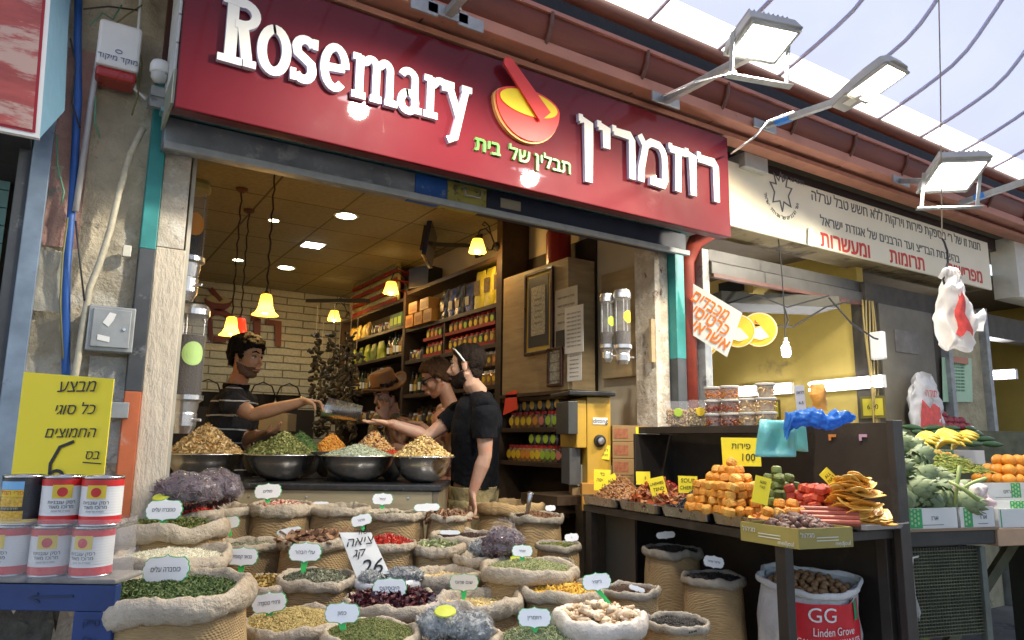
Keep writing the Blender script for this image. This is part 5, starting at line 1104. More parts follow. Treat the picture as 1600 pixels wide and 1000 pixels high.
m_cont = [mat(f'content_{n}', c, .4, var=.2, vs=60, coat=.6) for n, c in (('brown', (.14, .07, .03)), ('amber', (.3, .15, .04)), ('olive', (.14, .13, .05)), ('dark', (.04, .03, .025)), ('cream', (.42, .36, .24)))]
m_lidred = mat('lid_red', (.42, .02, .015), .35); m_lidw = mat('lid_white', (.6, .6, .55), .4); m_lidk = mat('lid_black', (.02, .02, .02), .4)
def jar(name, r, h, mc, ml, mlid, lab, cat='jar', square=False, lr=.62, lz=.5):
 t = thing(name, lab, cat)
 if square: MB().bb(-r, -r, 0, r, r, h*.82).build('body', mc, t, bevel=r*.2)
 else: MB().lathe([(0, 0), (r*.95, 0), (r, h*.05), (r, h*.72), (r*.8, h*.82)], 16).build('body', mc, t, smooth=True)
 MB().lathe([(r*.8, h*.8), (r*.84, h*.82), (r*.84, h*.99), (0, h)], 16).build('lid', mlid, t)
 if ml: lbl_disc(r*lr, ml).build('label', ml, t).location = (-r-.001, 0, h*.42)
 return t
def bottle(name, r, h, mc, lab, lbl=None):
 t = thing(name, lab, 'bottle')
 MB().lathe([(0, 0), (r, 0), (r, h*.58), (r*.4, h*.75), (r*.34, h*.93)], 14).build('body', mc, t, smooth=True)
 MB().lathe([(r*.4, h*.92), (r*.4, h), (0, h)], 10).build('cap', m_lidk, t)
 if lbl: MB().grid(lambda u, v: ((r+.001)*math.cos(math.pi*(.65+.7*u)), (r+.001)*math.sin(math.pi*(.65+.7*u)), h*(.15+.3*v)), 8, 2).build('label', lbl, t)
 return t
def pouch(name, w_, h_, m, lab, seed=0, cat='bag', ms=None):
 t = thing(name, lab, cat)
 def fn(u, v):
  a = 2*math.pi*u; q = 1-.85*max(0, (v-.55)/.45)**1.2; y = w_/2*math.copysign(abs(math.cos(a))**.6, math.cos(a))*(1-.08*v); x = w_*.28*q*math.sin(a)
  n_ = noise.noise_vector(Vector((x*20+seed, y*20, v*4)))*.012; return (x+n_.x, y+n_.y, v*h_+(.0 if v < .9 else 0)+.0)
 MB().grid(fn, 24, 14, wrapu=True).build('pouch', m, t, smooth=True)
 if ms: MB().bb(-w_*.3, -w_*.25, h_*.25, -w_*.285, w_*.25, h_*.55).build('label', ms, t)
 return t
def carton(name, sx, sy, sz, m, lab, strip=None, cat='box'):
 t = thing(name, lab, cat); MB().bb(-sx/2, -sy/2, 0, sx/2, sy/2, sz).build('box', m, t, bevel=.003)
 if strip: MB().bb(-sx/2-.002, -sy*.36, sz*.2, -sx/2-.001, sy*.36, sz*.72).build('label', strip, t)
 return t
def row(protos, y0, y1, z, n, desc, group, x=XS+.06, jit=.0, rz=0, pick=None):
 """copies of small shelf goods along the wall, counted from the left of the photo (far end first)"""
 out = []
 for i in range(n):
  f = (i+.5)/n; y = y1+(y0-y1)*f; p = protos[(pick[i] if pick else i) % len(protos)] if not callable(protos) else protos(i)
  lab = desc if n == 1 else f'{desc}, {ORD[i] if i < 20 else "last"} from the left'
  if not p.get('used'): p['used'] = 1; o = p; o['label'] = lab; o['group'] = group
  else: o = dup(p, label=lab, group=group)
  o.location = (x+random.uniform(-jit, jit), y+random.uniform(-jit, jit), z+.001); o.rotation_euler = (0, 0, rz+random.uniform(-jit*8, jit*8)); out.append(o)
 return out
jr_y = [jar('spice_jar', .036, .12, m_cont[i % 4], m_lbls[l], m_lidred, 'x', square=True, lr=.75) for i, l in enumerate((0, 4, 2, 1))]
def tiers(y0, y1, z, n, desc, grp, k=2):
 for q in range(k):
  tr = one(MB().bb(XS+.01, y0, z+.15*q, 3.07, y1, z+.15*q+.008).bb(XS+.008, y0, z+.15*q, XS+.012, y1, z+.15*q+.028), 'red_tray', mat('tray_red', (.25, .015, .01), .4), f'{["lower", "upper"][q]} red tray under {desc}', 'tray')
  row(jr_y, y0+.03, y1-.03, z+.15*q+.008, n, f'square {desc}, {["lower", "upper"][q]} tray', grp, pick=[0, 0, 1, 0, 2, 0, 3, 0, 1, 0] if q == 0 else [0, 2, 2, 3, 0, 0, 1, 0, 3, 0])
tiers(4.75, 5.6, 2.005, 9, 'jars with round labels above the bearded man', 'jars in red trays')
tiers(5.66, 6.05, 2.005, 4, 'jars with round labels left of divider', 'jars in red trays')
MB().bb(XS+.01, 5.615, 2.005, 3.07, 5.64, 2.285).build('divider', m_shelf, fs_)
m_ybag = mat('yellow_bag', (.48, .42, .03), .35, var=.2, vs=20, bump=1, bs=20)
for k, (yy, lb) in enumerate(((5.02, 'left tall yellow printed bag on upper shelf'), (4.86, 'middle tall yellow printed bag on upper shelf'), (4.70, 'right tall yellow printed bag beside the dark upright'))):
 p = pouch('coffee_bag', .15, .33, m_ybag, lb, k); p.location = (XS+.07, yy+.06, 2.32); p['group'] = 'yellow coffee bags'
 MB().bb(-.046, -.045, .12, -.043, .045, .24).build('print', mat('brown_print', (.12, .08, .02), .5, var=.6, vs=60), p)
m_foil = mat('dark_foil', (.05, .05, .06), .22, metal=.6, bump=1, bs=14)
row([pouch('foil_bag', .14, .27, m_foil, 'x', 5, ms=m_cont[1]), pouch('foil_bag', .13, .25, mat('blue_foil', (.05, .06, .16), .25, metal=.4, bump=1, bs=14), 'x', 6, ms=m_cont[4])], 5.2, 5.75, 2.32, 4, 'shiny dark foil bag on upper shelf', 'foil bags', jit=.01)
m_obox = mat('orange_box', (.42, .2, .04), .6, var=.12)
row([carton('orange_box', .18, .17, .12, m_obox, 'x', mat('box_print', (.25, .1, .02), .6))], 5.8, 6.4, 2.32, 3, 'orange carton in the lower layer of upper shelf', 'orange cartons')
row([carton('orange_box', .18, .19, .11, m_obox, 'x', mat('box_print'))], 5.85, 6.35, 2.445, 2, 'orange carton stacked on the other orange cartons', 'orange cartons')
tv = thing('wall_television', 'slim dark television on a bracket seen from its side above the shelves', 'television', atX(672, 380, 2.62))
Rtv = rotm(math.radians(8), 0, math.radians(58))
MB().box((0, 0, 0), (.5, .04, .34), Rtv).build('screen', mat('screen_navy', (.012, .016, .05), .2, coat=.3), tv, bevel=.006)
MB().box(Rtv@Vector((0, .035, 0)), (.3, .04, .22), Rtv).build('back_case', m_black, tv)
MB().beam((.03, .02, 0), (.42, -.1, .02), .03, .03).build('bracket', m_black, tv); MB().box((.43, -.1, .02), (.02, .1, .2)).build('wall_plate', m_black, tv)
sk = thing('black_speaker', 'black loudspeaker box on top shelf left of the television', 'speaker', (2.93, 6.2, 2.70), .3)
MB().bb(-.09, -.14, 0, .1, .14, .2).build('case', m_black, sk, bevel=.006)
m_rtray = mat('tray_red'); m_jarlit = mat('jar_lit', (.36, .34, .12), .2, var=.2, vs=40, coat=.8)
jt = thing('jar_tray', 'x', 'tray of jars')
MB().bb(-.1, -.16, 0, .1, .16, .012).bb(-.102, -.16, 0, -.098, .16, .04).build('tray', m_rtray, jt)
for k in range(6): MB().lathe([(0, .012), (.022, .012), (.022, .085), (.018, .09), (.018, .1), (0, .1)], 10, (-.072, -.135+k*.054, 0)).build('jar', m_jarlit, jt, smooth=True)
i = 0
for lay in range(5):
 for cpos_ in ((7.95, 7.62, 7.29, 6.96) if lay < 4 else (7.62, 7.29)):
  lab = f'red tray of lit jars, {ORD[lay]} layer up, {ORD[[7.95, 7.62, 7.29, 6.96].index(cpos_)]} stack from the left'
  o = jt if i == 0 else dup(jt, label=lab); o['label'] = lab; o['group'] = 'stacked red trays of jars'; o.location = (XS+.1, cpos_-.1, 2.651+.104*lay); i += 1
pA = [bottle('oil_bottle', .028, .22, mat('bottle_dark', (.03, .025, .015), .15, coat=.6), 'x', m_paper), bottle('oil_bottle', .03, .2, mat('bottle_amber', (.2, .1, .02), .15, coat=.6), 'x', mat('label_gold')), bottle('oil_bottle', .026, .24, mat('bottle_green', (.04, .07, .02), .15, coat=.6), 'x', m_cream)]
pJ = [jar('preserve_jar', .034, .11, m_cont[3], None, m_lidk, 'x'), jar('preserve_jar', .034, .1, m_cont[0], m_lbls[4], m_lidw, 'x'), jar('preserve_jar', .03, .1, m_cont[4], m_lbls[0], m_lidred, 'x')]
pP = [pouch('herb_pouch', .13, .2, mat('lime_pouch', (.36, .4, .04), .4, bump=1, bs=14), 'x', 9), pouch('herb_pouch', .12, .19, mat('olive_pouch', (.2, .24, .05), .4, bump=1, bs=14), 'x', 3)]
row([carton('tea_box', .12, .1, .14, mat('green_box', (.05, .1, .05), .5, var=.2, vs=30), 'x', mat('label_lime'))], 6.55, 6.85, 2.375, 3, 'dark green packet on second shelf beside the wall lamp', 'green packets')
row([pouch('nut_pouch', .12, .17, mat('orange_pouch', (.5, .3, .05), .35, bump=1, bs=14), 'x', 2), pouch('nut_pouch', .12, .16, mat('yellow_pouch', (.55, .42, .08), .35, bump=1, bs=14), 'x', 7)], 7.5, 8.2, 2.375, 5, 'orange and yellow nut pouch on second shelf far left', 'nut pouches', jit=.01)
row(pJ, 6.9, 7.45, 2.375, 6, 'small dark jar on second shelf', 'small preserve jars', jit=.004)
row(pP, 7.1, 8.1, 2.095, 5, 'lime green herb pouch on third shelf', 'lime herb pouches', jit=.01)
row(pA, 6.55, 7.0, 2.095, 6, 'dark bottle with pale label on third shelf', 'oil bottles', jit=.004)
row(pA, 7.3, 8.25, 1.775, 10, 'dark bottle on fourth shelf far left', 'oil bottles', jit=.004)
row(pJ, 6.55, 7.25, 1.775, 8, 'dark jar on fourth shelf behind the hat', 'small preserve jars', jit=.004)
row(pJ, 6.6, 8.2, 1.45, 14, 'preserve jar on fifth shelf behind the hat', 'small preserve jars', jit=.004)
row(pJ, 6.1, 6.42, 2.005, 4, 'dark jar left end of the jar tray shelf', 'small preserve jars', jit=.003)
row(pA, 5.6, 6.4, 1.68, 9, 'dark bottle on shelf above the hat woman', 'oil bottles', jit=.004)
row(pJ, 4.9, 5.55, 1.68, 8, 'dark jar behind the sunglasses woman', 'small preserve jars', jit=.004)
row(pJ, 5.4, 6.4, 1.40, 10, 'glinting dark jar on shelf between the two women', 'small preserve jars', jit=.004)
row(pA, 4.8, 5.4, 1.40, 7, 'bottle behind the bearded man neck', 'oil bottles', jit=.004)
row(pJ, 4.8, 6.4, 1.10, 14, 'jar on the low shelf behind the customers', 'small preserve jars', jit=.004)
row(pJ, 4.8, 6.4, 1.215, 13, 'jar stacked on the low row behind the customers', 'small preserve jars', jit=.004)
row(pJ, 6.9, 7.25, 1.895, 4, 'dark jar stacked on fourth shelf', 'small preserve jars', jit=.004)
row([carton('spice_packet', .08, .06, .15, mat('packet_brown', (.14, .08, .04), .5, var=.4, vs=40), 'x', m_cream), carton('spice_packet', .08, .07, .17, mat('packet_dark', (.05, .04, .03), .5), 'x', mat('label_gold'))], 5.6, 6.4, 1.22+.18, 9, 'upright spice packet behind the women', 'spice packets', x=XS+.16, jit=.004)
row([jar('spice_jar', .036, .12, m_cont[1], m_lbls[2], m_lidw, 'x', square=True), jar('spice_jar', .036, .12, m_cont[0], m_lbls[0], m_lidw, 'x', square=True)], 4.74, 4.98, 1.83, 3, 'square jar on red tray right of the sunglasses on his head', 'jars in red trays')
row([jar('spice_jar', .036, .12, m_cont[1], m_lbls[0], m_lidw, 'x', square=True)], 4.74, 4.98, 1.68, 3, 'square jar in lower tray right of the bearded man', 'jars in red trays')
pR = [jar('red_lid_bottle', .021, .13, m_cont[3], None, m_lidred, 'x', cat='jar'), jar('red_lid_bottle', .021, .13, m_cont[4], None, m_lidred, 'x')]
row(pR, 4.08, 4.4, 1.565, 6, 'narrow red lidded bottle left of small framed picture', 'narrow red lidded bottles')
row(pR, 4.08, 4.22, 1.70, 3, 'narrow red lidded bottle stacked above the others', 'narrow red lidded bottles')
one(MB().bb(XS+.02, 4.05, 1.697, XS+.1, 4.25, 1.70), 'glass_slip', m_glass, 'thin clear slip between the two layers of red lidded bottles', 'sheet')
pL = [jar('round_jar', .034, .115, m_cont[i], m_lbls[l], m_lidred, 'x', lr=.9) for i, l in ((1, 0), (0, 0), (1, 2), (2, 1), (3, 3), (0, 1))]
row(pL, 3.86, 4.56, 1.345, 9, 'red lidded jar on the shelf under the small bottles', 'red lidded jars', pick=[0, 0, 0, 0, 2, 4, 3, 5, 1])
row([jar('round_jar', .034, .1, m_cont[3], m_lbls[4], m_lidk, 'x', lr=.9)], 3.9, 4.5, 1.461, 6, 'dark lidded jar stacked on the red lidded jars', 'dark lidded jars')
row(pL, 3.84, 4.58, 1.11, 12, 'red lidded jar with round label on the lowest shelf', 'red lidded jars', pick=[1, 0, 0, 2, 2, 0, 0, 3, 3, 5, 4, 0])
row([jar('round_jar', .034, .1, m_cont[3], m_lbls[1], m_lidk, 'x', lr=.9)], 3.95, 4.3, 1.226, 4, 'lime labelled jar stacked on the lowest row', 'dark lidded jars')
rg = thing('red_card', 'bright red paper card with black writing hanging from the bottle shelf', 'card', (XS-.02, 4.46, 1.6))
MB().add([(0, .07, 0), (0, -.07, .02), (0, -.09, -.12), (0, .11, -.16), (.002, .07, 0), (.002, -.07, .02), (.002, -.09, -.12), (.002, .11, -.16)], [(0, 1, 2, 3), (7, 6, 5, 4)]).build('card', mat('neon_red', (.85, .07, .03), .6, var=.03), rg)
# ================================================================ oak cabinet with pictures
cb = thing('oak_cabinet', 'pale oak wall cabinet with framed pictures and notices', 'cabinet', (0, 0, 0))
MB().bb(XS, 3.79, 1.59, 3.08, 4.62, 2.49).build('carcass', m_wood, cb, bevel=.003)
MB().bb(XS-.02, 3.76, 1.566, 3.09, 4.625, 1.588).build('base_board', m_shelf, cb)
def wallpic(px0, py0, px1, py1, lab, nm, cat, frame=None, inner=None, X=XS-.004, lines=0, tt=None):
 a, b__ = atX(px0, py0, X), atX(px1, py1, X); y0, y1, z0, z1 = b__.y, a.y, b__.z, a.z; t = thing(nm, lab, cat, (X, (y0+y1)/2, (z0+z1)/2)); hy, hz = (y1-y0)/2, (z1-z0)/2
 if frame:
  f = .022*min(1, hy*12)
  for q in ((-hy, -hz, hy, -hz+f), (-hy, hz-f, hy, hz), (-hy, -hz+f, -hy+f, hz-f), (hy-f, -hz+f, hy, hz-f)): pass
  MB().bb(-.022, -hy, -hz, .0, hy, -hz+f).bb(-.022, -hy, hz-f, 0, hy, hz).bb(-.022, -hy, -hz+f, 0, -hy+f, hz-f).bb(-.022, hy-f, -hz+f, 0, hy, hz-f).build('frame', frame, t, bevel=.003)
  MB().bb(-.012, -hy+f, -hz+f, -.008, hy-f, hz-f).build('picture', inner or m_paper, t)
 else: MB().bb(-.004, -hy, -hz, 0, hy, hz).build('sheet', inner or m_paper, t)
 M = Matrix.Translation((-.013 if frame else -.0045, 0, 0))@Matrix.Rotation(-math.pi/2, 4, 'Z')
 for k in range(lines): text(tt or 'תעודה זו ניתנת לחנות', hz*.11, 'writing', m_greyink, t, M@Matrix.Translation((0, 0, hz*(.7-1.4*k/max(1, lines-1)))), .0005, rtl=True, maxw=hy*1.5)
 return t, hy, hz
m_fr = mat('frame_mahogany', (.045, .015, .01), .3, coat=.4)
t, hy, hz = wallpic(823, 430, 866, 550, 'large picture in a mahogany frame with ornate blessing on the cabinet', 'framed_picture', 'picture', m_fr, mat('mount_yellow', (.5, .36, .06), .6))
MB().bb(-.0145, -hy*.72, -hz*.82, -.0125, hy*.72, hz*.86).build('dark_mount', mat('mount_dark', (.02, .02, .03), .5), t)
MB().bb(-.017, -hy*.5, -hz*.55, -.015, hy*.5, hz*.62).build('blessing', mat('ornate', (.35, .34, .28), .6, var=.5, vs=60), t)
for k in range(5): text('ברכת הבית', .02, 'writing', m_greyink, t, Matrix.Translation((-.018, 0, hz*(.3-.14*k)))@Matrix.Rotation(-math.pi/2, 4, 'Z'), .0004, rtl=True)
wallpic(858, 545, 881, 603, 'small dark framed certificate below the notices', 'framed_picture', 'picture', m_fr, mat('ornate'), lines=4)
wallpic(868, 455, 903, 540, 'certificate sheet with floral top edge beside large picture', 'notice_sheet', 'notice', inner=mat('cert', (.5, .47, .4), .6), lines=6)
wallpic(883, 482, 912, 549, 'white printed notice in a plastic sleeve', 'notice_sheet', 'notice', X=XS-.012, lines=9)
wallpic(887, 551, 909, 594, 'lower white printed notice on the cabinet', 'notice_sheet', 'notice', lines=6)
wallpic(869, 518, 882, 542, 'tiny black and white photo pinned left of the notices', 'notice_sheet', 'notice', X=XS-.016, inner=m_black)
one(MB().lathe([(0, 0), (.09, 0), (.09, .24), (.08, .26), (0, .26)], 20, (2.96, 4.05, 2.492)), 'red_canister', mat('red_tin', (.3, .02, .015), .35), 'red tin canister standing on the oak cabinet', 'canister', smooth=False)
one(MB().bb(3.03, 3.22, 1.66, 3.08, 3.66, 2.36), 'oak_board', m_wood, 'pale oak backing board behind the two small dispensers', 'board', bevel=.003)
# ================================================================ wall lamps and pendants
def wall_lamp(px, py, X, r, lab):
 p = atX(px, py, X); t = thing('wall_lamp', lab, 'wall lamp', p, group='amber wall lamps')
 pr = [(r*.62, r*1.1), (r*.8, r*.4), (r*1.05, -r*.5)]
 MB().lathe(pr, 28, caps=False, jit=lambda a, i, rr, z: 1+.03*math.sin(a*14)).build('lamp_shade', m_shade, t, smooth=True)
 MB().lathe([(0, -r*.75), (r*.3, -r*.55), (r*.36, -r*.2), (r*.2, r*.3), (0, r*.4)], 14).build('bulb', m_bulb, t, smooth=True)
 pts_ = [(0, 0, r*1.1), (0, 0, r*1.5), (.02, 0, r*2.3), (.07, 0, r*2.6), (.12, 0, r*2.0), (.15, 0, r*1.0), (.13, 0, r*.1), (.1, 0, 0), (.085, 0, r*.3)]
 MB().tube(pts_, .006, 6).build('arm', m_black, t, smooth=True)
 MB().tube([(.12, 0, r*2.0), (.1, .0, r*3.0), (.06, 0, r*3.4), (.04, 0, r*3.0), (.065, 0, r*2.9)], .005, 6).build('scroll', m_black, t, smooth=True)
 MB().lathe([(0, .0), (.04, 0), (.03, .02), (0, .02)], 14, (.17, 0, r*.6), align((-1, 0, 0))).build('wall_plate', m_black, t)
 point('lamp', (0, 0, -r*1.1), 2.2, (1, .62, .22), .03, t)
wall_lamp(746, 388, 2.66, .066, 'amber wall lamp nearest, beside the television and yellow bags')
wall_lamp(611, 453, 2.66, .072, 'amber wall lamp in front of the red jar trays')
wall_lamp(522, 496, 2.6, .07, 'farthest amber wall lamp beside the back brick wall')
def pendant(px, py, d, r, lab, m=None, on_=True):
 p = atD(px, py, d); t = thing('pendant_lamp', lab, 'pendant lamp', p, group='glass bell pendant lamps')
 MB().lathe([(r*.22, r*1.15), (r*.42, r*1.05), (r*.5, r*.6), (r*.56, r*.1), (r*.75, -r*.35), (r*1.05, -r*.6)], 28, caps=False).build('lamp_shade', m or m_shade, t, smooth=True)
 MB().lathe([(0, -r*.55), (r*.25, -r*.45), (r*.34, -r*.1), (r*.2, r*.35), (0, r*.5)], 16).build('bulb', m_bulb if on_ else m_cream, t, smooth=True)
 MB().lathe([(r*.1, r*1.4), (r*.26, r*1.15), (r*.26, r*1.1)], 14).build('cap', m_brown, t)
 L_ = CEIL-p.z; k = int(L_/.05)
 pts_ = [(.006*math.sin(i*2.2), .006*math.cos(i*2.2), r*1.4+(L_-r*1.4)*i/k) for i in range(k+1)]
 MB().tube(pts_, .006, 5).build('chain', mat('chain_dark', (.03, .02, .015), .4, metal=.5), t)
 MB().lathe([(.045, L_-.001), (.04, L_-.02), (.01, L_-.035)], 14).build('ceiling_rose', m_brown, t)
 if on_: point('lamp', (0, 0, -r*.9), 1.6, (1, .62, .22), .03, t)
pendant(415, 481, 4.5, .078, 'nearest yellow glass bell lamp hanging on a chain')
pendant(361, 514, 5.1, .078, 'second yellow glass bell lamp above the worker')
pendant(375, 516, 5.6, .085, 'red glass lamp half hidden behind the second yellow one', mat('red_glass', (.6, .04, .015), .3, transl=.4, emis=(1, .06, .02), es=.6), False)
point('worker_lamp_glow', (1.0, 4.3, 2.8), 0.01, (1, .8, .5), .05) if 0 else None
# ================================================================ bean dispensers
m_beans = mat('coffee_beans', (.025, .013, .008), .4, var=.5, vs=120, bump=1, bs=150)
def dispenser(top, bot_glass, r, hop, lab, cap_m, stk, fillf, grp=None, stky=None):
 """top = centre of cap (world), heights measured down"""
 t = thing('bean_dispenser', lab, 'dispenser', top, group=grp); Lg = bot_glass
 MB().lathe([(0, .0), (r*.95, 0), (r*1.1, -.02), (r*1.1, -.045), (r*1.0, -.05)], 28).build('cap', cap_m, t, smooth=False)
 MB().lathe([(r, -.045), (r, -Lg)], 28, caps=False).build('tube', m_plast, t, smooth=True)
 MB().lathe([(0, -.045-(Lg-.045)*(1-fillf)), (r*.94, -.05-(Lg-.045)*(1-fillf)), (r*.94, -Lg), (0, -Lg)], 24).build('beans', m_beans, t, smooth=False)
 for a in (0, 2.1, 4.2): MB().tube([(r*.8*math.cos(a), r*.8*math.sin(a), -.05), (r*.8*math.cos(a), r*.8*math.sin(a), -Lg)], .0025, 6).build('rod', m_alu, t)
 MB().lathe([(r*1.12, -Lg), (r*1.12, -Lg-.02), (r*.9, -Lg-.03), (r*.78, -Lg-hop*.45), (r*.82, -Lg-hop*.5), (r*.8, -Lg-hop*.8), (r*.55, -Lg-hop), (0, -Lg-hop)], 28).build('hopper', m_alu, t, smooth=False)
 MB().tube([(r*.6, -r*.6, -Lg-hop*.65), (r*.9, -r*1.0, -Lg-hop*.65)], .006, 8).build('knob', m_alu, t)
 if stk:
  sa = -math.pi*.5-YAW*.6; n_ = Vector((math.cos(sa), math.sin(sa), 0))
  def fn(u, v):
   q = (1-v)*r*.72; a2 = 2*math.pi*u; s_ = q*math.cos(a2)/r; return (r*1.01*math.cos(sa+s_+.45), r*1.01*math.sin(sa+s_+.45), -Lg*(stky or .55)+q*math.sin(a2)*1.1)
  MB().grid(fn, 24, 5, wrapu=True).build('sticker', stk, t)
 return t
p1 = atD(304, 284, 3.3); dispenser(p1, .36, .066, .2, 'upper wall mounted coffee dispenser by the left jamb with orange sticker', mat('cap_gold', (.42, .34, .1), .35, metal=.5), mat('label_orange'), .45, 'dispensers by the left jamb', .6)
p2 = atD(302, 478, 3.3); dispenser(p2, .41, .068, .17, 'lower wall mounted coffee dispenser by the left jamb with half green sticker', m_alu, mat('sticker_green', (.4, .6, .2), .5), .75, 'dispensers by the left jamb', .55)
p3 = atD(948, 460, 4.1); dispenser(p3, .29, .037, .1, 'left small bean dispenser with lime sticker on the oak board', m_alu, mat('label_lime'), .3, 'small dispensers on the oak board', .55)
p4 = atD(972, 454, 4.05); dispenser(p4, .31, .045, .11, 'right small bean dispenser with yellow sticker on the oak board', m_alu, mat('label_yellow'), .3, 'small dispensers on the oak board', .5)
# ================================================================ grinder and cartons
gp_ = atD(936, 612, 4.2)
gr_ = thing('coffee_grinder', 'yellow coffee grinder with black lid and chrome knob', 'coffee grinder', (gp_.x, gp_.y, .95), -YAW+.25)
m_gy = mat('grinder_yellow', (.5, .3, .035), .4, var=.06, coat=.3)
gh = gp_.z-.95
MB().bb(-.075, 0, 0, .072, .3, gh-.03).build('body', m_gy, gr_, bevel=.006)
MB().bb(-.14, .0, gh*.45, -.078, .3, gh-.05).build('side_housing', m_gy, gr_, bevel=.006)
MB().bb(-.2, -.05, gh-.028, .085, .32, gh).build('lid', m_black, gr_, bevel=.006)
MB().bb(-.2, -.03, gh*.58, -.142, .2, gh-.06).build('control_box', mat('dark_panel', (.05, .05, .045), .4), gr_, bevel=.004)
MB().bb(-.165, .05, gh*.1, -.1, .2, gh*.45).build('chute', mat('grey_chute', (.09, .09, .085), .4), gr_)
MB().bb(-.04, -.004, gh*.68, .05, -.001, gh*.745).build('name_plate', m_white, gr_); text('ditting', .036, 'lettering', m_ink, gr_, Matrix.Translation((.005, -.0055, gh*.712)), .0006)
MB().lathe([(0, .03), (.022, .03), (.026, .02), (.034, .018), (.036, .0)], 20, (0, 0, gh*.52), align((0, -1, 0))).build('knob', m_black, gr_, smooth=False)
MB().lathe([(0, .036), (.016, .034), (.02, .03)], 16, (0, 0, gh*.52), align((0, -1, 0))).build('knob_cap', m_alu, gr_)
one(MB().bb(2.42, 3.32, .9, 3.05, 3.69, .948), 'side_shelf', m_shelf, 'dark side shelf carrying the yellow grinder and cartons', 'shelf')
m_card = mat('cardboard', (.3, .18, .07), .8, var=.1, vs=5)
for k, (z, lb) in enumerate(((1.35, 'topmost sausage print carton in stack beside grinder'), (1.255, 'middle carton with a label in stack beside grinder'), (1.16, 'lower labelled carton in stack beside grinder'), (1.065, 'bottom carton in stack beside grinder'))):
 a = atD(984, 690, 4.15); t = thing('cardboard_carton', lb, 'carton', (a.x, a.y, z-.095), -YAW, 'cartons stacked beside the grinder')
 MB().bb(-.1, 0, .001, .1, .2, .093).build('box', m_card, t, bevel=.002)
 MB().bb(-.09, -.002, .02, -.01, -.001, .075).build('print', mat('carton_print', (.3, .1, .04), .7, var=.4, vs=40), t)
 if k in (0, 2): MB().bb(.035, -.003, .035, .06, -.001, .085).build('label_half', m_yellow, t); MB().bb(.0605, -.003, .035, .098, -.001, .085).build('label', m_paper, t)
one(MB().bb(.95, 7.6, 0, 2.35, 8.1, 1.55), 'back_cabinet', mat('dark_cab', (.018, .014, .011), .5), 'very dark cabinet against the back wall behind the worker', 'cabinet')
bk0 = thing('black_basket', 'x', 'basket')
MB().lathe([(.1, 0), (.14, .14), (.15, .15)], 16, sy=.7).build('basket', m_black, bk0)
MB().tube([(-.13, 0, .14), (-.09, 0, .24), (0, 0, .28), (.09, 0, .24), (.13, 0, .14)], .008, 6).build('handle', m_black, bk0, smooth=True)
for k in range(4):
 lb = f'black handled basket on the dark back cabinet, {ORD[k]} from the left'; o = bk0 if k == 0 else dup(bk0); o['label'] = lb; o['group'] = 'black baskets on the back cabinet'; o.location = (1.3+.27*k, 7.75, 1.55)
one(MB().box(atD(434, 660, 5.0), (.2, .2, .12), rotm(0, 0, -YAW)), 'box_of_goods', mat('cream_box', (.5, .42, .26), .6), 'cream printed box behind the worker elbow', 'box', bevel=.003)
one(MB().bb(1.0, 5.1, 0, 1.7, 5.6, 1.13), 'back_table', mat('dark_cab'), 'dark table behind the worker carrying the cream box', 'table')
for k in range(8):
 px = 494+k*9; p = atD(px, 520+(k % 3)*26, 6.4-.12*k); L_ = .6+.15*(k % 2); t = thing('dried_string', f'hanging string of dried grey brown vegetables beside the back wall, {ORD[k]} from the left', 'dried vegetables', p, group='hanging strings of dried vegetables')
 MB().tube([(0, 0, .0), (0, 0, CEIL-p.z if 0 else .25)], .003, 5).build('cord', m_cream, t)
 n = 60; T = np.stack([RNG.normal(0, .02, n), RNG.normal(0, .03, n), -RNG.uniform(0, L_, n)], 1)
 MB().scatter(*SHAPES['ball'], T, rnd_rot(n), np.array([[.03, .013, .013]])*(1+RNG.normal(0, .25, (n, 1))), RNG.integers(0, 3, n)).build('dried_pieces', mats('dried_veg', [(.07, .06, .045), (.12, .11, .085), (.03, .027, .02)], .35), t)
one(MB().beam(atD(480, 470, 6.5)+Vector((0, 0, .0)), atD(575, 470, 5.5), .03, .03), 'hanging_rail', m_black, 'dark rail that the dried strings hang from', 'rail')
# ================================================================ black display table with dried fruit
P1, P2, P3, P4 = [Vector((x, y, 0)) for x, y in ((2.43, 3.1), (2.27, 1.72), (2.88, 1.66), (2.99, 3.1))]
ZT = .925
m_bt = mat('black_brown_board', (.035, .028, .022), .45, var=.25, vs=5, c2=(.05, .042, .033), c2s=4)
def TP(u, v, z=ZT): a = P1+(P2-P1)*u; b = P4+(P3-P4)*u; q = a+(b-a)*v; return Vector((q.x, q.y, z))
tb = thing('display_table', 'dark brown display table with high back panel for the dried fruit', 'table', (0, 0, 0))
def slab(P, z0, z1, nm, m=m_bt, par=None):
 n = len(P); return MB().add([Vector((p.x, p.y, z0)) for p in P]+[Vector((p.x, p.y, z1)) for p in P], [tuple(range(n-1, -1, -1)), tuple(range(n, 2*n))]+[(i, (i+1) % n, (i+1) % n+n, i+n) for i in range(n)]).build(nm, m, par, bevel=.002)
slab([P1, P2, P3, P4], ZT-.035, ZT, 'top', par=tb)
def post(p, w_=.045, z1=ZT-.036, nm='leg'): return MB().bb(p.x-w_/2, p.y-w_/2, 0, p.x+w_/2, p.y+w_/2, z1).build(nm, m_bt, tb, bevel=.002)
post(TP(.03, .05)); post(TP(.965, .06)); post(TP(.965, .97)); post(TP(.03, .96))
e_ = (P3-P4).normalized(); n_ = Vector((e_.y, -e_.x, 0))
slab([P4+n_*0, P3+n_*0, P3-n_*.02, P4-n_*.02] if n_.x < 0 else [P4, P3, P3+n_*.02, P4+n_*.02], .0, 1.345, 'back_panel', par=tb)
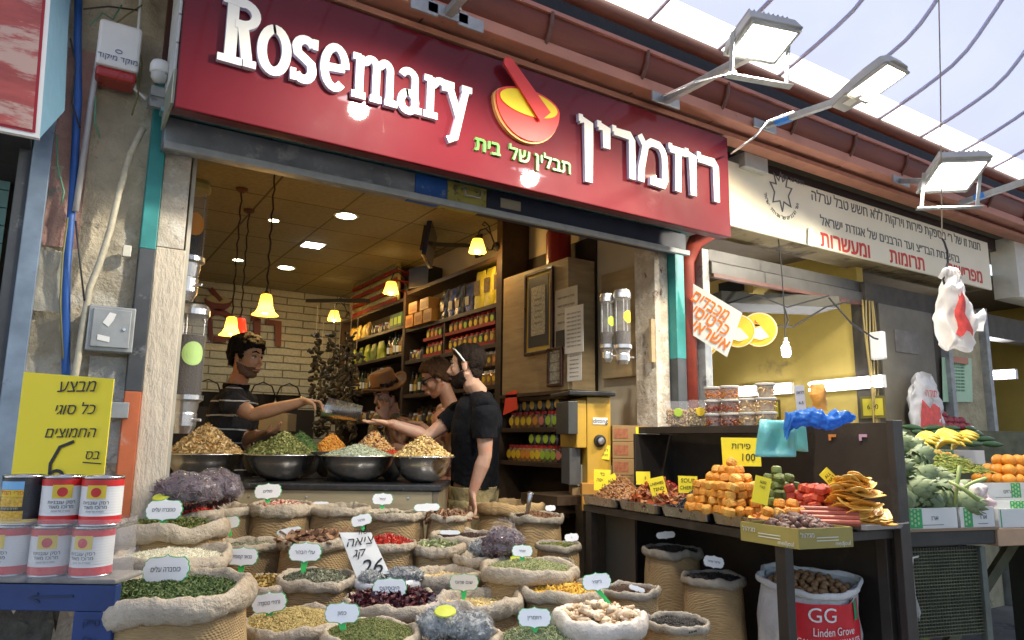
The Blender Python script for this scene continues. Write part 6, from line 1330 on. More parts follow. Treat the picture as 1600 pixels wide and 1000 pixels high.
slab([P3+Vector((-.03, -.0, 0)), P3+Vector((-.03, -.03, 0)), P3+Vector((.04, -.03, 0)), P3+Vector((.04, 0, 0))], 0, 1.352, 'end_post', par=tb)
LZ = 1.335
la, lb_ = atX(1036, 680, 2.9), atX(1296, 672, 2.84)
slab([Vector((2.72, 2.98, 0)), Vector((2.70, 2.03, 0)), Vector((2.875, 2.02, 0)), Vector((2.96, 2.98, 0))], LZ-.035, LZ, 'top_shelf', par=tb)
slab([Vector((2.70, 3.0, 0)), Vector((2.70, 2.985, 0)), Vector((2.98, 2.985, 0)), Vector((2.98, 3.0, 0))], .0, LZ-.036, 'side_panel', par=tb)
for yy, m in ((1.93, mat('tape_orange', (.55, .2, .05), .5)), (1.78, mat('tape_pink', (.5, .3, .4), .5))):
 x = P3.x-.003+(yy-P3.y)*(P4.x-P3.x)/(P4.y-P3.y); MB().bb(x-.004, yy-.018, 1.285, x-.001, yy+.018, 1.297).bb(x-.004, yy+.006, 1.27, x-.001, yy+.018, 1.2845).build('tape_mark', m, tb)
ex = (P2-P1).normalized(); ey = Vector((-ex.y, ex.x, 0)); ey = ey if ey.x > 0 else -ey
RT = Matrix((ex, ey, Vector((0, 0, 1)))).transposed(); rzT = math.atan2(ex.y, ex.x)
def tray(u, v, L_, W_, lab, h=.05, z=ZT):
 t = thing('steel_tray', lab, 'tray', TP(u, v, z), rzT, 'steel trays of dried fruit'); s_ = 1 if RT.determinant() > 0 else -1
 b = MB(); o = [(L_/2, W_/2), (-L_/2, W_/2), (-L_/2, -W_/2), (L_/2, -W_/2)]
 def ringv(k, z): r = []; \
  [r.append((sx*(L_/2*k-.025)+.025*math.cos(a)*sx*0+.0+(.025*math.cos(math.radians(an))), sy*(W_/2*k-.025)+.025*math.sin(math.radians(an)), z)) for sx, sy, a0 in ((1, 1, 0), (-1, 1, 90), (-1, -1, 180), (1, -1, 270)) for a in (0,) for an in (a0, a0+30, a0+60, a0+90)]; return r
 rings = [ringv(.86, .002), ringv(.92, .008), ringv(.97, h), ringv(1.04, h+.001), ringv(1.04, h-.003)]
 vs = sum(rings, []); n = 16; fs = [(i*n+j, i*n+(j+1) % n, (i+1)*n+(j+1) % n, (i+1)*n+j) for i in range(4) for j in range(n)]+[tuple(range(n-1, -1, -1))]
 b.add(vs, fs).build('tray', m_steel, t, smooth=False)
 return TP(u, v, z+h)
vT = .22
c_alm = mats('almond', [(.3, .13, .04), (.4, .2, .08), (.24, .1, .03)], .5)
c_pap = mats('dried_papaya', [(.3, .07, .02), (.42, .14, .04), (.22, .05, .02), (.5, .25, .1)], .45)
c_prune = mats('black_raisin', [(.012, .01, .014), (.025, .02, .026)], .35)
c_date = mats('date', [(.09, .038, .026), (.13, .06, .04), (.06, .025, .018)], .55)
c_raisin = mats('dark_raisin', [(.07, .012, .012), (.1, .02, .018), (.04, .008, .01)], .35)
tw = (P2-P1).length/4.25
for k, (nm, lab, pl_, sh_, sz, n, ms, h) in enumerate((
 ('almonds', 'steel tray of almonds at far end of the table', 'heap of brown almonds in far steel tray', 'oct', (.013, .007, .005), 700, c_alm, .11),
 ('papaya_strips', 'steel tray of reddish papaya strips', 'reddish brown papaya strips heaped in second tray', 'box', (.03, .008, .0025), 280, c_pap, .1),
 ('black_raisins', 'steel tray of black dried berries', 'glossy black dried berries heaped in third tray', 'oct', (.013, .007, .006), 900, c_prune, .12),
 ('orange_base', 'steel tray under the orange dried fruit stack', 'orange sugar dusted layer in fourth tray', 'box', (.014, .014, .008), 240, c_orange, .02))):
 c = tray(.13+k*.235, vT, tw*.96, .3, lab); o = pile(nm, pl_, c-Vector((0, 0, .012)), tw*.43, h, sh_, sz, n, ms, pw=1.2, cat='dried fruit', ry=1.0, rot=(0, 0, rzT))
def chunk_mesh(r, h, n=7, seed=0):
 rr = random.Random(seed); return MB().lathe([(r*.7, 0), (r*.96, h*.12), (r, h*.5), (r*.93, h*.86), (r*.68, h*1.02)], n, jit=lambda a, i, q, z: 1+.13*math.sin(a*3+seed))
m_oc = [mat('candied_orange', (.68, .27, .025), .5, var=.12, vs=60, bump=.6, bs=120), mat('candied_orange_pale', (.72, .36, .06), .55, var=.12, vs=60, bump=.6, bs=120)]
m_gc = [mat('candied_green', (.1, .13, .02), .5, var=.2, vs=60, bump=.5, bs=120), mat('candied_green_pale', (.16, .2, .05), .5, var=.2, vs=60)]
m_rc = [mat('candied_red', (.55, .07, .025), .5, var=.15, vs=60, bump=.5, bs=120), mat('candied_red_dark', (.42, .045, .02), .5, var=.15, vs=60)]
def stack(c, ex_, ey_, L_, W_, layers, pitch, hgt, ms, name, lab, cat, grp, seed, rsz, taper=.75, top_jit=3):
 rr = random.Random(seed); pr = [chunk_mesh(rsz*1.04, hgt, 9, q).build(name, ms[q % len(ms)], smooth=False) for q in range(3)]; n = 0
 for l in range(layers):
  f = 1-(1-taper)*l/max(1, layers-1); f = f if l < layers-top_jit else f*(1-.22*(l-(layers-top_jit)+1))
  nx, ny = max(1, int(L_*f/pitch)), max(1, int(W_*f/pitch))
  for i in range(nx):
   for j in range(ny):
    if 0 < i < nx-1 and 0 < j < ny-1 and l < layers-2: continue      # hidden inside
    p = c+ex_*((i-(nx-1)/2)*pitch+rr.uniform(-.011, .011))+ey_*((j-(ny-1)/2)*pitch+rr.uniform(-.011, .011))+Vector((0, 0, l*hgt*.98+rr.uniform(0, .003)))
    if n < 3: o = pr[n]
    else: o = dup(pr[n % 3], ch=[])
    o.location = p; j_ = .33 if l < layers-top_jit else .5; o.rotation_euler = (rr.uniform(-j_, j_), rr.uniform(-j_, j_), rr.uniform(0, 6)); q = rr.uniform(.88, 1.12); o.scale = (q, q, 1)
    tag(o, f'{lab}, {ORD[l]} layer up', cat, grp); n += 1
 return n
p0 = atD(1140, 798, 2.9); p0.z = ZT+.052
n1 = stack(p0, ex, ey, .31, .25, 7, .041, .031, m_oc, 'candied_fruit_chunk', 'orange candied fruit chunk stacked in the fourth steel tray', 'dried fruit', 'orange candied chunks', 1, .022, .66)
p1_ = atD(1218, 788, 2.85); p1_.z = ZT+.03
n2 = stack(p1_, ex, ey, .2, .17, 7, .038, .03, m_gc, 'candied_fruit_chunk', 'dark green candied fruit chunk stacked behind orange ones', 'dried fruit', 'green candied chunks', 2, .021, .8)
p2_ = atD(1276, 790, 2.72); p2_.z = ZT+.035
n3 = stack(p2_, ex, ey, .16, .17, 5, .038, .028, m_rc, 'candied_fruit_chunk', 'red candied fruit chunk stacked left of the mango slices', 'dried fruit', 'red candied chunks', 3, .021, .95, 0)
p3_ = atD(1228, 800, 2.55); p3_.z = ZT+.075
n4 = stack(p3_+Vector((0, 0, .0)), ex, ey, .09, .17, 2, .038, .028, m_oc, 'candied_fruit_chunk', 'loose orange candied chunk lying by the date box', 'dried fruit', 'orange candied chunks', 4, .02, .6, 1)
print('chunks', n1, n2, n3, n4)
def slice_mesh(seed):
 rr = random.Random(seed)
 return MB().grid(lambda u, v: ((.062+.01*math.sin(3*2*math.pi*u+seed))*v*math.cos(2*math.pi*u), .032*v*math.sin(2*math.pi*u), .008*math.sin(4*u*math.pi+seed)*v+.004*math.cos(v*6)), 16, 5, wrapu=True)
mm = [mat('dried_mango', (.66, .3, .03), .4, var=.15, vs=30), mat('dried_mango_pale', (.72, .42, .08), .4, var=.15, vs=30)]
ms_ = []
for q in range(2):
 o = slice_mesh(q).build('mango_slice', mm[q], smooth=True); so_ = o.modifiers.new('solid', 'SOLIDIFY'); so_.thickness = .003; ms_.append(o)
mr = random.Random(8); mc = atD(1338, 806, 2.55); mc.z = ZT+.04
for i in range(46):
 o = ms_[i] if i < 2 else dup(ms_[i % 2], ch=[]); f = i/46
 a = mr.uniform(0, 6.28); q = .1*(1-f*.75)*mr.uniform(.4, 1)
 o.location = mc+ex*(q*math.cos(a))+ey*(q*.9*math.sin(a))+Vector((0, 0, .012+.16*f)); o.rotation_euler = (mr.uniform(-.35, .35), mr.uniform(-.35, .35), mr.uniform(-.8, .8)+rzT+1.2)
 tag(o, 'orange yellow dried mango slice heaped beside the red chunks', 'dried fruit', 'dried mango slices')
tray(.93, .8, .3, .26, 'steel tray under the mango slices at right end', .03)
for k in range(4):
 a = atD(1250, 790+4*k, 2.56-.03*k); a.z = ZT+.1-.012*k; b__ = a+(rt*.19-fw*.03)
 o = one(MB().tube([a, b__], .011, 10), 'fruit_leather_roll', mat('fruit_leather', (.32, .07, .035), .4, var=.2), f'brown red fruit leather roll behind the dates, {ORD[k]} from the back', 'fruit roll', group='fruit leather rolls')
m_gold = mat('date_box_gold', (.3, .24, .06), .5, var=.1)
bx0, bx1, bx2 = atD(1157, 826, 2.45), atD(1247, 833, 2.25), atD(1332, 828, 2.33)
for q in (bx0, bx1, bx2): q.z = ZT+.002
bx3 = bx0+bx2-bx1
db = thing('date_box', 'gold printed open cardboard box of dates at the table corner', 'box', (0, 0, 0)); wz = .062
def wall(a, b, nm, m, par, z0=ZT+.002, h=wz, th=.005):
 d = (b-a).normalized(); n__ = Vector((-d.y, d.x, 0))*th; return MB().add([Vector((p.x, p.y, z)) for z in (z0, z0+h) for p in (a, b, b+n__, a+n__)], [(3, 2, 1, 0), (4, 5, 6, 7), (0, 1, 5, 4), (1, 2, 6, 5), (2, 3, 7, 6), (3, 0, 4, 7)]).build(nm, m, par)
for a, b in ((bx0, bx1), (bx1, bx2), (bx2, bx3), (bx3, bx0)): wall(a, b, 'side', m_gold, db)
slab([bx0, bx1, bx2, bx3], ZT+.001, ZT+.004, 'bottom', m_gold, db)
for (a, b) in ((bx0, bx1), (bx1, bx2)):
 o = on(a, b, a+Vector((0, 0, wz)), .5, .5, .002)
 a2 = a;
 text('מג׳הול', .022, 'lettering', m_cream, db, on(a, b, a+Vector((0, 0, wz)), .16, .66, .002), .0006, rtl=True)
 text('medjoul', .02, 'lettering', m_cream, db, on(a, b, a+Vector((0, 0, wz)), .8, .2, .002), .0006)
 for v in (.35, .5): M = on(a, b, a+Vector((0, 0, wz)), .52, v, .002); MB().add([M@Vector(q) for q in ((-.045, 0, 0), (.045, 0, 0), (.045, 0, .003), (-.045, 0, .003))], [(0, 1, 2, 3)]).build('printed_line', m_cream, db)
ctr = (bx0+bx2)/2; ctr.z = ZT+.05
pile('dates', 'purple brown dates filling the gold box', ctr, .1, .035, 'ball', (.018, .011, .01), 150, c_date, cat='dried fruit', ry=1, smooth=True, pw=2)
cb1 = thing('cream_carton', 'low cream carton of dark raisins at the far left of the table', 'box', (0, 0, 0))
qa, qb = atD(890, 768, 4.18), atD(990, 768, 4.12)
for q in (qa, qb): q.z = 1.0
bk_ = fw*.2
for a, b in ((qa, qb), (qb, qb+bk_), (qb+bk_, qa+bk_), (qa+bk_, qa)): wall(a, b, 'side', m_cream, cb1, 1.0, .12)
cc = (qa+qb+bk_)/2; cc.z = 1.1; pile('dark_raisins', 'heap of dark red raisins in the cream carton', cc, .15, .12, 'oct', (.012, .008, .006), 1000, c_raisin, cat='dried fruit', ry=.62, rot=(0, 0, -YAW))
MB().add([qa+Vector((0, 0, 0)), qb, qb+bk_, qa+bk_], [(0, 1, 2, 3)]).build('bottom', m_cream, cb1)
one(MB().box(((qa+qb)/2+bk_*.5-Vector((0, 0, .04))), (.34, .22, .07), rotm(0, 0, -YAW)), 'carton_base', m_card, 'brown carton under the cream raisin carton', 'carton', bevel=.003)
ob = thing('orange_carton', 'orange carton standing behind the almonds', 'box', atD(940, 770, 4.02), -YAW)
MB().bb(-.11, 0, -.1, .12, .12, .05).build('box', mat('carton_orange', (.5, .24, .04), .6), ob, bevel=.003)
b = atD(1045, 768, 3.62); pile('red_berries', 'small red dried berries behind the black ones', (b.x, b.y, ZT+.06), .1, .07, 'ball', (.008, .008, .008), 220, c_chili, cat='dried fruit', smooth=True)
slab([b+Vector((-.1, -.07, 0)), b+Vector((.1, -.07, 0)), b+Vector((.1, .07, 0)), b+Vector((-.1, .07, 0))], ZT+.001, ZT+.06, 'berry_box', m_card); tag(bpy.data.objects['berry_box'], 'plain brown box under the small red berries', 'box')
def card(px, py, w_, h_, d, roll, lines, lab, yaw=0, pitch=-.12, m=None, name='price_card', cat='price card', ink=None):
 p = atD(px, py, d); f = Vector((CF[0], CF[1], 0)).normalized(); B = Matrix((Vector((f.y, -f.x, 0)), f, Vector((0, 0, 1)))).transposed()
 Rm = B@Matrix.Rotation(yaw, 3, 'Z')@Matrix.Rotation(pitch, 3, 'X')@Matrix.Rotation(roll, 3, 'Y'); W, H = w_*d/FPX, h_*d/FPX
 t = thing(name, lab, cat, p, rot=Rm.to_euler()); MB().bb(-W/2, 0, -H/2, W/2, .002, H/2).build('card', m or m_yellow, t)
 for (v, tx, sz, rtl) in lines: text(tx, sz*H, 'handwriting', ink or m_ink, t, Matrix.Translation((0, -.0015, v*H)), .0006, rtl=rtl, shear=.1, maxw=W*.9)
 return t
card(941, 706, 24, 22, 4.15, .1, [(.15, 'המלח', .32, True), (-.2, 'חמוציות', .26, True)], 'small tilted yellow card stuck in the dark raisins')
card(941, 750, 26, 32, 3.9, .03, [(.28, 'בד', .22, True), (0, 'קליפה', .22, True), (-.25, '100 גר', .2, True)], 'upright yellow card left behind the almonds')
card(960, 762, 21, 40, 3.72, -.45, [(.3, 'ALL', .16, False), (.1, 'NATURAL', .16, False), (-.12, 'PAPAYA', .16, False)], 'slanted yellow card over the papaya strips')
card(1005, 747, 22, 20, 3.7, .0, [(.0, '5 גר', .3, True)], 'small dim yellow card behind the papaya strips')
card(1029, 765, 25, 38, 3.35, -.22, [(.25, 'UNSWEE-', .16, False), (.02, 'TEND', .18, False), (-.3, 'CRANB', .16, False)], 'yellow card leaning between papaya and black berries')
card(1075, 757, 30, 26, 3.3, .02, [(.22, 'SOUR', .34, False), (-.2, 'CHERRY', .3, False)], 'yellow card reading SOUR CHERRY behind the black berries')
card(1190, 766, 25, 42, 2.5, .25, [(.3, 'מנגו', .15, True), (.12, 'טרי', .14, True)], 'tall yellow card leaning right in the orange chunks')
card(1295, 745, 18, 24, 2.62, -.75, [(.1, 'ALL', .3, False), (-.2, 'NAT', .3, False)], 'steeply slanted yellow card at top of the mango heap')
card(1158, 706, 60, 44, 2.98, .0, [(.2, 'פירות', .3, True), (-.2, '100 גר', .36, True)], 'large yellow card on the back panel reading 100')
# ---- things on the top shelf
def clam(px, py, lab, mk, st):
 p = atX(px, py, 2.8); t = thing('clear_box', lab, 'plastic box', (2.8, p.y, LZ), math.radians(-35), 'clear boxes of nuts')
 MB().bb(-.06, -.03, 0, .06, .03, .135).build('box', m_film, t, bevel=.01)
 n = 420; T = np.stack([RNG.uniform(-.052, .052, n), RNG.uniform(-.024, .024, n), RNG.uniform(.006, .09, n)], 1)
 MB().scatter(*SHAPES['oct'], T, rnd_rot(n), np.array([[.009, .006, .005]])*np.ones((n, 1)), RNG.integers(0, 3, n)).build('nuts', mk, t)
 MB().lathe([(0, .0025), (.022, .002), (.023, 0)], 18, (0.0, -.032, .075), align((0, -1, 0))).build('sticker', st, t)
clam(1058, 648, 'left clear box of mixed nuts with lime sticker', c_walnut_mix[:3], mat('label_lime')); clam(1092, 646, 'right clear box of pale nuts with yellow sticker', c_gold, mat('label_yellow'))
m_tubc = mat('tub_plastic', (.8, .8, .78), .15, var=0, alpha=.25, coat=.6)
tubm = {'red': mats('dried_red_fruit', [(.3, .07, .025), (.4, .13, .04), (.2, .035, .02)], .4), 'ring': mats('apple_rings', [(.6, .4, .18), (.68, .48, .24), (.5, .3, .12)], .5), 'amb': mats('apricot', [(.5, .17, .04), (.58, .25, .07), (.4, .12, .03)], .4)}
for col_, px in enumerate((1116, 1142, 1171, 1198)):
 n = (3, 3, 2, 3)[col_]
 for l in range(n):
  kind = 'amb' if (col_ < 2 and l == 2) else ('red' if col_ < 2 else 'ring')
  p = atX(px, 650, 2.79); lab = f'clear tub of {dict(red="dark red dried fruit", ring="pale dried rings", amb="amber dried fruit")[kind]}, {["bottom", "middle", "top"][l]} of the {ORD[col_]} column'
  t = thing('fruit_tub', lab, 'tub', (2.79, p.y, LZ+.001+l*.066), 0, 'stacked tubs of dried fruit')
  MB().lathe([(.034, 0), (.044, .054)], 20, caps=False).build('tub', m_tubc, t, smooth=True)
  MB().lathe([(.047, .052), (.048, .06), (.044, .0625), (0, .0625)], 20).build('lid', mat('tub_lid', (.62, .6, .55), .35), t)
  MB().lathe([(0, .003), (.031, .003), (.039, .05), (0, .05)], 14).build('core', tubm[kind][0], t)
  if kind == 'ring': m_ = 26; T = np.stack([.037*np.cos(np.linspace(0, 6.28, m_)), .037*np.sin(np.linspace(0, 6.28, m_)), RNG.uniform(.01, .045, m_)], 1); sh_, S_ = 'curl', (.013, .013, .006)
  else: m_ = 90; aa = RNG.uniform(0, 6.28, m_); T = np.stack([.037*np.cos(aa), .037*np.sin(aa), RNG.uniform(.006, .047, m_)], 1); sh_, S_ = 'oct', (.008, .006, .006)
  MB().scatter(*SHAPES[sh_], T, rnd_rot(m_), np.array([S_])*np.ones((m_, 1)), RNG.integers(0, 3, m_)).build('dried_fruit', tubm[kind], t)
m_tealbag = mat('teal_bag', (.22, .6, .6), .35, var=.05, bump=1, bs=10, transl=.3)
def drape(name, cs, m, lab, seed, amp=.02, cat='plastic bag', nu=12, nv=12):
 A, B, C_, D_ = [Vector(c) for c in cs]; vv = (Vector(EYE)-A).normalized()
 def fn(u, v):
  p = (A*(1-u)+B*u)*(1-v)+(D_*(1-u)+C_*u)*v; return p+vv*(amp*noise.noise(Vector((u*3+seed, v*2, seed)))*2+amp*.7*math.sin(u*math.pi))
 o = MB().grid(fn, nu, nv).build(name, m, smooth=True); so_ = o.modifiers.new('solid', 'SOLIDIFY'); so_.thickness = .004; return tag(o, lab, cat)
drape('teal_bag', [atD(1187, 656, 2.78), atD(1245, 658, 2.72), atD(1243, 714, 2.7), atD(1180, 714, 2.76)], m_tealbag, 'teal plastic bag hanging over the front of top shelf', 2)
drape('teal_bag', [atD(1240, 662, 2.79), atD(1258, 664, 2.78), atD(1262, 706, 2.78), atD(1243, 704, 2.79)], m_tealbag, 'narrow end of a teal bag behind the larger one', 5, .006)
bb_ = thing('blue_bag', 'crumpled blue plastic bag knotted along the top shelf edge', 'plastic bag', (0, 0, 0))
ctl = [(1228, 676, 2.66, .02), (1232, 658, 2.66, .028), (1252, 652, 2.64, .022), (1272, 653, 2.62, .03), (1290, 660, 2.6, .024), (1305, 655, 2.58, .026), (1322, 652, 2.56, .018), (1336, 652, 2.55, .006)]
def bfn(u, v):
 t_ = v*(len(ctl)-1); i = min(int(t_), len(ctl)-2); f = t_-i; q = [ctl[i][k]*(1-f)+ctl[i+1][k]*f for k in range(4)]; c = atD(*q[:3]); a = 2*math.pi*u
 rr_ = q[3]*(1+.5*noise.noise(Vector((math.cos(a)*2, math.sin(a)*2, v*9)))+.7*abs(noise.noise(Vector((math.cos(a)*3, math.sin(a)*3, v*13))))); return c+Vector((CU))*rr_*math.sin(a)+Vector(CF)*rr_*math.cos(a)
MB().grid(bfn, 34, 70, wrapu=True).build('bag', mat('blue_plastic', (.05, .24, .68), .25, bump=1, bs=18, transl=.45), bb_, smooth=True)
card(1251, 625, 15, 46, 2.75, -.05, [(.25, 'לחם', .14, True), (-.1, '6.5', .14, False)], 'narrow white card standing on the top shelf', m=m_paper, pitch=0)
pk = pouch('crisps_packet', .06, .1, mat('packet_orange', (.7, .3, .04), .4, bump=1, bs=14), 'small orange packet standing behind the blue bag', 4); pk.location = atD(1281, 641, 2.7)
# ================================================================ fruit and vegetable stand on the right
QL = atZ(1388, 829, .9); QR = atZ(1554, 824, .9); gx = (QR-QL).normalized(); gy = Vector((-gx.y, gx.x, 0)); gy = gy if gy.y > 0 else -gy
W1 = (QR-QL).length
gm = Matrix((gx, gy, Vector((0, 0, 1)))).transposed().to_4x4(); gm.translation = Vector((QL.x, QL.y, .02))
def G(x, y, z): return gm@Vector((x, y, z))
grz = math.atan2(gx.y, gx.x)
vt = thing('vegetable_stand', 'dark wooden stand with wire mesh front under the artichokes', 'stand', (QL.x, QL.y, .02), grz)
MB().bb(0, 0, .81, W1, .9, .872).build('front_beam', mat('black_wood', (.03, .028, .024), .5, var=.3), vt, bevel=.004)
MB().bb(-.02, -.02, .873, W1+.0, .92, .883).build('board', mat('stand_board', (.22, .15, .09), .6), vt)
MB().bb(W1+.002, -.01, .8, W1+.9, .9, .875).build('side_board', mat('tan_board', (.42, .27, .16), .6), vt, bevel=.003)
m_mesh = mat('dirty_mesh', (.1, .1, .055), .7, var=.4, vs=8)
b = MB()
for k in range(26): b.bb(.0, .012, .44+k*.0138, W1*.86, .018, .444+k*.0138)
for k in range(34): b.bb(W1*.86*k/33-.0015, .019, .44, W1*.86*k/33+.0015, .022, .8)
b.build('wire_mesh', m_mesh, vt)
MB().bb(0, .03, .44, W1*.86, .05, .8).build('dirty_backing', mat('mesh_backing', (.045, .045, .028), .8, var=.5, vs=12), vt)
for x in (0, W1*.86): MB().bb(x-.015, -.002, 0, x+.015, .03, .8).build('leg', mat('leg_green', (.1, .11, .09), .6, var=.3), vt, bevel=.002)
MB().beam((W1*.8, .3, .2), (W1+.5, .3, .79), .03, .05).build('strut', m_mesh, vt)
MB().bb(W1+.55, .1, 0, W1+.85, .4, .8).build('dark_leg_box', mat('dark_green_box', (.02, .026, .02), .6), vt)
pc = G(.09*1, -.01, 0)
cd = thing('frayed_string', 'pale string with frayed plastic tassel hanging on the mesh', 'string', G(W1*.16, -.012, .77))
MB().tube([(.06, 0, 0), (.015, 0, -.002), (0, -.004, -.03), (.003, -.004, -.15), (0, -.004, -.3), (-.004, 0, -.42), (-.006, 0, -.6)], .004, 6).build('cord', m_cream, cd, smooth=True)
b = MB()
for k in range(9): a = -.9+k*.22; b.add([(0, -.008, -.14), (math.sin(a)*.035, -.012, -.2-.03*math.cos(a)), (math.sin(a+.2)*.03, -.006, -.235-.01*k % .02)], [(0, 1, 2)])
b.build('tassel', mat('tassel_white', (.6, .6, .56), .5, transl=.3), cd)
for (x, y, z, s_, m, lb, sd) in ((.12, .25, .18, .3, mat('dark_blue_bag', (.02, .03, .1), .35, bump=1, bs=12), 'dark blue bag under the mesh fronted stand', 3), (W1*.55, .22, .2, .32, mat('pale_blue_bag', (.12, .25, .5), .35, bump=1, bs=12), 'pale blue plastic bag under the stand', 7), (W1*.9, .28, .2, .2, mat('light_blue_bag', (.3, .45, .65), .35, bump=1, bs=12), 'light blue bag behind the stand leg', 9), (W1*.5, .12, .14, .16, mat('red_net', (.2, .05, .07), .5, bump=1), 'dark red net bag among blue bags under the stand', 12), (W1*.6, .3, .36, .2, mat('olive_bag', (.25, .25, .04), .5, bump=1), 'olive yellow bag crammed below the mesh', 14)):
 tag(MB().grid(lambda u, v: tuple(G(x, y, z)+Vector((math.cos(2*math.pi*u)*math.sin(math.pi*v)*s_*.5, math.sin(2*math.pi*u)*math.sin(math.pi*v)*s_*.4, -math.cos(math.pi*v)*min(s_*.55, z)))*(1+.0)+noise.noise_vector(Vector((u*5, v*4, sd)))*.03), 22, 14, wrapu=True).build('stored_bag', m, smooth=True), lb, 'plastic bag', 'bags stored under the stand')
m_pb = mat('produce_box', (.62, .62, .58), .6, var=.04); m_hex = mat('hex_green', (.03, .3, .1), .5); m_hexl = mat('hex_light', (.3, .5, .2), .5)
def pbox(x, y, z, w_, dp, h, lab, tx='ארזים', seed=0, grp='white honeycomb produce boxes', hx=(.2, .42), red=False):
 t = thing('produce_box', lab, 'box', G(x, y, z), grz, grp)
 MB().bb(0, 0, 0, w_, .006, h).bb(0, dp-.006, 0, w_, dp, h).bb(0, .0065, 0, .006, dp-.0065, h).bb(w_-.006, .0065, 0, w_, dp-.0065, h).build('sides', m_pb, t)
 MB().bb(.006, .0065, 0, w_-.006, dp-.0065, .01).build('bottom', m_pb, t)
 MB().bb(w_*hx[0], -.0015, .002, w_*hx[1], -.0005, h-.002).build('green_panel', m_hex, t)
 b = MB(); r = h/9
 for i in range(int((hx[1]-hx[0])*w_/(r*1.9))):
  for j in range(4): b.prism([(w_*hx[0]+r*1.1+i*r*1.9+r*.62*math.cos(a), r*1.6+j*r*2.05+(r if i % 2 else 0)*.9+r*.75*math.sin(a)) for a in np.linspace(0, 2*math.pi, 7)[:-1]], .0008, Matrix.Translation((0, -.0016, 0)))
 b.build('honeycomb', m_hexl, t)
 if red: MB().prism([(w_*.55+.1*math.cos(a), .0+h*.85*math.sin(a)) for a in np.linspace(0, math.pi, 16)], .001, Matrix.Translation((0, -.002, 0))).build('red_arc', mat('box_red', (.7, .08, .04), .5), t); text('URI', h*.4, 'lettering', m_cream, t, Matrix.Translation((w_*.55, -.0035, h*.35)), .0006)
 else: text(tx, h*.32, 'lettering', m_greyink, t, Matrix.Translation((w_*.68, -.001, h*.5)), .0006, rtl=True); MB().bb(w_*.5, -.001, h*.16, w_*.8, -.0005, h*.19).build('printed_line', m_greyink, t)
 return t
bh = .085
pbox(.0-.02, -.01, .884, W1*.66, .3, bh, 'white honeycomb box under the artichokes', 'ארז', hx=(.28, .5))
pbox(W1*.66, -.008, .884, W1*.33, .3, bh, 'white honeycomb box under the garlic at the end of the stand', 'ארז', hx=(.1, .35))
pbox(W1+.03, .0, .877, .5, .3, bh*.95, 'white box with red arc at far right', red=True, hx=(.02, .03))
pbox(W1*.62, .36, .95, .42, .3, .09, 'white honeycomb box under the beans, second tier', hx=(.62, .8))
pbox(W1*.62+.43, .36, .96, .5, .3, .09, 'white honeycomb box under the oranges, second tier', hx=(.72, .85))
pbox(W1*.62+.3, .2, .885, .55, .15, .09, 'white honeycomb box behind the garlic heads', hx=(.5, .7))
pbox(W1*.62, .85, 1.13, .6, .3, .08, 'white honeycomb box under the bananas, top tier left', hx=(.4, .6))
pbox(W1*.62+.62, .85, 1.13, .6, .3, .08, 'white honeycomb box under the bananas, top tier right', hx=(.4, .6))
MB().bb(W1*.55, .35, .885, W1+2.6, .9, .945).build('step', m_mesh, vt); MB().bb(W1*.55, .83, .95, W1+2.6, 1.5, 1.125).build('step', m_mesh, vt)
m_art = [mat('artichoke', (.17, .22, .1), .6, var=.2, vs=30, c2=(.22, .26, .13), c2s=40), mat('artichoke_dark', (.13, .18, .085), .6, var=.2, vs=30, c2=(.24, .17, .14), c2s=22, c2t=.6)]
def artichoke(seed):
 rr = random.Random(seed); b = MB(); L_ = .1
 b.lathe([(0, 0), (.03, .004), (.042, .03), (.036, .07), (.014, .1), (0, .104)], 14)
 b.tube([(0, 0, .005), (0, 0, -.05)], [.01, .009], 8)
 for rw in range(5):
  z = .0+rw*.019; n = 7; R0 = (.03, .04, .041, .034, .02)[rw]
  for k in range(n):
   a = 2*math.pi*(k+.5*(rw % 2))/n; ca, sa = math.cos(a), math.sin(a); wv = .021*(1-rw*.1); lean = rr.uniform(.0, .005)
   def pt(t_, s_): # t along bract, s across
    z_ = z+.044*t_; r_ = R0*(1-.3*t_*t_*(.3+rw*.25))+.003+.007*math.sin(t_*1.9)+lean*t_; w__ = wv*(1-t_**2.2)*s_
    return (r_*ca-w__*sa-abs(s_)*.006*ca, r_*sa+w__*ca-abs(s_)*.006*sa, z_)
   vs = [pt(0, -1), pt(0, 0), pt(0, 1), pt(.55, -1), pt(.55, 0), pt(.55, 1), pt(1, 0)]
   b.add(vs, [(0, 1, 4, 3), (1, 2, 5, 4), (3, 4, 6), (4, 5, 6)])
 return b
ar = [artichoke(k).build('artichoke', m_art[k % 2], smooth=True) for k in range(3)]
rr = random.Random(12); i = 0
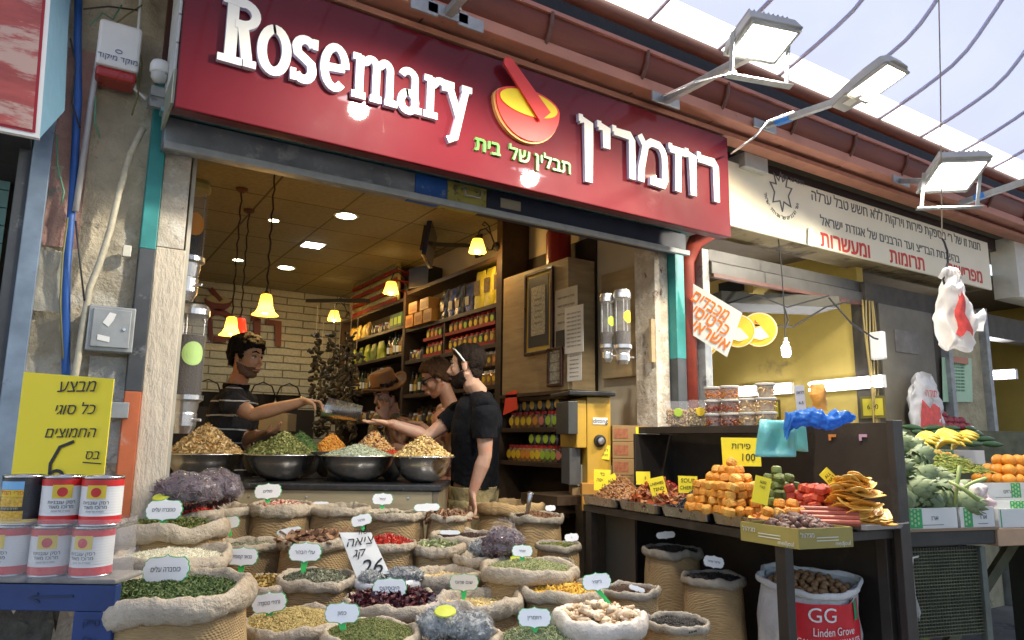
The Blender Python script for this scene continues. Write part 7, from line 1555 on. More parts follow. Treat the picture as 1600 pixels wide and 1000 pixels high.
for (lx, n, yb, z) in ((0, 6, .05, .985), (0, 6, .14, 1.01), (0, 6, .07, 1.05), (0, 6, .18, 1.07), (0, 5, .13, 1.11), (0, 5, .24, 1.13), (-.0, 5, .2, 1.17), (0, 4, .3, 1.19), (0, 4, .26, 1.225), (0, 3, .36, 1.25), (0, 3, .33, 1.28), (0, 2, .42, 1.3)):
 z = .985+(z-.985)*1.22
 for k in range(n):
  o = ar[i] if i < 3 else dup(ar[i % 3], ch=[]); o.location = G(-.06+.62*yb+.088*k+rr.uniform(-.01, .01), yb+rr.uniform(-.012, .012), z+rr.uniform(-.006, .006)-.02*k*(z > 1.05))
  if i > 2 and (proj(o.location)[0] < 1376 or -.06+.62*yb+.088*k > W1*.85): bpy.data.objects.remove(o); i += 1; continue
  dx, dy = rr.choice((-1, 1))*rr.uniform(.6, 1), rr.uniform(-.6, .1); o.rotation_euler = (align((gx*dx+gy*dy+Vector((0, 0, rr.uniform(-.1, .5))))).to_euler()); q = rr.uniform(1.08, 1.32); o.scale = (q,)*3
  tag(o, f'large green artichoke in the heap, {ORD[min(int((z-.98)/.045), 7)]} level up from the honeycomb box', 'artichoke', 'heaped artichokes'); i += 1
print('artichokes left', W1, len([o for o in bpy.data.objects if o.name.startswith('artichoke')]))
ct_ = MB().grid(lambda u, v: tuple(G(W1*.62*u, .02+.5*v, .9+.34*v*(1-.55*u))), 4, 6).build('gap_fill', mat('dark_void'), vt)  # near-black sheet behind the gaps in the artichoke heap
def garlic(seed):
 b = MB(); b.lathe([(0, 0), (.018, .002), (.029, .014), (.028, .026), (.016, .036), (.007, .042), (.005, .05), (0, .052)], 18, jit=lambda a, i, r, z: 1+.09*abs(math.sin(a*3.5+seed)) if z < .03 else 1); return b
m_gar = [mat('garlic_bulb', (.68, .6, .55), .5, var=.12, vs=40, c2=(.5, .3, .3), c2s=20, c2t=.5), mat('garlic_pink', (.56, .42, .41), .5, var=.15, vs=40)]
ga = [garlic(k).build('garlic_bulb', m_gar[k], smooth=True) for k in range(2)]
for i in range(40):
 o = ga[i] if i < 2 else dup(ga[i % 2], ch=[]); f = i % 3
 o.location = G(W1*.6+rr.uniform(0, .34)+.0, .04+rr.uniform(0, .24), .955+.03*f+.06*rr.random()*rr.random()); o.rotation_euler = (rr.uniform(-1.4, 1.4), rr.uniform(-1.4, 1.4), rr.uniform(0, 6)); q = rr.uniform(1.0, 1.3); o.scale = (q,)*3
 tag(o, 'pink white garlic bulb heaped right of the artichokes', 'garlic', 'heaped garlic bulbs')
MB().grid(lambda u, v: tuple(G(W1*.62+.3*u, .02+.27*v, .94+.03*math.sin(v*3))), 3, 4).build('gap_fill', mat('dark_void'), vt)  # near-black sheet below the garlic heap
for k, (a, b__) in enumerate((((1492, 790, 2.6), (1500, 728, 2.62)), ((1482, 752, 2.6), (1530, 782, 2.55)), ((1500, 765, 2.65), (1540, 748, 2.7)))):
 one(MB().tube([atD(*a), (atD(*a)+atD(*b__))/2+Vector((0, 0, .006)), atD(*b__)], [.005, .007, .008], 8), 'garlic_stalk', mat('stalk_green', (.28, .36, .1), .5, var=.2), f'thick green garlic stalk lying across the garlic, {["upright cut", "long sloping", "short upper"][k]} one', 'garlic stalk', smooth=True)
c = G(W1*.62+.5, .52, 1.1); pile('green_beans', 'heap of yellow green beans on the second tier', c, .27, .09, 'oct', (.045, .005, .005), 700, mats('bean_green', [(.26, .3, .05), (.36, .36, .08), (.18, .24, .05)]), cat='vegetable', ry=.55, rot=(0, 0, grz), flat=.3)
c = G(W1*.62+.5, .66, 1.16); pile('yellow_peppers', 'yellow green peppers heaped behind the beans', c, .26, .06, 'ball', (.028, .018, .018), 90, mats('pepper_yellow', [(.5, .35, .06), (.4, .38, .08), (.55, .2, .04)]), cat='vegetable', ry=.4, rot=(0, 0, grz), smooth=True)
ogm = MB().grid(lambda u, v: (.034*math.cos(2*math.pi*u)*math.sin(math.pi*v), .034*math.sin(2*math.pi*u)*math.sin(math.pi*v), -.032*math.cos(math.pi*v)), 16, 10, wrapu=True).build('orange', mat('orange_peel', (.7, .27, .02), .45, var=.1, bump=.3, bs=200), smooth=True)
for i in range(36):
 o = ogm if i == 0 else dup(ogm, ch=[]); l = 0 if i < 20 else (1 if i < 31 else 2); k = i if l == 0 else (i-20 if l == 1 else i-31); nx = (5, 4, 3)[l]
 o.location = G(W1*.62+.86+.064*(k % nx)+.03*l, .42+.06*(k//nx)+.02*l, 1.06+.05*l); tag(o, 'round orange in the pile on the second tier', 'orange', 'piled oranges')
def banana_bunch(seed):
 b = MB(); r2 = random.Random(seed)
 for k in range(6):
  a = -.8+k*.3; pts_ = []
  for t_ in np.linspace(0, 1, 7): q = .17*t_; pts_.append((q*math.cos(a)*.9, q*math.sin(a)*.7+.01*k-.03, .05*math.sin(t_*2.6)+.006*k))
  b.tube(pts_, [.006, .012, .017, .018, .017, .012, .005], 7)
 return b
bnm = [banana_bunch(k).build('banana_bunch', mat('banana', (.62, .46, .05), .45, var=.15, vs=25, c2=(.4, .38, .06), c2s=12, c2t=.6), smooth=True) for k in range(2)]
for i, (x, y, z, a, lb) in enumerate(((.02, .9, 1.21, -1.9, 'banana bunch at left end of the top tier'), (.14, .92, 1.22, -1.4, 'banana bunch second from the left on top tier'), (.3, .9, 1.21, -1.7, 'banana bunch in the middle of the left top box'), (.42, .88, 1.2, -1.1, 'flat banana bunch right of the middle on the top tier'), (.7, .86, 1.2, -1.6, 'banana bunch at left of the right top box'), (.86, .86, 1.22, -1.3, 'banana bunch near the right edge of the frame'), (1.02, .88, 1.21, -1.8, 'banana bunch cut by the right edge'), (.55, .8, 1.17, -.6, 'small banana bunch hanging over the top box'))):
 o = bnm[i] if i < 2 else dup(bnm[i % 2], ch=[]); o.location = G(W1*.62+x, y, z); o.rotation_euler = (.2, -.2, a+grz+.6); tag(o, lb, 'bananas', 'banana bunches')
cu = MB().grid(lambda u, v: (.16*(v-.5), .022*math.cos(2*math.pi*u)*math.sin(math.pi*(.08+.84*v)), .022*math.sin(2*math.pi*u)*math.sin(math.pi*(.08+.84*v))), 10, 8, wrapu=True).build('cucumber', mat('cucumber', (.04, .09, .03), .4, var=.3, vs=30), smooth=True)
for i in range(28):
 o = cu if i == 0 else dup(cu, ch=[]); o.location = G(W1*.62+.75+.17*(i % 7), 1.25+.05*(i//7), 1.25+.035*(i//7)); o.rotation_euler = (0, rr.uniform(-.1, .1), grz+rr.uniform(-.3, .3)); tag(o, 'dark green cucumber in film behind the bananas', 'cucumber', 'stacked cucumbers')
on0 = dup(ogm, ch=[]); on0.data = ogm.data.copy(); on0.name = 'red_onion'; on0.data.materials[0] = mat('red_onion', (.25, .03, .04), .4, var=.2)
for i in range(16):
 o = on0 if i == 0 else dup(on0, ch=[]); o.location = G(W1*.62+1.85+.06*(i % 6), 1.75+.05*(i//6), 1.38+.045*(i//6)); tag(o, 'dark red onion piled left of the black screen', 'onion', 'piled red onions')
MB().bb(W1*.55+.4, 1.5, .95, W1+2.6, 2.1, 1.345).build('step', m_mesh, vt)
# ================================================================ left foreground: cans on the blue table
DT = 1.72
def LF(px, py, d=DT): return atD(px, py, d)
blt = thing('blue_table', 'worn blue painted wooden table with a dark opening, cans stacked on it', 'table', (0, 0, 0))
A = LF(-90, 914); Bq = LF(182, 893); zt_ = (A.z+Bq.z)/2; A.z = Bq.z = zt_
ux = (Bq-A); ux.z = 0; L_ = ux.length; ux.normalize(); uy = Vector((-ux.y, ux.x, 0)); uy = uy if uy.y > 0 else -uy
MT = Matrix((ux, uy, Vector((0, 0, 1)))).transposed().to_4x4(); MT.translation = A
blt.matrix_world = MT; blt.rotation_euler = MT.to_euler()
m_bluew = mat('blue_paint', (.006, .03, .13), .5, var=.3, vs=5, c2=(.012, .06, .2), c2s=7, c2t=.58, c3=(.05, .05, .06), c3s=6, c3t=.66)
MB().bb(-.3, 0, -.012, L_, .13, 0).build('top_plank', mat('worn_plank', (.2, .19, .17), .7, var=.3, vs=8, c2=(.08, .09, .12), c2s=7, c2t=.56), blt, bevel=.004)
MB().bb(-.3, .004, -.075, L_, .03, -.014).build('apron', m_bluew, blt, bevel=.002)
MB().bb(L_-.095, .004, -zt_, L_-.001, .03, -.0755).build('leg', m_bluew, blt, bevel=.002)
MB().bb(-.3, .04, -.45, L_-.1, .25, -.4).build('shelf', m_dark, blt)
tag(MB().grid(lambda u, v: tuple(MT@Vector((-.3+.5*u, .07+.08*v, -.4+.3*v+.07*noise.fractal(Vector((u*9, v*6, 2)), 1, 2, 4)))), 30, 16).build('rubble', mat('rubble', (.08, .075, .06), .9, var=.5, vs=20, bump=2, bs=30), smooth=False), 'heap of dark crumbly clods in the blue table opening', 'soil', kind='stuff')
for tx, x, z in (('סייק', L_-.05, -.1), ('עלי', L_-.052, -.14), ('קקה', L_-.05, -.18)): text(tx, .024, 'scrawl', mat('faded_ink', (.015, .03, .08), .7), blt, Matrix.Translation((x, .002, z)), .0006, rtl=True)
b = MB(); stroke_outline(b, [(L_-.2, -.045), (L_-.1, -.04)], .006, .001, Matrix.Translation((0, .003, 0))); stroke_outline(b, [(L_-.185, -.035), (L_-.205, -.045), (L_-.18, -.055)], .005, .0014, Matrix.Translation((0, .003, 0))); b.build('arrow_mark', mat('faded_ink'), blt)
R_ = .0475; Hc = .119
m_canw = mat('can_white', (.66, .66, .64), .35, var=.05); m_canr = mat('can_red', (.55, .02, .02), .35); m_cank = mat('can_black', (.03, .03, .035), .3); m_cany = mat('can_yellow', (.7, .5, .03), .4)
def can(loc, rz, lab, corn=False):
 t = thing('food_can', lab, 'can', loc, rz, 'stacked food cans')
 MB().lathe([(R_*.93, .006), (R_*1.02, .003), (R_*1.02, 0), (R_*.9, 0), (R_*.9, .006), (0, .006)], 36, caps=False).build('bottom_rim', m_steel, t, smooth=True)
 MB().lathe([(0, Hc-.006), (R_*.9, Hc-.006), (R_*.92, Hc), (R_*1.02, Hc), (R_*1.02, Hc-.004), (R_*.97, Hc-.007)], 36, caps=False).build('top_rim', m_steel, t, smooth=True)
 b = MB(); z = .005; n = 0; pr = []
 rb = lambda z_: R_*(1-.014*(abs(math.sin(z_*math.pi/.0065)) if .028 < z_ < .095 else 0))
 for zz in np.linspace(.005, Hc-.007, 52): pr.append((rb(zz), zz))
 segs = ((0, 9, 0), (9, 43, 1), (43, 51, 0)) if not corn else ((0, 4, 1), (4, 51, 0))
 for a, c, mi in segs: b.lathe(pr[a:c+1], 36, m=mi, caps=False)
 b.build('label', [m_canr, m_canw] if not corn else [m_cank, m_cany], t, smooth=True)
 def cyl(pts2, m, lift, nm):
  mb = MB(); mb.add([((R_+lift)*math.sin(x/R_), -(R_+lift)*math.cos(x/R_), z_) for x, z_ in pts2], [tuple(range(len(pts2)))]); return mb.build(nm, m, t)
 def ctext(tx, sz, z, m, x=0, rtl=True, lift=.0012):
  o = text(tx, sz, 'lettering', m, t, Matrix.Identity(4), .0004, rtl=rtl, maxw=.06)
  for v in o.data.vertices: a = (v.co.x+x)/R_; q = R_+lift; v.co = Vector((q*math.sin(a), -q*math.cos(a), v.co.z+z))
 def strip(x0, x1, z0, z1, m, lift, nm):
  return MB().grid(lambda u, v: ((R_+lift)*math.sin((x0+(x1-x0)*u)/R_), -(R_+lift)*math.cos((x0+(x1-x0)*u)/R_), z0+(z1-z0)*v), 10, 2).build(nm, m, t, smooth=True)
 if not corn:
  strip(-.022, .022, .066, .098, m_cany, .0006, 'yellow_panel')
  MB().grid(lambda u, v: ((R_+.0012)*math.sin(.0115*v*math.cos(2*math.pi*u)/R_), -(R_+.0012)*math.cos(.0115*v*math.cos(2*math.pi*u)/R_), .081+.0115*v*math.sin(2*math.pi*u)), 18, 3, wrapu=True).build('tomato_picture', m_canr, t, smooth=True)
  ctext('רסק עגבניות', .012, .056, m_ink); ctext('מרוכז מאוד', .012, .045, m_ink); ctext('מסורת של איכות', .006, .035, m_greyink)
 else:
  strip(-.03, .03, .085, .105, mat('sky_blue', (.2, .45, .7), .5), .0008, 'sky_panel'); strip(-.032, .03, .068, .0845, m_cany, .001, 'name_panel'); ctext('פרי הגליל', .016, .077, m_redink, lift=.0018)
  strip(-.028, .03, .044, .0675, mat('corn_pic', (.6, .36, .04), .5, var=.4, vs=150), .0009, 'corn_picture'); ctext('תירס גרעינים', .008, .04, m_cream)
  strip(-.033, .033, .01, .034, mat('corn_pic'), .0009, 'corn_heap')
 return t
i = 0; MTi = MT
for rowk in range(2):
 for k, px in enumerate(((12, 75, 140), (20, 84, 147))[rowk]):
  q = LF(px, 870 if rowk == 0 else 790, DT+.05); lp_ = MT.inverted()@q
  w_ = MT@Vector((lp_.x, .055, rowk*(Hc+.0015)))
  lab = [['left tomato paste can of the lower row in cloudy film', 'middle tomato paste can of the lower row in cloudy film', 'right tomato paste can of the lower row'], ['black and yellow sweetcorn can at left of the upper row', 'middle red and white tomato paste can of the upper row', 'right red and white tomato paste can of the upper row']][rowk][k]
  can(w_, MT.to_euler().z+(-.25, .3, .0)[k]+(.1 if rowk else -.1)+.12, lab, corn=(rowk == 1 and k == 0))
fl = MB(); x0_, x1_ = (MT.inverted()@LF(-30, 860, DT)).x, (MT.inverted()@LF(176, 860, DT)).x
pts_ = [(x0_, -.004), (x1_-.03, -.004), (x1_-.004, .02), (x1_, .07), (x1_-.01, .115), (x1_-.04, .125), (x0_, .125)]
def ff(u, v):
 t_ = u*(len(pts_)-1); i = min(int(t_), len(pts_)-2); f = t_-i; p = (pts_[i][0]*(1-f)+pts_[i+1][0]*f, pts_[i][1]*(1-f)+pts_[i+1][1]*f)
 nn = noise.noise(Vector((p[0]*30, p[1]*30, v*9)))*.004; return MT@Vector((p[0]+nn*.5, p[1]+nn, .001+v*(Hc+.018)))
flo = fl.grid(ff, 60, 14).build('shrink_film', mat('cloudy_film', (.7, .7, .7), .2, var=0, alpha=.2, coat=.7, bump=1.5, bs=30), smooth=True); tag(flo, 'cloudy shrink film wrapped round the lower row of cans', 'plastic film')
ysn = thing('yellow_poster', 'yellow poster handwritten in Hebrew with the price 6 behind the cans', 'poster', (0, 0, 0))
q = [LF(37, 581, 2.05), LF(178, 592, 2.02), LF(160, 762, 1.95), LF(15, 762, 1.98)]
plate('sheet', q, .003, m_yellow, ysn)
m_mark = m_ink
for (u, v, tx, sz) in ((.62, .86, 'מבצע', .05), (.62, .66, 'כל סוגי', .044), (.6, .46, 'החמוצים', .042), (.86, .27, 'בס', .036)):
 text(tx, sz, 'handwriting', m_mark, ysn, on(q[3], q[2], q[0], u, v), .0006, rtl=True, shear=.2)
b = MB(); M6 = on(q[3], q[2], q[0], .5, .2, .002)
stroke_outline(b, [(.04, .06), (.0, .045), (-.022, .0), (-.02, -.035)]+arc(.0, -.035, .02, .016, 190, 560, 14), .009, .001, M6); b.build('numeral', m_ink, ysn)
M7 = on(q[3], q[2], q[0], .86, .21, .002); b = MB(); stroke_outline(b, [(-.025, 0), (.03, -.004)], .003, .001, M7); b.build('underline', m_ink, ysn)
one(MB().beam(LF(95, 760, 2.1), Vector((LF(95, 760, 2.1).x, LF(95, 760, 2.1).y, 0)), .03, .03), 'poster_stake', m_wood, 'wooden stake behind the yellow poster', 'stake')
# ================================================================ people
def sm(x, a, b): t = min(1, max(0, (x-a)/(b-a))); return t*t*(3-2*t)
def loft(mb, C_, rx, ry, xdir, n=20, m=0):
 """closed elliptical loft through centres C_, half widths rx along xdir, ry across"""
 vs = []; k = len(C_)
 for i in range(k):
  t = (C_[min(i+1, k-1)]-C_[max(i-1, 0)]).normalized(); x = (xdir-t*xdir.dot(t)).normalized(); y = t.cross(x)
  for j in range(n):
   a = 2*math.pi*j/n; vs.append(C_[i]+x*rx[i]*math.cos(a)+y*ry[i]*math.sin(a))
 fs = [(i*n+j, i*n+(j+1) % n, (i+1)*n+(j+1) % n, (i+1)*n+j) for i in range(k-1) for j in range(n)]
 fs += [tuple(range(n-1, -1, -1)), tuple((k-1)*n+j for j in range(n))]; mb.add(vs, fs, m)
def ell(mb, c, r, M=None):
 def fn(u, v):
  b_ = math.pi*(v*.98+.01-.5); p = Vector((r[0]*math.cos(2*math.pi*u)*math.cos(b_), r[1]*math.sin(2*math.pi*u)*math.cos(b_), r[2]*math.sin(b_)))+Vector(c); return tuple(M@p) if M is not None else tuple(p)
 nu, nv = 18, 12; b0 = len(mb.v); mb.grid(fn, nu, nv, wrapu=True); mb.f += [tuple(b0+j for j in range(nu-1, -1, -1)), tuple(b0+(nv-1)*nu+j for j in range(nu))]; mb.m += [0, 0]
def hand(mb, W, d, n, side, s=1., curl=.25, spread=.12, grip=False):
 d = d.normalized(); n = (n-d*n.dot(d)).normalized(); x = d.cross(n)*side
 loft(mb, [W-d*.02*s, W+d*.02*s, W+d*.06*s, W+d*.095*s], [.026*s, .034*s, .041*s, .037*s], [.02*s, .017*s, .014*s, .011*s], x, 14)
 ln = (.07, .078, .074, .056)
 for k in range(4):
  o = (1.5-k)*.0205*s; p = W+d*.088*s+x*o; dirn = (d+x*(1.5-k)*spread).normalized(); pts_ = [p]; c_ = curl*(1+.15*k)
  for q, f in enumerate((.42, .32, .26)):
   dirn = (dirn*math.cos(c_)+n*math.sin(c_)).normalized(); pts_.append(pts_[-1]+dirn*ln[k]*s*f*(1 if not grip else .9))
  mb.tube(pts_, [.0095*s, .009*s, .0085*s, .0065*s], 10)
 t = (d*.75+x*.75+n*(.25 if not grip else .6)).normalized(); p = W+d*.025*s+x*.026*s
 mb.tube([p-d*.01*s, p+t*.035*s, p+(t+d*.3).normalized()*.062*s, p+(t*.7+d*.7+n*curl).normalized()*.085*s], [.015*s, .0125*s, .0105*s, .0075*s], 10)
def from_eval(o, name, m):
 dg = bpy.context.evaluated_depsgraph_get(); me = bpy.data.meshes.new_from_object(o.evaluated_get(dg)); me.name = name
 bpy.data.objects.remove(o); me.materials.clear(); me.materials.append(m); me.polygons.foreach_set('use_smooth', [True]*len(me.polygons)); return me
def shell(me, name, wfun, th, m, parent, fold=0., fs=12, keep=.02, solid=0.):
 """a garment or hair: the faces of the body where wfun(p) > 0, pushed out along the normal"""
 n = len(me.vertices); co = np.zeros(n*3); no = np.zeros(n*3); me.vertices.foreach_get('co', co); me.vertices.foreach_get('normal', no); co = co.reshape(-1, 3); no = no.reshape(-1, 3)
 w_ = np.array([wfun(Vector(c)) for c in co]); idx = -np.ones(n, int); F = []
 for p in me.polygons:
  if all(w_[v] > keep for v in p.vertices): F.append(tuple(p.vertices))
 used = sorted({v for f in F for v in f});
 if not used: return None
 for k, v in enumerate(used): idx[v] = k
 V = []
 for v in used:
  c = co[v]; t_ = th*w_[v]
  if fold: t_ += fold*w_[v]*(noise.fractal(Vector((c[0]*fs, c[1]*fs, c[2]*fs*.6)), .8, 2.1, 4)+.25)
  V.append(tuple(c+no[v]*max(t_, .0015)))
 b = MB(); b.v = V; b.f = [tuple(int(idx[v]) for v in f) for f in F]; b.m = [0]*len(F)
 o = b.build(name, m, parent, smooth=True)
 if solid: q = o.modifiers.new('solid', 'SOLIDIFY'); q.thickness = solid; q.offset = 1
 return o
def seg_t(p, a, b):
 d = b-a; return max(0, min(1, (p-a).dot(d)/d.dot(d)))
def seg_d(p, a, b): t = seg_t(p, a, b); return (p-(a+(b-a)*t)).length, t
def head_parts(mb, M, s, neck_to, nr=.055, ear=True, fem=False):
 H = lambda p: M@(Vector(p)*s)
 sc3 = Matrix.Diagonal((s, s, s, 1)); Ms = M@sc3
 ell(mb, (0, -.012, .045), (.076, .094, .083), Ms); ell(mb, (0, .026, -.012), (.062, .062, .08), Ms)
 ell(mb, (0, .052, -.09), (.03 if not fem else .024, .026, .024), Ms)
 for sx in (-1, 1):
  mb.tube([H((sx*.056, -.008, -.035)), H((sx*.047, .02, -.075)), H((sx*.02, .05, -.098))], [.022*s, .02*s, .018*s], 10)
  ell(mb, (sx*.036, .058, -.022), (.022, .02, .024), Ms)
  ell(mb, (sx*.011, .094, -.034), (.0085, .009, .008), Ms)
  if ear: ell(mb, (sx*.077, -.008, -.006), (.009, .018, .03), Ms@Matrix.Rotation(-sx*.25, 4, 'Z') if 0 else Ms)
 mb.tube([H((0, .082, .022)), H((0, .097, -.005)), H((0, .112, -.028)), H((0, .1, -.037))], [.008*s, .0085*s, .011*s, .008*s], 10)
 mb.tube([H((-.044, .066, .031)), H((-.02, .082, .034)), H((0, .08, .03)), H((.02, .082, .034)), H((.044, .066, .031))], [.009*s, .011*s, .009*s, .011*s, .009*s], 10)
 mb.tube([H((-.022, .082, -.058)), H((0, .094, -.055)), H((.022, .082, -.058))], [.007*s, .01*s, .007*s], 10)
 mb.tube([H((-.018, .082, -.069)), H((0, .091, -.069)), H((.018, .082, -.069))], [.007*s, .01*s, .007*s], 10)
 mb.tube([H((0, -.025, -.02)), H((0, -.022, -.09)), neck_to], [nr*s, nr*s*.98, nr*s*1.15], 18)
def face_bits(M, s, par, hairm, lipm, brow=True, closed=False):
 sc3 = M@Matrix.Diagonal((s, s, s, 1))
 em_ = mat('eye_white', (.55, .52, .48), .3); ir = mat('eye_dark', (.03, .018, .01), .2)
 for sx in (-1, 1):
  b = MB(); ell(b, (sx*.031, .071, .008), (.0135, .0125, .0085 if not closed else .005), sc3); b.build('eye', em_, par, smooth=True)
  b = MB(); ell(b, (sx*.031, .0785, .008), (.0062, .006, .0062), sc3); b.build('iris', ir, par, smooth=True)
  b = MB(); b.tube([sc3@Vector((sx*.046, .072, .013)), sc3@Vector((sx*.031, .0845, .0175)), sc3@Vector((sx*.015, .079, .011))], .0028*s, 6); b.build('eyelash', ir, par, smooth=True)
  if brow: b = MB(); b.tube([sc3@Vector((sx*.05, .071, .036)), sc3@Vector((sx*.034, .0885, .044)), sc3@Vector((sx*.012, .0935, .036))], [.003*s, .0055*s, .004*s], 8); b.build('eyebrow', hairm, par, smooth=True)
 b = MB(); b.tube([sc3@Vector((-.022, .0885, -.062)), sc3@Vector((0, .103, -.0605)), sc3@Vector((.022, .0885, -.062))], [.003*s, .0062*s, .003*s], 8); b.build('lips', lipm, par, smooth=True)
def hair_w(line, top=.02):
 ys = [p[0] for p in line]; zs = [p[1] for p in line]
 def f(q): return sm(q.z-float(np.interp(q.y, ys, zs)), 0, top)
 return f
def person(name_lab, skin, hd, fwd, up, s, neck, pel, facing, sh, arms, legs=True, sw=.2, chest=.115, fem=False, hands=(), shoes=None, wn=.105, belly=None):
 """hd head centre; neck base; pel pelvis centre; sh = (left, right) shoulders; arms = {'L': (elbow, wrist), 'R': ...}"""
 f = Vector(fwd).normalized(); u = Vector(up); u = (u-f*u.dot(f)).normalized(); x = f.cross(u)
 M = Matrix((x, f, u)).transposed().to_4x4(); M.translation = hd
 t = thing('person', name_lab, 'person', (0, 0, 0)); mb = MB(); head_parts(mb, M, s, neck, .048 if fem else .053, fem=fem)
 fc = Vector(facing).normalized(); lf = Vector((-fc.y, fc.x, 0)).normalized()
 mid = (neck+pel)/2; shc = neck-Vector((0, 0, .03))
 C_ = [pel-Vector((0, 0, .1)), pel, pel+(neck-pel)*.25, pel+(neck-pel)*.45, pel+(neck-pel)*.7, pel+(neck-pel)*.88, neck-Vector((0, 0, .01))]
 k = s
 loft(mb, C_, [.15*k, .168*k, (.15 if not fem else .132)*k, .155*k*(.95 if fem else 1), (sw-.03)*k, (sw-.055)*k, .07*k], [.1*k, .118*k, (belly or .105)*k, .108*k, chest*k, chest*.82*k, .058*k], lf, 24)
 bones = {}
 for sd, S_ in (('L', sh[0]), ('R', sh[1])):
  E_, W_ = arms[sd]; mb.tube([neck-Vector((0, 0, .03)), (neck+S_)/2+Vector((0, 0, -.012)), S_], [.046*k, .05*k, .053*k], 12); q = .84 if fem else 1
  mb.tube([S_, S_+(E_-S_)*.3, S_+(E_-S_)*.75, E_, E_+(W_-E_)*.25, E_+(W_-E_)*.7, W_], [.056*k*q, .052*k*q, .043*k*q, .038*k*q, .042*k*q, .032*k*q, .025*k*q], 16); bones[sd] = (S_, E_, W_)
 for (sd, d, n, side, curl, grip) in hands: hand(mb, arms[sd][1], Vector(d), Vector(n), side, (.92 if fem else 1.02)*k, curl, grip=grip)
 hipz = pel.z-.06
 for sx in (-1, 1):
  a = pel+lf*sx*.088*k-Vector((0, 0, .04)); kn = Vector((a.x, a.y, hipz*.54))+fc*.015; an = Vector((a.x, a.y, .09))-fc*.02
  mb.tube([a, a+(kn-a)*.4, kn, kn+(an-kn)*.3, an], [.092*k, .085*k, .058*k, .056*k, .038*k], 16); loft(mb, [an-fc*.05-Vector((0, 0, .045)), an+Vector((0, 0, -.04)), an+fc*.1-Vector((0, 0, .055)), an+fc*.19-Vector((0, 0, .065))], [.03, .038, .045, .03], [.028, .04, .03, .02], lf, 12)
 o = mb.build('tmp', skin); r = o.modifiers.new('r', 'REMESH'); r.mode = 'VOXEL'; r.voxel_size = .0052; r.use_smooth_shade = True
 sm_ = o.modifiers.new('s', 'SMOOTH'); sm_.factor = .5; sm_.iterations = 3
 me = from_eval(o, 'body', skin); b = bpy.data.objects.new('body', me); col.objects.link(b); b.parent = t
 Mi = M.inverted()
 def hl_(p): return (Mi@p)/s
 return t, me, M, hl_, bones, fc, lf, mid
def skinm(nm, c): return mat(nm, c, .5, var=.1, vs=22, c2=tuple(min(1, q*k_) for q, k_ in zip(c, (1.12, .85, .8))), c2s=9, c2t=.55, bump=.15, bs=160, subs=.08)
HL = [(-.14, -.05), (-.09, -.05), (-.05, -.03), (-.02, .015), (.005, .012), (.012, -.02), (.026, -.02), (.032, .035), (.05, .05), (.07, .066), (.12, .07)]
m_hairb = mat('black_hair', (.01, .008, .007), .7, var=.5, vs=60, bump=1, bs=90, spec=.15); m_hairbr = mat('brown_hair', (.08, .04, .018), .7, var=.3, vs=60, bump=1, bs=90, spec=.15)
m_hairdk = mat('dark_brown_hair', (.016, .01, .007), .7, var=.4, vs=60, bump=1, bs=90, spec=.15)
def hair(me, hl_, par, m, th=.02, line=HL, nz=.006, side=.09, name='hair', extra=None):
 f = hair_w(line)
 def w_(p):
  q = hl_(p)
  if abs(q.x) > side or abs(q.y) > .14 or q.z > .2 or q.z < -.085: return 0
  v = f(q)
  if extra: v *= extra(q)
  return v
 return shell(me, name, w_, th, m, par, nz*1.3, 34)
# ---------------- the man in the black T-shirt
fc = (-rt*.93+fw*.36).normalized(); D_ = 4.15
hd = atD(729, 573, D_); neck = atD(747, 615, D_+.03); pel = atD(741, 772, D_+.05); neck.z -= .0
Ls = atD(757, 640, D_-.17); Rs = atD(731, 636, D_+.17)
LE, LW = atD(758, 712, D_-.2), atD(738, 771, D_-.22)
RE, RW = atD(668, 682, D_+.08), atD(611, 661, D_+.02)
skA = skinm('fair_skin', (.5, .3, .21))
t, me, M, hl_, bn, fcv, lf, mid = person('bearded man in black t-shirt and khaki trousers reaching out an open palm', skA, hd, (-rt*.97+fw*.18+Vector((0, 0, -.03))), (0, 0, 1), 1.0, neck, pel, fc, (Ls, Rs),
 {'L': (LE, LW), 'R': (RE, RW)}, hands=(('L', Vector((0, 0, -1))-rt*.12+rt*.3, -fw*.2+rt*-1, 1, .3, False), ('R', -rt-Vector((0, 0, .02)), Vector((0, 0, 1)), -1, .12, False)), sw=.195, chest=.118, belly=.112)
m_blk = mat('black_cotton', (.006, .0065, .009), .9, spec=.2, var=.2, vs=6, bump=.4, bs=60)
def shirtw(bn, neck, pel, sleeve=.6, hem=0., zneck=.0, lo=None):
 def f(p):
  best = ('T', 9)
  for sd in ('L', 'R'):
   S_, E_, W_ = bn[sd]; d1, t1 = seg_d(p, S_, E_); d2, t2 = seg_d(p, E_, W_)
   if t2 > .97 and (p-W_).length < .24: return 0
   if t1 > .12 and d1 < .066 and d1 <= d2: best = ('A', t1)
   elif d2 < .06 and t2 > .02 and d2 < d1: best = ('F', t2)
  if best[0] == 'F': return 0
  if best[0] == 'A': return 1 if best[1] < sleeve else 0
  if p.z > neck.z+zneck+.0 or (lo if lo is not None else pel.z-.06+hem) > p.z: return 0
  return 1
 return f
sw_ = shirtw(bn, neck, pel, .62, lo=pel.z+.035, zneck=.008)
shell(me, 'tshirt', sw_, .012, m_blk, t, .012, 9, solid=.003)
def pantw(bn, top):
 def f(p):
  if p.z > top or p.z < .09: return 0
  for sd in ('L', 'R'):
   S_, E_, W_ = bn[sd]
   if seg_d(p, E_, W_)[0] < .055 or seg_d(p, W_, W_+(W_-E_)*.9)[0] < .09: return 0
  return 1
 return f
m_khaki = mat('khaki', (.28, .23, .11), .8, var=.15, vs=9, bump=.6, bs=50)
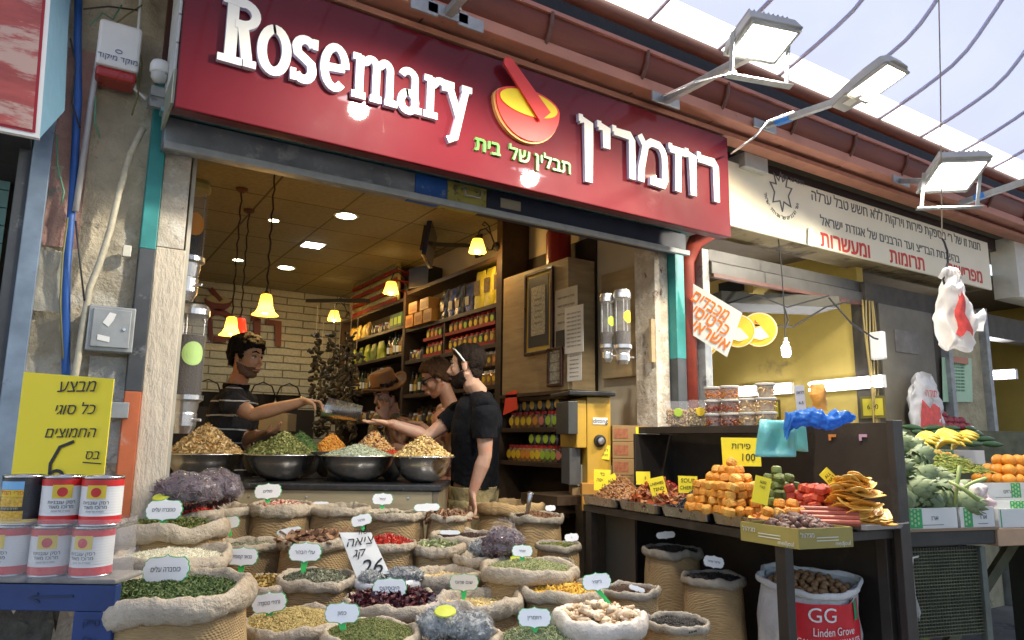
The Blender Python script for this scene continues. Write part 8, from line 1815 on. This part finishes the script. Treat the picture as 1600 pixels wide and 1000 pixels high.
shell(me, 'trousers', pantw(bn, pel.z+.05), .013, m_khaki, t, .014, 10, solid=.003)
m_shoe = mat('dark_shoe', (.03, .025, .02), .5)
shell(me, 'shoes', lambda p: 1 if p.z < .1 else 0, .004, m_shoe, t)
hair(me, hl_, t, m_hairdk, .011, [(-.14, -.075), (-.09, -.08), (-.05, -.07), (-.03, -.02), (-.02, .02), (.0, .022), (.006, -.03), (.026, -.035), (.032, .035), (.05, .052), (.07, .068), (.12, .07)])
def beard(q):
 if q.z > -.02 or q.z < -.13 or q.y < -.006: return 0
 if abs(q.x) < .019 and -.068 < q.z < -.054 and q.y > .07: return 0
 if q.y > .045 and q.z > -.043: return 0
 lim = float(np.interp(q.y, [0, .03, .06, .1], [-.025, -.04, -.047, -.045])); return sm(lim-q.z, 0, .012)*(1 if q.y > .02 or q.z > -.1 else 0)
shell(me, 'beard', lambda p: beard(hl_(p)), .014, m_hairdk, t, .004, 40)
face_bits(M, 1.0, t, m_hairdk, mat('lip_rose', (.42, .15, .12), .45))
sg2 = MB(); H_ = lambda p: M@Vector(p)
for sx in (-1, 1): sg2.tube([H_((sx*.086, -.01, .02)), H_((sx*.088, .015, .055)), H_((sx*.08, .045, .09)), H_((sx*.05, .07, .105))], [.006, .005, .004, .004], 8)
sgo = thing('sunglasses', 'white framed sunglasses pushed up on hair of the bearded man', 'sunglasses'); sg2.build('frame', m_white, sgo, smooth=True)
b = MB()
for sx in (-1, 1): ell(b, (sx*.032, .072, .108), (.026, .006, .018), M@Matrix.Rotation(-.5, 4, 'X')@Matrix.Translation((0, -.045, .03)) if 0 else M)
b.build('lens', m_black, sgo, smooth=True)
# ---------------- the vendor
D_ = 4.42; fc = (rt*.95-fw*.25).normalized()
hd = atD(386, 560, D_); neck = atD(367, 609, D_+.02); pel = atD(352, 757, D_+.1)
Rs = atD(362, 630, D_-.17); Ls = atD(370, 624, D_+.17)
RE, RW = atD(396, 648, D_-.22), atD(476, 627, D_-.2); LE, LW = atD(374, 690, D_+.1), atD(404, 678, D_-.05)
skB = skinm('olive_skin', (.47, .26, .155))
t, me, M, hl_, bn, fcv, lf, mid = person('vendor in black polo shirt with white stripes holding out a steel scoop', skB, hd, (rt*.93-fw*.33+Vector((0, 0, -.1))), (0, 0, 1), 1.03, neck, pel, fc, (Ls, Rs),
 {'L': (LE, LW), 'R': (RE, RW)}, hands=(('R', rt+Vector((0, 0, -.1)), Vector((0, 0, -1))-fw*.2, -1, .75, True), ('L', rt+Vector((0, 0, .12)), Vector((0, 0, 1))+rt*.3, 1, .5, False)), sw=.2)
m_polo = mat('striped_polo', (.013, .013, .018), .85, var=.2, vs=6)
N = m_polo.node_tree; bs_ = N.nodes['Principled BSDF']; tc = N.nodes['Texture Coordinate']; sx_ = N.nodes.new('ShaderNodeSeparateXYZ'); N.links.new(tc.outputs['Object'], sx_.inputs[0])
a1 = N.nodes.new('ShaderNodeMath'); a1.operation = 'MULTIPLY'; a1.inputs[1].default_value = 1/.082; N.links.new(sx_.outputs['Z'], a1.inputs[0])
nn_ = N.nodes.new('ShaderNodeTexNoise'); nn_.inputs['Scale'].default_value = 5; N.links.new(tc.outputs['Object'], nn_.inputs['Vector']); a0 = N.nodes.new('ShaderNodeMath'); a0.operation = 'MULTIPLY_ADD'; a0.inputs[1].default_value = .35; N.links.new(nn_.outputs['Fac'], a0.inputs[0]); N.links.new(a1.outputs[0], a0.inputs[2])
a2 = N.nodes.new('ShaderNodeMath'); a2.operation = 'FRACT'; N.links.new(a0.outputs[0], a2.inputs[0])
a3 = N.nodes.new('ShaderNodeMath'); a3.operation = 'LESS_THAN'; a3.inputs[1].default_value = .1; N.links.new(a2.outputs[0], a3.inputs[0])
mx = N.nodes.new('ShaderNodeMix'); mx.data_type = 'RGBA'; N.links.new(a3.outputs[0], mx.inputs[0]); mx.inputs[6].default_value = (.013, .013, .018, 1); mx.inputs[7].default_value = (.55, .55, .52, 1); N.links.new(mx.outputs[2], bs_.inputs['Base Color'])
shell(me, 'polo_shirt', shirtw(bn, neck, pel, .6, lo=pel.z-.05, zneck=.005), .013, m_polo, t, .013, 8, solid=.003)
shell(me, 'collar', lambda p: 1 if neck.z-.005 < p.z < neck.z+.035 and (p-neck).length < .1 else 0, .012, m_blk, t, .004, 20, solid=.004)
shell(me, 'trousers', pantw(bn, pel.z-.04), .013, mat('dark_jeans', (.02, .025, .04), .8), t, .012, 10, solid=.003)
shell(me, 'shoes', lambda p: 1 if p.z < .1 else 0, .004, m_shoe, t)
hair(me, hl_, t, m_hairb, .026, [(-.14, -.065), (-.09, -.07), (-.05, -.055), (-.026, .005), (-.005, .018), (.006, -.012), (.024, -.012), (.03, .03), (.05, .046), (.07, .06), (.12, .062)], nz=.009)
shell(me, 'stubble', lambda p: beard(hl_(p)), .0022, mat('stubble', (.12, .065, .04), .8, var=.5, vs=160), t, 0)
face_bits(M, 1.03, t, m_hairb, mat('lip_brown', (.3, .1, .07), .45))
ws = atD(508, 632, D_-.2)
scoop('shiny steel scoop held out by the vendor over the bowls', ws, (Matrix((rt*1.0, -fw*-1.0 if 0 else fw, Vector((0, 0, 1)))).transposed()@rotm(.75, .2, 0)).to_euler(), 1.5)
# ---------------- woman with sunglasses
D_ = 4.62; fc = (-rt*.9+fw*.2).normalized()
hd = atD(682, 592, D_); neck = atD(704, 634, D_); pel = atD(706, 768, D_+.05)
Ls = atD(718, 646, D_-.15); Rs = atD(692, 642, D_+.15); LE, LW = atD(700, 700, D_-.15), atD(656, 662, D_-.1); RE, RW = atD(680, 695, D_+.15), atD(640, 668, D_+.1)
skC = skinm('tanned_skin', (.42, .22, .13))
t, me, M, hl_, bn, fcv, lf, mid = person('woman in peach sleeveless top and black sunglasses looking down behind the bearded man', skC, hd, (-rt*.9-fw*.1+Vector((0, 0, -.42))), (0, 0, 1), .98, neck, pel, fc, (Ls, Rs),
 {'L': (LE, LW), 'R': (RE, RW)}, fem=True, hands=(('L', -rt+Vector((0, 0, .08)), Vector((0, 0, 1)), 1, .15, False), ('R', -rt+Vector((0, 0, .0)), Vector((0, 0, 1)), -1, .2, False)), sw=.18)
shell(me, 'peach_top', shirtw(bn, neck, pel, .0, lo=pel.z-.1, zneck=-.03), .01, mat('peach_cloth', (.5, .22, .13), .8, var=.1, bump=.4, bs=50), t, .01, 9, solid=.003)
shell(me, 'skirt', pantw(bn, pel.z-.09), .03, mat('grey_cloth', (.12, .11, .1), .8), t, .01, 9, solid=.003)
hair(me, hl_, t, m_hairbr, .02, [(-.14, -.07), (-.09, -.07), (-.05, -.06), (-.026, -.03), (-.0, -.0), (.015, .0), (.03, .04), (.05, .052), (.07, .064), (.12, .066)])
b = MB(); ell(b, (0, -.115, .02), (.038, .035, .045), M); b.build('hair_bun', m_hairbr, t, smooth=True)
face_bits(M, .98, t, m_hairbr, mat('lip_rose'))
sgw = thing('sunglasses', 'large black sunglasses worn by the woman in the peach top', 'sunglasses'); b = MB()
for sx in (-1, 1): ell(b, (sx*.033, .088, .008), (.03, .01, .021), M);
b.build('lens', mat('black_lens', (.006, .006, .006), .1, coat=1), sgw, smooth=True)
MB().tube([M@Vector((.062, .08, .014)), M@Vector((.078, .04, .016)), M@Vector((.084, -.01, .012))], .004, 6).tube([M@Vector((-.062, .08, .014)), M@Vector((-.078, .04, .016)), M@Vector((-.084, -.01, .012))], .004, 6).build('temple', m_black, sgw, smooth=True)
# ---------------- woman with the hat
D_ = 5.0; fc = (-rt*.55-fw*.6).normalized()
hd = atD(603, 616, D_); neck = atD(614, 652, D_); pel = atD(620, 790, D_+.05)
lf0 = Vector((-fc.y, fc.x, 0)); Ls = neck+lf0*.165-Vector((0, 0, .055)); Rs = neck-lf0*.165-Vector((0, 0, .055))
LE, LW = atD(628, 692, D_-.1), atD(602, 653, D_-.14); RE, RW = atD(580, 704, D_-.05), atD(618, 698, D_-.2)
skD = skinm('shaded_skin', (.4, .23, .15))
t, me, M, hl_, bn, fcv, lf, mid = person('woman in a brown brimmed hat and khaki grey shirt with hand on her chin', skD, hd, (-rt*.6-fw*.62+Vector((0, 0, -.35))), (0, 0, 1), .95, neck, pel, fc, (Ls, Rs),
 {'L': (LE, LW), 'R': (RE, RW)}, fem=True, hands=(('L', Vector((0, 0, 1))-rt*.12, fw*.7-rt*.2, 1, .35, False), ('R', rt*.8+Vector((0, 0, -.1)), fw, -1, .4, False)), sw=.185)
m_shirt = mat('khaki_shirt', (.16, .14, .1), .85, var=.15, vs=8, bump=.5, bs=50)
shell(me, 'shirt', shirtw(bn, neck, pel, 1.1, lo=pel.z-.1, zneck=.005), .016, m_shirt, t, .014, 9, solid=.003)
shell(me, 'trousers', pantw(bn, pel.z-.09), .014, mat('grey_cloth'), t, .01, 9, solid=.003)
hair(me, hl_, t, m_hairdk, .02, [(-.14, -.08), (-.09, -.08), (-.05, -.08), (-.02, -.08), (.0, -.02), (.015, .0), (.03, .04), (.05, .052), (.07, .064), (.12, .066)], side=.1)
face_bits(M, .95, t, m_hairdk, mat('lip_rose'))
ht_ = thing('brimmed_hat', 'brown felt hat with wide curved brim worn by the khaki shirted woman', 'hat'); m_felt = mat('brown_felt', (.24, .12, .045), .85, var=.12, vs=12)
Mh = M@Matrix.Translation((0, -.012, .062))@Matrix.Rotation(-.06, 4, 'X')
b = MB(); n = 40
pr = [(.155, .012), (.152, .0), (.12, -.006), (.092, .0), (.089, .03), (.085, .085), (.075, .105), (.045, .108), (0, .1)]
for i, (r, z) in enumerate(pr):
 for j in range(n):
  a = 2*math.pi*j/n; zz = z+(.028*math.cos(2*a)*-1*(r/.155)**2 if r > .1 else 0)-(.012*abs(math.cos(a)) if z > .1 and r < .06 else 0); b.v.append(tuple(Mh@Vector((r*math.cos(a)*.94, r*math.sin(a)*1.08, zz))))
for i in range(len(pr)-1):
 for j in range(n): b.f.append((i*n+j, i*n+(j+1) % n, (i+1)*n+(j+1) % n, (i+1)*n+j)); b.m.append(0)
o = b.build('crown_and_brim', m_felt, ht_, smooth=True); q_ = o.modifiers.new('s', 'SOLIDIFY'); q_.thickness = .004
MB().lathe([(.0925, .002), (.0915, .022)], 36, R=None, caps=False).build('hat_band', mat('band_dark', (.05, .025, .012), .6), ht_, smooth=True).matrix_world = Mh@Matrix.Diagonal((.955, 1.095, 1, 1))
b = MB()
gq = atD(594, 668, D_-.2)
for k in (0, 1): b.lathe([(0, .004), (.022, .003), (.024, 0), (.022, -.003), (0, -.004)], 18, gq+Vector((0, 0, -.045*k)), align(-fw))
go = thing('hanging_sunglasses', 'dark round sunglasses hanging from the khaki shirt front', 'sunglasses'); b.build('lens', mat('black_lens'), go, smooth=True)
MB().tube([gq+Vector((0, 0, .024)), gq+Vector((.01, 0, .05))], .003, 6).build('temple', m_black, go)
# ================================================================ pieces of parts go one level deeper
SUBOF = {'label': ('body', 'box', 'pouch'), 'lettering': ('board', 'cover', 'name_plate', 'label', 'sheet', 'card', 'sides', 'side'), 'handwriting': ('sheet', 'card'), 'writing': ('picture', 'sheet'), 'iris': ('eye',), 'eyelash': ('eye',),
         'lock': ('door',), 'scroll': ('arm',), 'wall_plate': ('arm', 'bracket'), 'ceiling_rose': ('chain',), 'letter': ('front_panel', 'brick'), 'green_word': ('front_panel',), 'mortar_inside': ('mortar',), 'mortar_edge': ('mortar',),
         'sticker': ('tube', 'film', 'box', 'door'), 'knob_cap': ('knob',), 'glass_frame': ('glass',), 'cooling_fins': ('housing',), 'lens': ('dome',), 'screw': ('cabinet',), 'print': ('box', 'pouch', 'red_print'), 'price': ('face',), 'hat_band': ('crown_and_brim',),
         'honeycomb': ('green_panel',), 'ring_letter': ('board',), 'leaf_emblem': ('board',), 'collar': ('polo_shirt',), 'underline': ('sheet',), 'numeral': ('sheet',), 'line': ('sheet',), 'tomato_picture': ('yellow_panel',), 'yellow_bar': ('fitting',), 'gutter_strap': ('trough',), 'border': ('disc',)}
byp = {}
for o in list(bpy.data.objects):
 if o.parent is not None and o.parent.parent is None and o.parent.type == 'EMPTY': byp.setdefault(o.parent, []).append(o)
I4 = Matrix.Identity(4)
bpy.context.view_layer.update()
for top, ch in byp.items():
 for c in ch:
  base = c.name.split('.')[0]
  for pn in SUBOF.get(base, ()):
   q = [s_ for s_ in ch if s_.name.split('.')[0] == pn and s_ is not c and s_.parent == top and tuple(s_.location) == (0, 0, 0)]
   if q and not c.children: c.parent = q[0]; break
